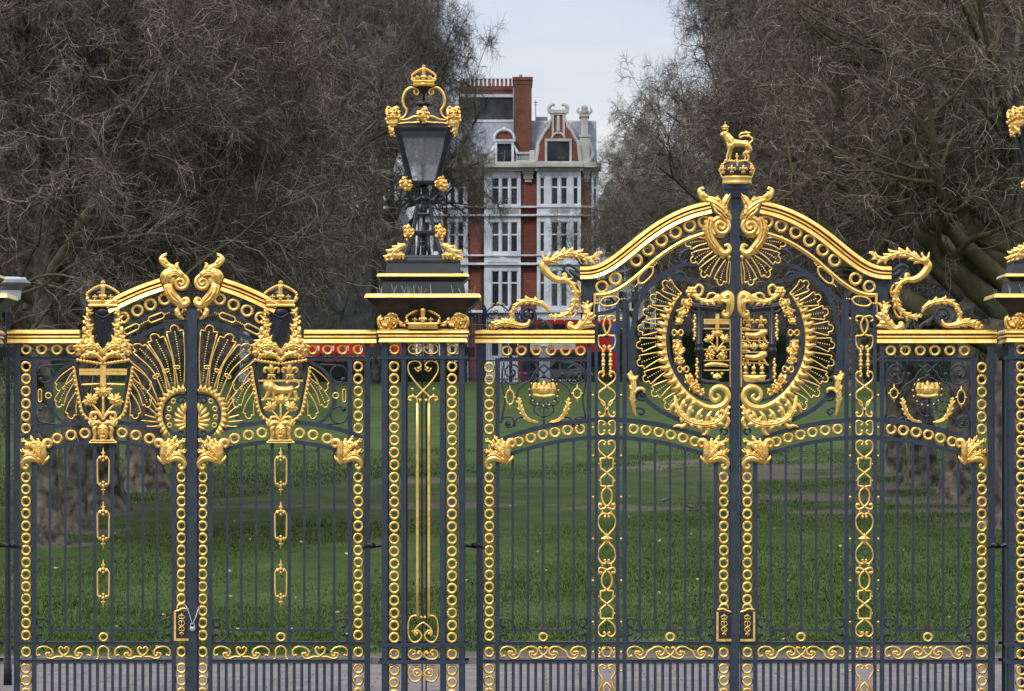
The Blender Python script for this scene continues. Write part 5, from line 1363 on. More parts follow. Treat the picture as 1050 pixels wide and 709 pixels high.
# ------------------------------------------------------------------ ground
def hgt(d):
    """lawn height at distance d in front of the camera: flat, then rising to the street"""
    return np.interp(d, [0, 84, 100, 140, 345, 356, 4000], [0, 0, .28, 1.52, 7.9, 8.05, 8.05])
def hz(d): return float(hgt(d))
def far(x, y, d): return Vector(((x - CX) * S * d / CAMD, d - CAMD, CAMZ + (HY - y) * S * d / CAMD))
def on_ground(x, d): return Vector(((x - CX) * S * d / CAMD, d - CAMD, hz(d)))

def fbm(x, y, oct=4, seed=0):
    r = np.random.default_rng(seed); v = 0; a = 1.0
    for o in range(oct):
        for _ in range(4):
            t = r.uniform(0, 2 * PI); f = (1.9 ** o) * r.uniform(.7, 1.3)
            v = v + a * .35 * np.sin(f * (x * math.cos(t) + y * math.sin(t)) + r.uniform(0, 6.28))
        a *= .6
    return v

def soil_mask(X, Y):
    d = Y + CAMD
    n = fbm(X * .55, Y * .25, 5, 3); n2 = fbm(X * 1.4, Y * .6, 4, 9)
    def blob(px, dd, rx, rd): 
        x0 = (px - CX) * S * dd / CAMD
        return np.exp(-((X - x0) / rx) ** 2 - ((d - dd) / rd) ** 2)
    m = 0.95 * np.exp(-((d - 74.6 - .5 * n) / 3.0) ** 2)
    m = np.maximum(m, 0.5 * np.exp(-((d - 81 - n) / 2.2) ** 2) * (0.5 + .4 * n2))
    m = np.maximum(m, 0.72 * np.exp(-((d - 139.5 - .6 * n) / 1.9) ** 2) * (.85 + .35 * n2))
    m = np.maximum(m, 0.55 * blob(690, 172, 3.0, 13) * (.7 + .5 * n2) + .68 * blob(815, 170, 3.2, 15) * (.7 + .5 * n2))
    m = np.maximum(m, .75 * blob(860, 148, 4, 4)); m = np.maximum(m, .6 * blob(470, 160, 3, 3))
    for px, dd, rx in ((49, 119, 2.2), (73, 126, 2.2), (104, 136, 3.0), (148, 152, 3.6), (945, 156, 3.8), (980, 144, 3), (1034, 131, 3.5)):
        m = np.maximum(m, .8 * blob(px, dd, rx * .62, rx * .8))
    m = m + .22 * n2 * (m > .08) + .10 * np.maximum(n, 0) - .03
    return np.clip(m, 0, 1)

def build_ground():
    xs = np.concatenate([[-2500, -900, -300, -120, -60, -34], np.linspace(-26, 26, 150), [34, 60, 120, 300, 900, 2500]])
    ds = np.concatenate([[-400, -100, 0, 40, 70], np.linspace(72, 160, 300), np.linspace(161, 356, 180), [360, 380, 420, 600, 1200, 4000]])
    Xg, Dg = np.meshgrid(xs, ds); Z = hgt(Dg) + .05 * fbm(Xg * .3, Dg * .12, 3, 5) * ((Dg > 76) & (Dg < 340))
    V = np.stack([Xg.ravel(), Dg.ravel() - CAMD, Z.ravel()], 1)
    nx, nd = len(xs), len(ds)
    i = np.arange(nd - 1)[:, None] * nx + np.arange(nx - 1)[None, :]; i = i.ravel()
    F = np.stack([i, i + 1, i + nx + 1, i + nx], 1)
    m, n, l, b = nt('lawn')
    at = n.new('ShaderNodeAttribute'); at.attribute_name = 'soil'
    geo = n.new('ShaderNodeNewGeometry')
    mp = n.new('ShaderNodeMapping'); mp.inputs['Scale'].default_value = (1, .35, 1); l.new(geo.outputs['Position'], mp.inputs['Vector'])
    t = noise(n, l, .9, 8, .75, vec=mp.outputs['Vector']); t2 = noise(n, l, 9, 5, .7, vec=mp.outputs['Vector'])
    g = ramp(n, l, t.outputs['Fac'], [(.28, (.022, .040, .007)), (.5, (.041, .071, .011)), (.66, (.068, .096, .022)), (.8, (.105, .105, .045))])
    so = ramp(n, l, t2.outputs['Fac'], [(.3, (.060, .046, .034)), (.7, (.150, .124, .098))])
    th = n.new('ShaderNodeMath'); th.operation = 'MULTIPLY_ADD'; l.new(t2.outputs['Fac'], th.inputs[0]); th.inputs[1].default_value = .9; th.inputs[2].default_value = -.45
    ad = n.new('ShaderNodeMath'); ad.operation = 'ADD'; ad.use_clamp = True; l.new(at.outputs['Fac'], ad.inputs[0]); l.new(th.outputs[0], ad.inputs[1])
    sm = n.new('ShaderNodeMapRange'); sm.interpolation_type = 'SMOOTHSTEP'; sm.inputs['From Min'].default_value = .22; sm.inputs['From Max'].default_value = .75
    l.new(ad.outputs[0], sm.inputs['Value'])
    mixn = n.new('ShaderNodeMix'); mixn.data_type = 'RGBA'
    l.new(sm.outputs['Result'], mixn.inputs[0]); l.new(g.outputs['Color'], mixn.inputs[6]); l.new(so.outputs['Color'], mixn.inputs[7])
    l.new(mixn.outputs[2], b.inputs['Base Color']); b.inputs['Roughness'].default_value = .95; b.inputs['Specular IOR Level'].default_value = .15
    bp = n.new('ShaderNodeBump'); bp.inputs['Strength'].default_value = .8; bp.inputs['Distance'].default_value = .05
    l.new(t2.outputs['Fac'], bp.inputs['Height']); l.new(bp.outputs['Normal'], b.inputs['Normal'])
    me = mesh_np('ground', V, [F], m)
    a = me.attributes.new('soil', 'FLOAT', 'POINT'); a.data.foreach_set('value', soil_mask(V[:, 0], V[:, 1]).astype(np.float32))
    o = bpy.data.objects.new('ground', me); COL.objects.link(o); tag(o, None, None, kind='structure')
    # pavement either side of the gate
    pm = simple('paving', (.130, .106, .096), (.21, .178, .163), 1.6, .85, bump=.3, bscale=30)
    mb = []
    def sheet(name, x0, x1, y0, y1, z, mat):
        me = mesh_np(name, [(x0, y0, z), (x1, y0, z), (x1, y1, z), (x0, y1, z)], [[(0, 1, 2, 3)]], mat, False)
        o = bpy.data.objects.new(name, me); COL.objects.link(o); tag(o, None, None, kind='structure'); return o
    n_, l_ = pm.node_tree.nodes, pm.node_tree.links; bt = n_.new('ShaderNodeTexBrick'); bt.inputs['Scale'].default_value = 1.0; bt.inputs['Mortar Size'].default_value = .012; bt.inputs['Brick Width'].default_value = .9; bt.inputs['Row Height'].default_value = .6
    gp = n_.new('ShaderNodeNewGeometry'); l_.new(gp.outputs['Position'], bt.inputs['Vector']); bt.inputs['Color1'].default_value = (1, 1, 1, 1); bt.inputs['Color2'].default_value = (.86, .86, .86, 1); bt.inputs['Mortar'].default_value = (.35, .33, .3, 1)
    pb = n_['Principled BSDF']; src = pb.inputs['Base Color'].links[0].from_socket; mu = n_.new('ShaderNodeMix'); mu.data_type = 'RGBA'; mu.blend_type = 'MULTIPLY'; mu.inputs[0].default_value = 1
    l_.new(src, mu.inputs[6]); l_.new(bt.outputs['Color'], mu.inputs[7]); l_.new(mu.outputs[2], pb.inputs['Base Color'])
    sheet('pavement', -80, 80, -14, 12.6, .006, pm)
    sheet('road', -80, 80, -90, -14, .004, simple('asphalt', (.045, .045, .047), (.065, .064, .064), 2, .9))
    V = []; F = []
    for i, x in enumerate(np.arange(-80, 80, 1.0)):
        b0 = len(V)
        for yy in (12.6, 12.9):
            for zz in (0, .10):
                for xx in (x + .004, x + .996): V.append((xx, yy, zz))
        F += [(b0, b0 + 1, b0 + 3, b0 + 2), (b0 + 2, b0 + 3, b0 + 7, b0 + 6), (b0 + 4, b0 + 6, b0 + 7, b0 + 5), (b0, b0 + 2, b0 + 6, b0 + 4), (b0 + 1, b0 + 5, b0 + 7, b0 + 3)]
    o = bpy.data.objects.new('kerb', mesh_np('kerb', V, [F], simple('kerb_stone', (.11, .10, .09), (.17, .155, .14), 3, .9), False)); COL.objects.link(o); tag(o, None, None, kind='structure')
    sheet('street', -200, 200, 297, 316, 8.06, simple('street_asphalt', (.05, .05, .052), (.07, .07, .07), 2, .9))

def build_grass():
    r = np.random.default_rng(21); N = 300000
    d = 74 + 120 * r.random(N) ** 1.3
    half = d * S * 560 / CAMD + 5
    X = (r.random(N) * 2 - 1) * half; Y = d - CAMD
    keep = r.random(N) > soil_mask(X, Y) * 1.5
    X, Y, d = X[keep], Y[keep], d[keep]; N = len(X)
    Z = hgt(d)
    h = r.uniform(.02, .055, N) * (1 + .5 * (fbm(X * .8, Y * .4, 3, 8) > .3)); a = r.uniform(0, 2 * PI, N); w = r.uniform(.008, .02, N)
    lean = r.uniform(-.05, .05, (N, 2))
    V = np.empty((N, 3, 3)); V[:, 0] = np.stack([X - np.cos(a) * w, Y - np.sin(a) * w, Z - .02], 1); V[:, 1] = np.stack([X + np.cos(a) * w, Y + np.sin(a) * w, Z - .02], 1)
    V[:, 2] = np.stack([X + lean[:, 0], Y + lean[:, 1], Z + h], 1)
    F = np.arange(N * 3).reshape(-1, 3)
    gm = simple('grass_blades', (.024, .046, .006), (.054, .086, .014), .45, .8, spec=.2, lo=.3, hi=.7)
    o = bpy.data.objects.new('grass', mesh_np('grass', V.reshape(-1, 3), [F], gm, False)); COL.objects.link(o)
    tag(o, 'short winter grass on the park lawn behind the gates', 'grass', kind='stuff')
    # fallen leaves
    N = 130
    d = 75 + 75 * r.random(N) ** 1.3; X = (r.random(N) * 2 - 1) * d * S * 520 / CAMD; Y = d - CAMD; Z = hgt(d) + .05
    V = []; F = []
    for x, y, z in zip(X, Y, Z):
        s_ = r.uniform(.025, .06); t = r.uniform(0, 6.28); b0 = len(V)
        for k in range(5):
            V.append((x + s_ * math.cos(t + k * 1.256), y + s_ * math.sin(t + k * 1.256), z + r.uniform(-.02, .05)))
        F.append((b0, b0 + 1, b0 + 2, b0 + 3, b0 + 4))
    lm = simple('dead_leaves', (.22, .13, .06), (.42, .33, .20), 3, .9)
    o = bpy.data.objects.new('fallen_leaves', mesh_np('fallen_leaves', V, [F], lm, False)); COL.objects.link(o)
    tag(o, 'scattered fallen leaves lying on the lawn', 'leaves', kind='stuff')

# ------------------------------------------------------------------ bare trees
def tubes(P, R, k):
    """P (B,n,3), R (B,n) -> verts, quads"""
    B, n = P.shape[:2]
    T = np.gradient(P, axis=1); T /= np.linalg.norm(T, axis=2, keepdims=True) + 1e-9
    ref = np.zeros_like(T); ref[..., 2] = 1.0
    vert = np.abs(T[..., 2]) > .92; ref[vert] = (1, 0, 0)
    ref = np.repeat(ref[:, :1], n, 1)
    A = np.cross(T, ref); A /= np.linalg.norm(A, axis=2, keepdims=True) + 1e-9
    Bn = np.cross(T, A)
    a = np.arange(k) / k * 2 * PI
    V = P[:, :, None, :] + R[:, :, None, None] * (A[:, :, None, :] * np.cos(a)[None, None, :, None] + Bn[:, :, None, :] * np.sin(a)[None, None, :, None])
    idx = np.arange(B * n * k).reshape(B, n, k)
    F = np.stack([idx[:, :-1], np.roll(idx, -1, 2)[:, :-1], np.roll(idx, -1, 2)[:, 1:], idx[:, 1:]], -1).reshape(-1, 4)
    return V.reshape(-1, 3), F

def grow(st, dr, L, n, wig, trop, r):
    N = len(st); P = np.empty((N, n + 1, 3)); P[:, 0] = st
    u = dr / np.linalg.norm(dr, axis=1, keepdims=True)
    for i in range(n):
        u = u + r.normal(0, wig, (N, 3)); u[:, 2] += trop(i / n)
        u /= np.linalg.norm(u, axis=1, keepdims=True)
        P[:, i + 1] = P[:, i] + u * (L / n)[:, None]
    return P

def children(P, m, t0, t1, angle, r, flat=0.6):
    B, n = P.shape[:2]
    t = r.uniform(t0, t1, (B, m)) * (n - 1); i = np.minimum(t.astype(int), n - 2); f = (t - i)[..., None]
    b = np.arange(B)[:, None]
    st = P[b, i] * (1 - f) + P[b, i + 1] * f
    tg = P[b, i + 1] - P[b, i]; tg /= np.linalg.norm(tg, axis=2, keepdims=True)
    rd = r.normal(0, 1, (B, m, 3)); rd[..., 2] *= flat
    rd -= tg * (rd * tg).sum(2, keepdims=True); rd /= np.linalg.norm(rd, axis=2, keepdims=True)
    an = np.radians(r.uniform(*angle, (B, m)))[..., None]
    return st.reshape(-1, 3), (tg * np.cos(an) + rd * np.sin(an)).reshape(-1, 3), (t / (n - 1)).reshape(-1)

def tree_mesh(name, seed, H=22.0, rad=9.0, trunk_r=.62, limbs=None, fork=4.2, dense=1.0, droop=0.0, twigmat='twig', barkmat='bark'):
    r = np.random.default_rng(seed)
    # trunk
    n = 9; z = np.linspace(0, H * .62, n)
    tp = np.stack([np.cumsum(r.normal(0, .10, n)), np.cumsum(r.normal(0, .10, n)), z], 1); tp[0, :2] = 0; tp[1, :2] *= .3
    tr = np.interp(z, [0, .5, 1.6, fork, H * .35, H * .62], [trunk_r * 1.75, trunk_r * 1.22, trunk_r, trunk_r * .92, trunk_r * .5, .10])
    zf = np.concatenate([[-.3, 0, .25, .6, 1.2], z[1:]]); tpf = np.stack([np.interp(zf, z, tp[:, 0]), np.interp(zf, z, tp[:, 1]), zf], 1)
    trf = np.interp(zf, [-.3, 0, .25, .6, 1.2, fork, H * .35, H * .62], [trunk_r * 2.0, trunk_r * 1.7, trunk_r * 1.4, trunk_r * 1.18, trunk_r * 1.02, trunk_r * .9, trunk_r * .5, .10])
    tv, tf = tubes(tpf[None], trf[None], 14)
    ang = np.arctan2(tv[:, 1], tv[:, 0]); k = 1 + .10 * np.sin(3 * ang + seed) + .07 * np.sin(5 * ang + tv[:, 2] * .8) + .05 * np.sin(9 * ang + tv[:, 2] * 2.1)
    k = k * (1 + .18 * np.maximum(0, 1 - tv[:, 2] / 1.2) * np.sin(5 * ang + seed))
    tv[:, :2] = tv[:, :2] * k[:, None]
    VB, FB, nb = [tv], [tf], len(tv)
    def addb(P, R, kk):
        nonlocal nb
        v, f = tubes(P, R, kk); VB.append(v); FB.append(f + nb); nb += len(v)
    # limbs
    if limbs is None:
        m = 11; az = np.arange(m) * 2.399 + r.uniform(0, 6); hh = np.linspace(fork, H * .55, m) + r.uniform(-.4, .4, m)
        el = np.radians(np.linspace(28, 62, m) + r.uniform(-8, 8, m)); LL = rad * np.linspace(1.12, .72, m) * r.uniform(.88, 1.12, m)
        rr = np.linspace(.30, .13, m) * trunk_r / .62
    else:
        az = np.radians([q[0] for q in limbs]); hh = np.array([q[1] for q in limbs]); el = np.radians([q[2] for q in limbs]); LL = np.array([q[3] for q in limbs]); rr = np.array([q[4] for q in limbs]); m = len(limbs)
    st = np.stack([np.interp(hh, z, tp[:, 0]), np.interp(hh, z, tp[:, 1]), hh], 1)
    dr = np.stack([np.cos(az) * np.cos(el), np.sin(az) * np.cos(el), np.sin(el)], 1)
    P1 = grow(st, dr, LL, 12, .11, lambda t: .03 - .07 * t - droop * t, r)
    R1 = rr[:, None] * np.interp(np.linspace(0, 1, 13), [0, .08, .5, 1], [1.25, 1, .62, .16])[None]
    addb(P1, R1, 8)
    s2, d2, t2 = children(P1, 10, .18, 1.0, (28, 70), r)
    L2 = np.repeat(LL, 10) * (.62 - .36 * t2) * r.uniform(.8, 1.25, len(t2))
    P2 = grow(s2, d2, L2, 9, .13, lambda t: .03 - .06 * t - droop * t, r)
    R2 = (np.repeat(rr, 10) * (.42 - .22 * t2))[:, None] * np.linspace(1, .2, 10)[None]
    addb(P2, np.maximum(R2, .012), 5)
    # top leader gets side shoots through P2-like branches
    s2b, d2b, t2b = children(tp[None], 16, .55, 1.0, (35, 75), r)
    L2b = rad * .5 * (1.15 - .6 * t2b) * r.uniform(.8, 1.2, len(t2b)); P2b = grow(s2b, d2b, L2b, 9, .12, lambda t: .02, r)
    addb(P2b, .07 * np.linspace(1, .2, 10)[None] * np.ones((len(P2b), 1)), 5)
    P2 = np.concatenate([P2, P2b]); L2 = np.concatenate([L2, L2b])
    m3 = int(10 * dense)
    s3, d3, t3 = children(P2, m3, .12, 1.0, (25, 70), r, .8)
    L3 = np.clip(np.repeat(L2, m3) * (.52 - .25 * t3), .7, 3.2) * r.uniform(.75, 1.25, len(t3))
    P3 = grow(s3, d3, L3, 6, .22, lambda t: -.02 - .07 * t, r)
    addb(P3, np.maximum(.026 * (L3 / 2)[:, None] * np.linspace(1, .3, 7)[None], .009), 3)
    m4 = int(8 * dense)
    s4, d4, t4 = children(P3, m4, .12, 1.0, (25, 65), r, .9)
    L4 = np.clip(np.repeat(L3, m4) * .55, .5, 1.5) * r.uniform(.7, 1.3, len(t4))
    P4 = grow(s4, d4, L4, 4, .28, lambda t: -.05 - .08 * t, r)
    VT, FT = tubes(P4, np.broadcast_to(.0095 * np.linspace(1, .55, 5)[None], P4.shape[:2]), 3)
    m5 = int(7 * dense)
    s5, d5, t5 = children(P4, m5, .1, 1.0, (25, 70), r, 1)
    L5 = r.uniform(.22, .62, len(t5))
    P5 = grow(s5, d5, L5, 2, .32, lambda t: -.05, r)
    v5, f5 = tubes(P5, np.broadcast_to(.0062 * np.array([1, .8, .5])[None], P5.shape[:2]), 3)
    FT = [FT, f5 + len(VT)]; VT = np.concatenate([VT, v5])
    tm = mesh_np(name + '_trunk', np.concatenate(VB), [np.concatenate(FB)], M[barkmat])
    tm.materials.append(M['trunkbark'])
    mi = np.zeros(len(tm.polygons), np.int32); mi[:len(tf)] = 1; tm.polygons.foreach_set('material_index', mi)
    cm = mesh_np(name + '_crown', VT, [np.concatenate(FT)], M[twigmat])
    return tm, cm

def place_tree(meshes, loc, rz, sc, label, group, sz=None, haze=False):
    T = thing('bare_tree', label, 'tree', loc, rz, group)
    T.scale = (sc, sc, sz or sc)
    for nme, me in zip(('trunk', 'crown'), meshes):
        o = bpy.data.objects.new(nme, me); COL.objects.link(o); o.parent = T
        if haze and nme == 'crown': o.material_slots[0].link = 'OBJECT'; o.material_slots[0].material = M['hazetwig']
    return T

def build_trees():
    A = tree_mesh('broad', 3, 22, 9.0, .34, dense=.88)
    B = tree_mesh('loose', 11, 21, 8.5, .50, droop=.02, twigmat='twig')
    C = tree_mesh('dense', 29, 20, 8.0, .38, dense=1.0, twigmat='twig2')
    limbs = [(176, 4.6, 24, 6.6, .36), (196, 5.4, 34, 6.6, .34), (165, 6.0, 44, 7.0, .30), (203, 7.0, 24, 6.4, .27), (152, 7.5, 38, 6.6, .26), (226, 6.0, 40, 7.0, .24), (184, 6.6, 38, 7.0, .28),
             (180, 8.5, 33, 6.8, .25), (172, 9.6, 52, 6.5, .22), (20, 6.5, 35, 8, .26), (70, 7.5, 40, 8, .22), (320, 7.0, 40, 8, .22), (265, 8.5, 45, 7.5, .18), (120, 8.8, 50, 8, .18), (195, 10.5, 55, 7, .17), (0, 10, 60, 7, .16)]
    H = tree_mesh('hero', 5, 21, 9.5, .50, limbs=limbs, fork=4.6, dense=.64, barkmat='moss')
    row = 'plane trees in the two rows beyond the gates'
    spec = [
        (A, 48, 119, .4, .92, 'nearest bare plane tree of the left row, slim trunk behind the far left bars'),
        (C, 73, 127, 2.1, .95, 'second bare plane tree from the front in the left row'),
        (B, 104, 137, 4.0, 1.05, 'stout bare plane tree of the left row, under the shield with the cross'),
        (B, 147, 153, 5.2, 1.08, 'fourth bare plane tree of the left row, nearest the narrow gate\'s meeting post'),
        (H, 1040, 128, 0.0, 1.0, 'nearest bare plane tree of the right row, thick mossy limbs reaching left'),
        (C, 981, 144, 1.0, 1.08, 'second bare plane tree of the right row, flared trunk behind the far right bars'),
        (B, 946, 157, 2.35, .88, 'third bare plane tree of the right row, stout trunk near the knotted gilt column'),
        (A, 918, 168, 3.0, .98, 'fourth bare plane tree of the right row, slim trunk close behind the third'),
    ]
    for me, x, d, rz, sc, lab in spec: place_tree(me, on_ground(x, d), rz, sc, lab, row)
    far_g = 'bare trees along the far edge of the park'
    fs = [
        (B, 150, 250, 1.2, 1.05, 'far bare tree straight above the narrow gate\'s left scrolled crest'),
        (C, 205, 328, .2, 1.3, 'far bare tree seen over the narrow gate\'s meeting post'),
        (A, 265, 336, 2.6, 1.25, 'far bare tree seen over the crowned shield with fleurs-de-lis', 1.6),
        (C, 301, 330, 4.4, 1.35, 'far bare tree just right of the shield with fleurs-de-lis', 1.9),
        (B, 391, 340, 3.4, 1.02, 'tallest far bare tree close left of the gate pier lantern', 1.95),
        (C, 397, 345, .9, .85, 'slender far bare tree behind the lantern, its twigs reaching the red house', 1.9),
        (A, 652, 351, 2.9, .62, 'small far bare tree right of the red brick block, before the pale terrace', .95),
        (C, 696, 344, 5.0, .92, 'far bare tree left of the crowned lion, its twigs thinning towards the sky'),
        (A, 762, 336, 1.4, 1.12, 'far bare tree straight behind the crowned lion', 1.5),
        (B, 818, 330, 2.2, 1.3, 'far bare tree just right of the crowned lion', 1.7),
        (C, 875, 322, 3.2, 1.25, 'far bare tree above the right end of the wide gate\'s arch'),
        (A, 935, 300, 4.1, 1.15, 'far bare tree behind the mossy limbs at the far right'),
        (C, 30, 262, 3.7, 1.1, 'far bare tree behind the left row at the picture\'s left edge'),
        (A, 85, 300, 1.9, 1.2, 'far bare tree seen over the shield with the cross'),
    ]
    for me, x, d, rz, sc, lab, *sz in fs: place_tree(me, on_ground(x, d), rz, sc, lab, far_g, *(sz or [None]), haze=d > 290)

# ------------------------------------------------------------------ far things: the same design units, scaled to their distance
def at_distance(d=60.0):
    global S, OFFY
    S = 0.0115 * d / 60.0; OFFY = d - 60.0
def bay(T, x0, x1, lights, rows, proj, y0, y1):
    """stone window bay with recessed windows; lights: list of groups of (xa, xb)"""
    mb = MB()
    allL = sorted(l for g in lights for l in g)
    xs = [x0] + [v for l in allL for v in l] + [x1]
    for i in range(0, len(xs), 2): mb.box(xs[i], y0, xs[i + 1], y1, .3, proj)
    ys = [y0] + [v for r in rows for v in r[:2]] + [y1]
    for i in range(0, len(ys), 2):
        for a, b in allL: mb.box(a, ys[i], b, ys[i + 1], .4, proj - .4)
    mb.build('window_bay', M['stone'], T)
    for ya, yb, tr in rows:
        for g in lights:
            fr = MB()
            for a, b in g:
                w = .95; d0, d1 = proj - 3.4, proj - 1.6
                fr.box(a, ya, a + w, yb, d0, d1); fr.box(b - w, ya, b, yb, d0, d1)
                fr.box(a + w, ya, b - w, ya + w, d0, d1 - .1); fr.box(a + w, yb - w, b - w, yb, d0, d1 - .1); fr.box(a + w, tr - .75, b - w, tr + .75, d0, d1 - .1)
            f = fr.build('window', M['wood'], T)
            pn = MB()
            for a, b in g: pn.box(a + .1, ya + .1, b - .1, yb - .1, proj - 4.4, proj - 3.0)
            pn.build('pane', M['pane'], f)

def build_house():
    at_distance(385)
    T = thing('mansion_block', 'red brick mansion block with pale stone window bays, balustrade, scrolled gable and tall chimneys', 'building', W(525, 397.6, 0))
    mb = MB(); mb.box(428, 175, 613.5, 398, -150, 0); mb.build('wall', M['brick'], T)
    rows = [(182.5, 210.7, 192.7), (228, 259, 241), (278, 315, 290.5), (333, 366, 345)]
    bay(T, 430, 455, [[(433.5, 441)], [(443.5, 451)]], rows, 5, 176, 396)
    bay(T, 459, 480, [[(461.5, 467)], [(469, 476)]], rows, 5, 176, 396)
    bay(T, 496.5, 534, [[(504, 512.2), (514, 521.6), (523.4, 531)]], rows, 5, 176, 396)
    bay(T, 550.5, 595.5, [[(553.4, 558.6)], [(565, 572.4), (574.6, 581.8)], [(587.4, 592.8)]], rows, 13, 176, 396)
    bay(T, 606.5, 613, [[(608.0, 612)]], rows, 5, 176, 396)
    for y0, y1, pj in ((211.6, 213.4, 7), (220.2, 222, 8), (261.4, 263, 7), (269.8, 272, 8), (318.4, 321, 8)):
        mb = MB()
        mb.box(428, y0, 549.4, y1, .5, pj); mb.box(549.5, y0, 596.5, y1, .5, pj + 7.6); mb.box(596.6, y0, 614, y1, .5, pj)
        mb.build('string_course', M['stone'], T)
    mb = MB()
    for k in range(16):
        for x0 in (505,): mb.box(x0 + k * 1.7, 214.2, x0 + k * 1.7 + .9, 218.6, 5.1, 6.2)
    for k in range(12): mb.box(563 + k * 1.8, 214.2, 563 + k * 1.8 + .9, 218.6, 13.1, 14.2)
    mb.build('carved_band', M['oldstone'], T)
    mb = MB(); mb.plate([(500, 269.6), (515.5, 263.6), (531, 269.6)], 5.2, 8.5); mb.build('window_pediment', M['stone'], T)
    for x in (480.5, 534.6, 596.5):
        w = 13 if x < 590 else 9
        mb = MB(); mb.box(x + 1, 176.2, x + w, 178.5, .4, 7.4); mb.box(x + 2, 178.6, x + w - 1, 183.6, .4, 5.6); mb.box(x + 3.5, 183.7, x + w - 2.5, 187, .4, 4); mb.build('capital', M['oldstone'], T)
    mb = MB(); mb.box(492.6, 176, 494.4, 396, .3, 2.4); mb.build('drainpipe', M['dark'], T)
    mb = MB()
    for (y0, y1, pj, mt) in ((166.6, 168.6, 12, 0), (168.7, 172.4, 16, 0), (172.5, 176, 9, 0)):
        mb.box(427, y0, 549, y1, -2, pj); mb.box(549.1, y0, 597.5, y1, -2, pj + 7); mb.box(597.6, y0, 616, y1, -2, pj)
    mb.build('cornice', M['oldstone'], T)
    # slate mansard and dormers
    mb = MB(); V = [(428, 167, -4), (612, 167, -4), (612, 122.5, -30), (428, 122.5, -30), (428, 122.4, -140), (612, 122.4, -140), (428, 167, -140), (612, 167, -140)]
    mb.add(V, [(0, 1, 2, 3), (3, 2, 5, 4), (0, 3, 4, 6), (1, 7, 5, 2), (6, 4, 5, 7)], False); R = mb.build('roof', M['slate'], T)
    mb = MB(); mb.box(428, 121, 545, 123.4, -33, -28.6); mb.box(545.5, 122, 612, 124, -33, -28.8); mb.build('ridge', M['stone'], R)
    mb = MB()
    for x0, x1 in ((430, 503), (529, 548)):
        mb.box(x0, 156.4, x1, 158.6, 3, 8); mb.box(x0, 164.6, x1, 166.5, 3, 8)
        x = x0 + 1.5
        while x < x1 - 1:
            mb.lathe(x, [(164.5, .6), (162.8, 1.05), (160.6, .6), (158.7, .9)], 5.5, 6); x += 2.55
    for x in (466, 487, 503.5, 545.5): mb.box(x - 2.6, 154.8, x + 2.6, 166.6, 2.4, 8.6)
    mb.build('balustrade', M['oldstone'], T)
    mb = MB()
    mb.box(507, 145.6, 509.8, 166.4, -14, 5); mb.box(524.4, 145.6, 527, 166.4, -14, 5); mb.box(509.9, 145.6, 524.3, 147.6, -14, 4.8); mb.box(505.5, 143.4, 528.5, 145.5, -14, 6); mb.box(509.9, 147.7, 524.3, 166.4, -14, -2)
    A = [(517 + 10.5 * math.cos(a), 143.4 - 10.2 * math.sin(a)) for a in np.linspace(0, PI, 13)]
    mb.stroke(A, 1.4, 3, 1, raw=True); mb.ball(517, 133, 2.6, 3)
    mb.stroke([(507, 150), (503.5, 157), (502.5, 165)], [1.2, 1.8, 2.2], 2); mb.stroke([(527, 150), (530.5, 157), (531.5, 165)], [1.2, 1.8, 2.2], 2)
    D = mb.build('dormer', M['stone'], T)
    mb = MB(); mb.plate([(517 + 9 * math.cos(a), 143.2 - 8.6 * math.sin(a)) for a in np.linspace(0, PI, 13)], -10, 2); mb.build('dormer_pediment', M['brick'], D)
    mb = MB(); mb.box(510, 148, 516.6, 166, -1.9, -.6); mb.box(517.4, 148, 524.2, 166, -1.9, -.6); mb.build('pane', M['pane'], D)
    half = [(0, 113), (6.4, 113), (6.4, 121), (8.8, 127), (10, 131), (14, 136), (17, 142), (20.4, 148), (21, 154), (22.8, 166.5)]
    O = [(572.4 + a, b) for a, b in half] + [(572.4 - a, b) for a, b in half[::-1]]
    mb = MB(); mb.plate(O, -6, 8); G = mb.build('gable', M['brick'], T)
    mb = MB()
    for q in (-1, 1):
        mb.stroke([(572.4 + q * a, b) for a, b in half[1:]], [1.2, 1.3, 1.5, 1.6, 1.6, 1.7, 1.8, 1.8, 2.0], 8, 1.2)
        mb.stroke([(572.4 + q * 10, 113.2), (572.4 + q * 8.4, 109.6), (572.4 + q * 4.6, 107.6), (572.4 + q * 4.4, 110)], [1.6, 1.9, 1.2, .5], 8)
        mb.box(572.4 + q * 5.6 - 1.1, 118, 572.4 + q * 5.6 + 1.1, 140, 8.1, 9.4)
        mb.stroke([(572.4 + q * 11, 131), (572.4 + q * 13, 127), (572.4 + q * 10, 126)], [1.4, 1.6, .8], 8)
    mb.box(561.6, 113.2, 583.2, 116.8, 2, 10.5); mb.box(564, 117, 580.8, 118.6, 2, 9.5)
    mb.stroke([(572.4, 120), (572.4, 136)], [1.5, 2.2], 8.4)
    mb.box(558.4, 143, 586.4, 145.6, 8.1, 10.4); mb.box(558.6, 145.7, 561, 166.4, 8.1, 10); mb.box(583.8, 145.7, 586.2, 166.4, 8.1, 10)
    mb.stroke([(572.4 + 6.5 * math.cos(a), 143 - 6 * math.sin(a)) for a in np.linspace(0, PI, 11)], 1.3, 8.8, raw=True)
    mb.build('gable_trim', M['oldstone'], G)
    mb = MB(); mb.box(561.1, 145.7, 583.7, 166.4, 8.05, 8.8); mb.build('pane', M['pane'], G)
    mb = MB(); mb.ell(575.5, 163.8, 11, 5.5, 3.6, 3); mb.build('window_shrub', M['leaf'], G)
    # party wall gable end and finial at the right corner
    mb = MB()
    mb.box(594, 140, 604.6, 166.5, -40, 4); mb.box(595.6, 120, 603, 139.9, -40, 3); mb.box(593.4, 138.4, 605.4, 141, -38, 5)
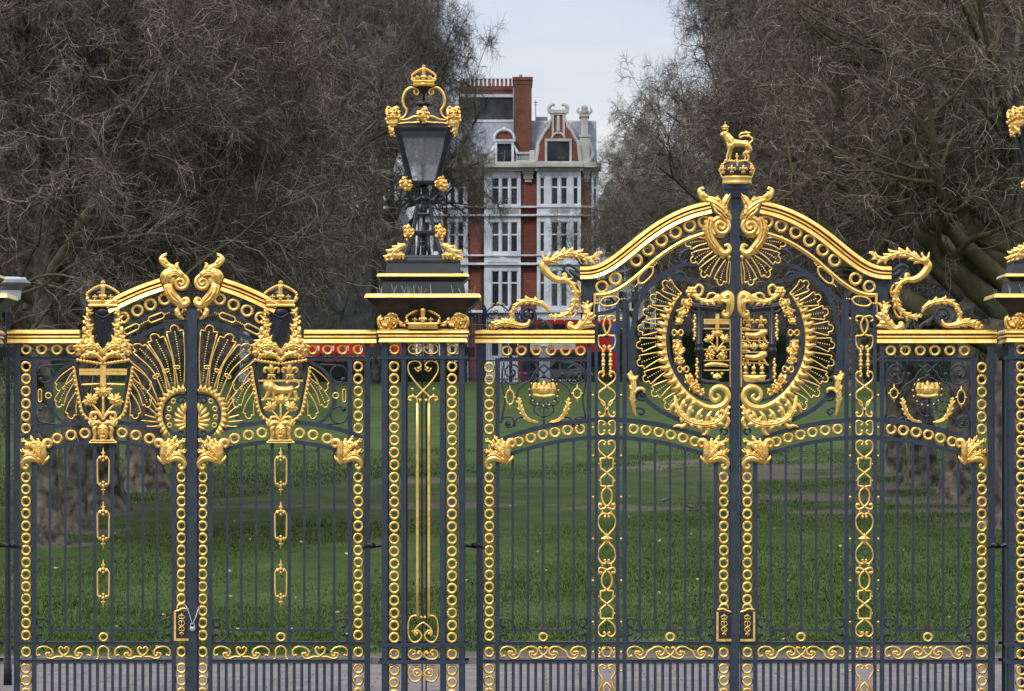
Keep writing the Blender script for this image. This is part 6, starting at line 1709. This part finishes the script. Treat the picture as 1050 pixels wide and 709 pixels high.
    mb.stroke([(604.8, 166), (608, 158), (606, 150), (604, 142)], [1.8, 1.6, 1.4, 1.0], 3)
    mb.box(594.4, 117.6, 604.4, 119.9, -39, 4.5); mb.lathe(599.4, [(117.5, 3.6), (115, 4.6), (112.6, 3.0), (111.6, 3.6), (109.6, 3.2), (107.4, .6)], 0, 10)
    for q in (-1, 1): mb.stroke([(599.4 + q * 4, 117.4), (599.4 + q * 7, 114), (599.4 + q * 5.6, 110.6)], [1.4, 1.4, .6], 1)
    mb.build('corner_finial', M['oldstone'], T)
    # chimneys
    mb = MB(); mb.box(526.6, 82, 545.2, 156, -60, -6); mb.box(525.4, 78.6, 546.4, 81.9, -61, -5); mb.box(525.8, 84.5, 546, 86, -60.5, -5.4)
    Cn = mb.build('chimney', M['oldbrick'], T)
    mb = MB(); mb.lathe(534, [(78.6, 1.9), (74.4, 1.5)], -30, 8); mb.build('chimney_pot', M['pot'], Cn)
    mb = MB(); mb.box(472, 90.6, 526.2, 98, -70, -34); mb.box(470.6, 86, 526.3, 90.5, -71, -33)
    C2 = mb.build('chimney', M['oldbrick'], T)
    for k in range(12):
        mb = MB(); mb.lathe(475.4 + 4.35 * k, [(86, 1.65), (84.5, 1.4), (78.4, 1.25), (78.2, 1.6), (77.4, 1.6)], -45, 8); mb.build('chimney_pot', M['pot'], C2)
    mb = MB(); mb.box(471, 94.6, 526.1, 97.6, -33.8, -31.6); mb.build('ledge', M['stone'], C2)
    mb = MB(); mb.box(470, 97.7, 526.4, 122, -72, -33.4); mb.build('scaffold_netting', M['dark'], T)
    mb = MB(); mb.box(550, 116, 562, 122.4, -90, -60); mb.build('roof_hut', M['oldstone'], T)
    mb = MB(); mb.beam((549.5, 122, -40), (549.5, 100, -40), .35); mb.beam((547.5, 102.5, -40), (551.5, 102.5, -40), .3); mb.beam((548, 105, -40), (551, 105, -40), .3); mb.build('aerial', M['dark'], T)

    # paler neighbour, then dark terraces added to block sky gaps
    at_distance(410)
    T = thing('terrace_building', 'pale stone terrace half hidden by branches, right of the red brick block', 'building', W(645, 395, 0))
    mb = MB(); mb.box(617, 205, 672, 395, -120, 0); mb.build('wall', M['oldstone'], T)
    mb = MB(); mb.box(615, 200, 674, 205, -120, 6); mb.plate([(617, 199.9), (672, 199.9), (666, 186), (623, 186)], -110, 0); mb.build('roof', M['slate'], T)
    for y in (212, 240, 268, 298, 328):
        for k in range(4):
            x = 620 + k * 13.2
            f = MB(); f.box(x, y, x + 1, y + 19, .2, 2); f.box(x + 7, y, x + 8, y + 19, .2, 2); f.box(x + 1, y, x + 7, y + 1, .2, 1.9); f.box(x + 1, y + 9, x + 7, y + 10, .2, 1.9); f.box(x - 1, y + 19.1, x + 9, y + 20.6, .2, 3.2)
            w = f.build('window', M['wood'], T)
            p = MB(); p.box(x + 1.05, y + 1.05, x + 6.95, y + 18.9, .1, .9); p.build('pane', M['pane'], w)
    T = thing('terrace_building', 'long dark brick terrace added to fill bright sky gaps behind the left trees', 'building', W(180, 395, 0))  # unseen backing, added to keep bright sky out of the twig gaps
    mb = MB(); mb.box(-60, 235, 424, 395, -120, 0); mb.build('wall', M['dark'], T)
    mb = MB(); mb.plate([(-62, 234.9), (426, 234.9), (414, 214), (-50, 214)], -110, 2); mb.build('roof', M['slate'], T)
    T = thing('terrace_building', 'long dark brick terrace added to fill bright sky gaps behind the right trees', 'building', W(900, 395, 0))  # added filler that hides the bright sky below the far crowns
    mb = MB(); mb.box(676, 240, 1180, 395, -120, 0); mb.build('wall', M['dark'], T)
    mb = MB(); mb.plate([(674, 239.9), (1182, 239.9), (1170, 220), (684, 220)], -110, 2); mb.build('roof', M['slate'], T)
    at_distance()

def hedge(x0, x1, d, y0, label, seed):
    at_distance(d)
    r = np.random.default_rng(seed)
    yb = HY - (hz(d) - CAMZ) / S
    n = int((x1 - x0) * (392 - y0) * 2.2)
    X = r.uniform(x0, x1, n); top = y0 + 2.2 * fbm(X * .12, X * 0 + seed, 4, seed); Y = top + (yb - top) * r.random(n) ** 1.2; D = r.uniform(-9, 9, n)
    s = r.uniform(.5, 1.3, n); a = r.normal(0, 1, (n, 3)); a /= np.linalg.norm(a, axis=1, keepdims=True); b = np.cross(a, r.normal(0, 1, (n, 3))); b /= np.linalg.norm(b, axis=1, keepdims=True)
    c = np.stack([X, Y, D], 1)
    V = np.stack([c - a * s[:, None], c + b * s[:, None] * .5, c + a * s[:, None], c - b * s[:, None] * .5], 1).reshape(-1, 3)
    Wd = np.stack([(V[:, 0] - CX) * S, OFFY - V[:, 2] * S, CAMZ + (HY - V[:, 1]) * S], 1)
    T = thing('hedge', label, 'hedge', W((x0 + x1) / 2, yb, 0))
    me = mesh_np('foliage', Wd - np.array(T.location), [np.arange(len(V)).reshape(-1, 4)], M['leaf'], False)
    o = bpy.data.objects.new('foliage', me); COL.objects.link(o); o.parent = T
    mb = MB(); mb.box(x0 + 1, y0 + 7, x1 - 1, yb + 1, -6, 6); mb.build('core', M['leaf'], T)
    at_distance()

def wheel(T, x, y, r, dep):
    mb = MB(); P = [(x + r * .82 * math.cos(a), y + r * .82 * math.sin(a)) for a in np.arange(20) / 20 * 2 * PI]
    mb.stroke(P, r * .2, dep, 1.4, raw=True, closed=True)
    w = mb.build('wheel', M['tyre'], T)
    mb = MB(); mb.plate([(x + r * .62 * math.cos(a), y + r * .62 * math.sin(a)) for a in np.arange(14) / 14 * 2 * PI], dep - 1, dep + .6, .5); mb.build('rim', M['steel'], w)

def build_traffic():
    d = 362; at_distance(d); yb = HY - (8.06 - CAMZ) / S
    T = thing('double_decker_bus', 'red double decker bus passing behind the wide gate, blue panel at its rear', 'bus', W(581, yb, 0))
    x0, x1 = 531, 632
    mb = MB()
    O = [(x0 + 2, yb - 63), (x0 + 5, yb - 65), (x1 - 4, yb - 65), (x1, yb - 62), (x1, yb - 5), (x0, yb - 5), (x0, yb - 30), (x0 + 1, yb - 45)]
    mb.plate(O, -36, 0); mb.build('body', M['red'], T)
    for (ya, yc, n) in ((yb - 60.5, yb - 47, 6), (yb - 32, yb - 13, 6)):
        for k in range(n):
            w = (x1 - x0 - 10) / n; a = x0 + 4 + k * w
            mb = MB(); mb.box(a + .8, ya, a + w - .8, yc, -.6, .35); mb.build('window', M['pane'], T)
    mb = MB(); mb.box(540, yb - 43.5, 590, yb - 34.5, -.5, .4); mb.build('advert_panel', M['white'], T)
    mb = MB(); mb.box(x1 - 4.5, yb - 61, x1 - .4, yb - 33, -.5, .5); mb.build('rear_panel', M['blue'], T)
    for x in (549, 608): wheel(T, x, yb - 7, 7, .6)
    d = 366; at_distance(d); yb = HY - (8.06 - CAMZ) / S
    T = thing('single_deck_bus', 'red single decker bus with white band behind the narrow gate\'s right end', 'bus', W(356, yb, 0))
    x0, x1 = 304, 416
    mb = MB(); mb.plate([(x0 + 1, yb - 42), (x0 + 4, yb - 44), (x1 - 5, yb - 44), (x1 - 1, yb - 41), (x1, yb - 20), (x1, yb - 5), (x0, yb - 5), (x0, yb - 30)], -34, 0); mb.build('body', M['red'], T)
    mb = MB(); mb.box(x0 + 3, yb - 28.5, x1 - 3, yb - 24.5, -.5, .5); mb.build('white_band', M['white'], T)
    for k in range(7):
        a = x0 + 5 + k * 15; mb = MB(); mb.box(a, yb - 39, a + 3.6, yb - 34, -.5, .4); mb.build('window', M['white'], T)
    for x in (325, 394): wheel(T, x, yb - 7, 7, .6)
    d = 357; at_distance(d); yb = HY - (8.06 - CAMZ) / S
    T = thing('parked_car', 'grey car with a red tail light on the street beyond the lawn', 'car', W(574, yb, 0))
    O = [(545, yb - 5), (545.5, yb - 11), (556, yb - 13.5), (563, yb - 20), (570, yb - 21.5), (586, yb - 21.5), (593, yb - 19), (600, yb - 13.5), (603.5, yb - 12), (604, yb - 5), (600, yb - 3), (548, yb - 3)]
    mb = MB(); mb.plate(O, -24, 0); mb.build('body', M['grey'], T)
    for L in ([(559.5, yb - 13.6), (564.4, yb - 18.6), (573, yb - 19.6), (573, yb - 13.6)], [(575, yb - 13.6), (575, yb - 19.6), (586, yb - 19.4), (592, yb - 14)]):
        mb = MB(); mb.plate(L, -.5, .4); mb.build('window', M['pane'], T)
    mb = MB(); mb.box(599.5, yb - 12.4, 603.2, yb - 9.4, -3, .5); mb.build('tail_light', M['tail'], T)
    for x in (555, 594): wheel(T, x, yb - 4.6, 4.6, .6)
    # stone posts and the blue ornamental gates on the park's far edge
    for x, w, y0, dd, lab in ((250.5, 9, 340, 350, 'slim pale stone post across the park, behind the narrow gate\'s fan'), (558.5, 11, 352, 352, 'squat pale stone post in front of the red double decker bus')):
        at_distance(dd); yb = HY - (hz(dd) - CAMZ) / S
        T = thing('stone_post', lab, 'stone post', W(x, yb, 0))
        mb = MB(); mb.loft(x, [(yb + 1, w / 2 + .8), (yb - 4, w / 2 + .8), (yb - 4.2, w / 2), (y0 + 5, w / 2)]); mb.build('shaft', M['stone'], T)
        mb = MB(); mb.loft(x, [(y0 + 4.9, w / 2 + 1), (y0 + 3, w / 2 + 1.4), (y0 + 2.6, w / 2), (y0, .6)]); mb.build('cap', M['stone'], T)
    at_distance(351); yb = HY - (hz(351) - CAMZ) / S
    T = thing('ornamental_gates', 'navy blue ornamental park gates with tiny gilt details far behind the gate pier', 'gate', W(510, yb, 0))
    r = random.Random(5)
    mb = MB()
    for x in np.arange(479, 542, 1.6): mb.box(x - .35, 322, x + .35, yb, -.35, .35)
    for y in (322, 333, 345, 370, yb - 3): mb.box(478.4, y - .6, 541.6, y + .6, -.6, .6)
    mb.build('bars', M['navy'], T)
    for x in (478, 497, 524, 542):
        mb = MB(); mb.box(x - 1.6, 318, x + 1.6, yb, -1.6, 1.6); mb.loft(x, [(318, 2.2), (317, 2.2), (313, .3)]); mb.build('post', M['navy'], T)
    mb = MB()
    for i in range(70):
        x = r.uniform(480, 540); y = r.uniform(317, 343)
        mb.stroke(spiral(x, y, r.uniform(1.6, 3.0), r.uniform(0, 360), r.choice((-1, 1)) * 1.1, .6, 10), .42, .8, 1, raw=True, sides=5)
    mb.stroke([(497, 322), (503, 316), (510.5, 312.5), (518, 316), (524, 322)], .7, .5); mb.build_each('scrollwork', M['navy'], T)
    mb = MB()
    mb.poly([(479, 333), (541, 333)], .3, 1.2)
    for i in range(46):
        x_, y_ = r.uniform(480, 540), r.uniform(322, 343); mb.ball(x_, y_, r.uniform(.35, .7), 1.6); mb.poly([(x_, y_), (x_, 333)], .12, 1.3, sides=4)
    mb.poly([(510.5, 333), (510.5, 312)], .2, 1.2)
    mb.stroke([(505, 316), (510.5, 318), (516, 316)], .3, 1)
    mb.stroke([(505, 316), (503.5, 313), (507, 311.5)], .5, 1); mb.stroke([(516, 316), (517.5, 313), (514, 311.5)], .5, 1); mb.ell(510.5, 312, 1, 1.5, 2.2, 1)
    mb.build('gilt_details', M['gold'], T)
    at_distance()
    hedge(-40, 475, 354, 364, 'dark clipped hedge across the top of the lawn, left of the gate pier', 3)
    hedge(633, 1100, 353.5, 338, 'dark shrubbery along the top of the lawn, right of the red bus', 6)
    hedge(604, 633, 353.2, 378, 'short piece of dark hedge under the red bus\'s rear', 9)
    hedge(541, 606, 353, 384, 'low dark hedge at the top of the lawn under the grey car', 8)

def build_lamp_post():
    at_distance(66); yb = HY + CAMZ / S
    x = 8.0
    T = thing('street_lamp', 'pale octagonal street lamp head at the picture\'s left edge, behind the narrow gate', 'street lamp', W(x, yb, 0))
    mb = MB(); mb.lathe(x, [(yb, 4.6), (yb - 20, 4.2), (yb - 24, 3.4), (yb - 120, 3), (321, 2.4), (313, 4)], 0, 12); mb.build('post', M['black'], T)
    mb = MB(); mb.lathe(x, [(284.0, 4), (284.4, 14), (284.7, 18.5), (287, 19.4)], 0, 8, False); mb.build('lid_rim', M['stone'], T)
    mb = MB(); mb.lathe(x, [(287.1, 19.6), (290.4, 24), (291.6, 23.4), (295, 17), (298, 14.4)], 0, 8, False); mb.build('lid', M['lidgrey'], T)
    mb = MB(); mb.lathe(x, [(298.1, 14), (304, 13.4), (307.5, 12.8)], 0, 8, False); mb.build('lamp_shade', M['stone'], T)
    mb = MB(); mb.lathe(x, [(307.6, 12.9), (309.4, 10), (313, 4)], 0, 8, False); mb.build('lamp_base', M['black'], T)
    at_distance()

def build_small():
    # padlock and chain on the narrow gate
    T = thing('padlock', 'small silver padlock hanging on a thin chain beside the narrow gate\'s lock box', 'padlock', W(198, 641, 9))
    mb = MB(); mb.stroke([(188, 618.5), (191.6, 622), (194.4, 629), (196.6, 636), (197.6, 640)], .6, [3, 8, 9, 9, 9], 1, sides=6); mb.stroke([(202.4, 628), (201.6, 632), (199.4, 637), (198.4, 640)], .6, [6.6, 8.5, 9, 9], 1, sides=6)
    mb.stroke([(203.6, 622), (203.6, 625), (202.4, 628)], .6, [4, 6, 6.8], 1, sides=6)
    mb.build('chain', M['steel'], T)
    mb = MB(); mb.plate([(195.4, 642.4), (200.6, 642.4), (201, 644.5), (199.8, 647), (196.4, 647), (195, 644.5)], 8.2, 9.6, .6); mb.stroke([(196.2, 642.4), (196.2, 640), (198, 638.8), (199.8, 640), (199.8, 642.4)], .6, 9, 1, sides=6); mb.build('lock_body', M['steel'], T)
    # pigeons pecking on the lawn
    specs = ((681.5, 143, 20, 'dark pigeon on the lawn, the left one, nearer the knotted gilt column'), (708, 138.5, 200, 'bluish pigeon on the worn path, the right one'))
    for x, d, rz, lab in specs:
        p = on_ground(x, d); save = MIRROR[0]
        T = thing('pigeon', lab, 'pigeon', p, math.radians(rz), 'pigeons on the lawn'); T.scale = (.7, .7, .7)
        V = []; 
        b = bmesh.new()
        bmesh.ops.create_uvsphere(b, u_segments=14, v_segments=10, radius=1)
        for v in b.verts:
            x_, y_, z_ = v.co; t = (x_ + 1) / 2
            w = .075 * (1 - .35 * abs(x_) ** 2)
            v.co = (x_ * .15 - (.08 if x_ < -.8 else 0), y_ * w, .145 + z_ * w * .95 + .03 * x_)
        def part(cx, cz, rx, rz_, ry):
            r_ = bmesh.ops.create_uvsphere(b, u_segments=10, v_segments=8, radius=1)
            for v in r_['verts']: v.co = (cx + v.co.x * rx, v.co.y * ry, cz + v.co.z * rz_)
        part(.14, .20, .045, .07, .04); part(.165, .265, .04, .034, .032); part(.21, .258, .025, .008, .008); part(-.2, .12, .11, .012, .04)
        for q in (-1, 1):
            r_ = bmesh.ops.create_cone(b, segments=6, radius1=.008, radius2=.01, depth=.1, cap_ends=True)
            for v in r_['verts']: v.co = (v.co.x + .02, v.co.y + q * .03, v.co.z + .05)
        me = bpy.data.meshes.new('body'); b.to_mesh(me); b.free()
        for f in me.polygons: f.use_smooth = True
        me.materials.append(M['feather'])
        o = bpy.data.objects.new('body', me); COL.objects.link(o); o.parent = T

# ------------------------------------------------------------------ world, sun, camera
def build_light():
    w = bpy.data.worlds.new('World'); scene.world = w; w.use_nodes = True
    n, l = w.node_tree.nodes, w.node_tree.links
    bg = n['Background']; bg.inputs['Strength'].default_value = SKY
    sky = n.new('ShaderNodeTexSky'); sky.sky_type = 'NISHITA'; sky.sun_disc = False
    sky.sun_elevation = math.radians(SUN_EL); sky.sun_rotation = math.radians(SUN_ROT); sky.air_density = 1.2; sky.dust_density = 2.0
    tc = n.new('ShaderNodeTexCoord'); mp = n.new('ShaderNodeMapping'); mp.inputs['Scale'].default_value = (3, 3, 9); l.new(tc.outputs['Generated'], mp.inputs['Vector'])
    t = noise(n, l, 2.2, 7, .55, vec=mp.outputs['Vector'])
    r = ramp(n, l, t.outputs['Fac'], [(.34, (.58, .67, .87)), (.50, (.78, .83, .94)), (.66, (.94, .95, .98))])
    sp = n.new('ShaderNodeSeparateXYZ'); l.new(tc.outputs['Generated'], sp.inputs[0])
    ov = n.new('ShaderNodeMapRange'); ov.inputs['From Min'].default_value = 0.08; ov.inputs['From Max'].default_value = .9; ov.inputs['To Min'].default_value = CLOUD / SKY; ov.inputs['To Max'].default_value = 2.3 * CLOUD / SKY
    l.new(sp.outputs['Z'], ov.inputs['Value'])   # overcast: brighter overhead than at the horizon
    sc = n.new('ShaderNodeVectorMath'); sc.operation = 'SCALE'; l.new(r.outputs['Color'], sc.inputs[0]); l.new(ov.outputs['Result'], sc.inputs['Scale'])
    mixn = n.new('ShaderNodeMix'); mixn.data_type = 'RGBA'; mixn.inputs[0].default_value = .82
    l.new(sky.outputs['Color'], mixn.inputs[6]); l.new(sc.outputs[0], mixn.inputs[7]); l.new(mixn.outputs[2], bg.inputs['Color'])
    s = bpy.data.lights.new('sun', 'SUN'); s.energy = SUN; s.angle = math.radians(9); s.color = (1, .95, .87)
    o = bpy.data.objects.new('sun', s); COL.objects.link(o)
    e, a = math.radians(SUN_EL), math.radians(SUN_ROT)
    dirv = Vector((math.sin(a) * math.cos(e), math.cos(a) * math.cos(e), math.sin(e)))   # towards the sun
    o.rotation_euler = dirv.to_track_quat('Z', 'Y').to_euler(); o.location = (0, 0, 60)
    scene.view_settings.view_transform = 'Standard'; scene.view_settings.look = 'None'; scene.view_settings.exposure = 0
    c = bpy.data.cameras.new('camera'); co = bpy.data.objects.new('camera', c); COL.objects.link(co)
    co.location = (0, -CAMD, CAMZ); co.rotation_euler = (PI / 2, 0, 0)
    c.sensor_width = 36; c.lens = 36 * CAMD / (1050 * 0.0115); c.shift_y = (HY - 354.5) / 1050
    c.clip_end = 9000; c.clip_start = 1
    c.dof.use_dof = True; c.dof.focus_distance = CAMD; c.dof.aperture_fstop = 22.0
    scene.camera = co
    scene.cycles.transparent_max_bounces = 12

SKY, CLOUD, SUN, SUN_EL, SUN_ROT = 0.10, 1.0, 1.7, 42, 205
build_light()
build_ground()
build_grass()
build_trees()
build_house()
build_traffic()
build_lamp_post()
narrow_leaf('left leaf of the narrow gate, shield with gilt cross above three maple leaves', 'cross', True, True)
narrow_leaf('right leaf of the narrow gate, shield with two fleurs-de-lis over a lion', 'lilies', False, False)
wide_leaf('left leaf of the wide gate, half shield with leaf sprig above a fish', 'maple', False, False)
wide_leaf('right leaf of the wide gate with the crowned lion finial, at the picture\'s right', 'lilies', True, True)
P = pier('openwork iron pier between the two gates, gilt crown above long twin gilt rods')
L = lantern('black and gilt crowned lantern on the pier between the two gates')
for x, lp, ll in ((1072.9, 'openwork iron pier at the picture\'s right edge, mostly cut off', 'black and gilt lantern at the right edge, only one gilt mask in view'), (-46.0, 'openwork iron pier just past the picture\'s left edge', 'black and gilt lantern just past the picture\'s left edge')):
    for src, lab in ((P, lp), (L, ll)):
        r = copy_tree(src, Vector(src.location) + Vector(((x - 434.5) * S, 0, 0))); r['label'] = lab
build_small()
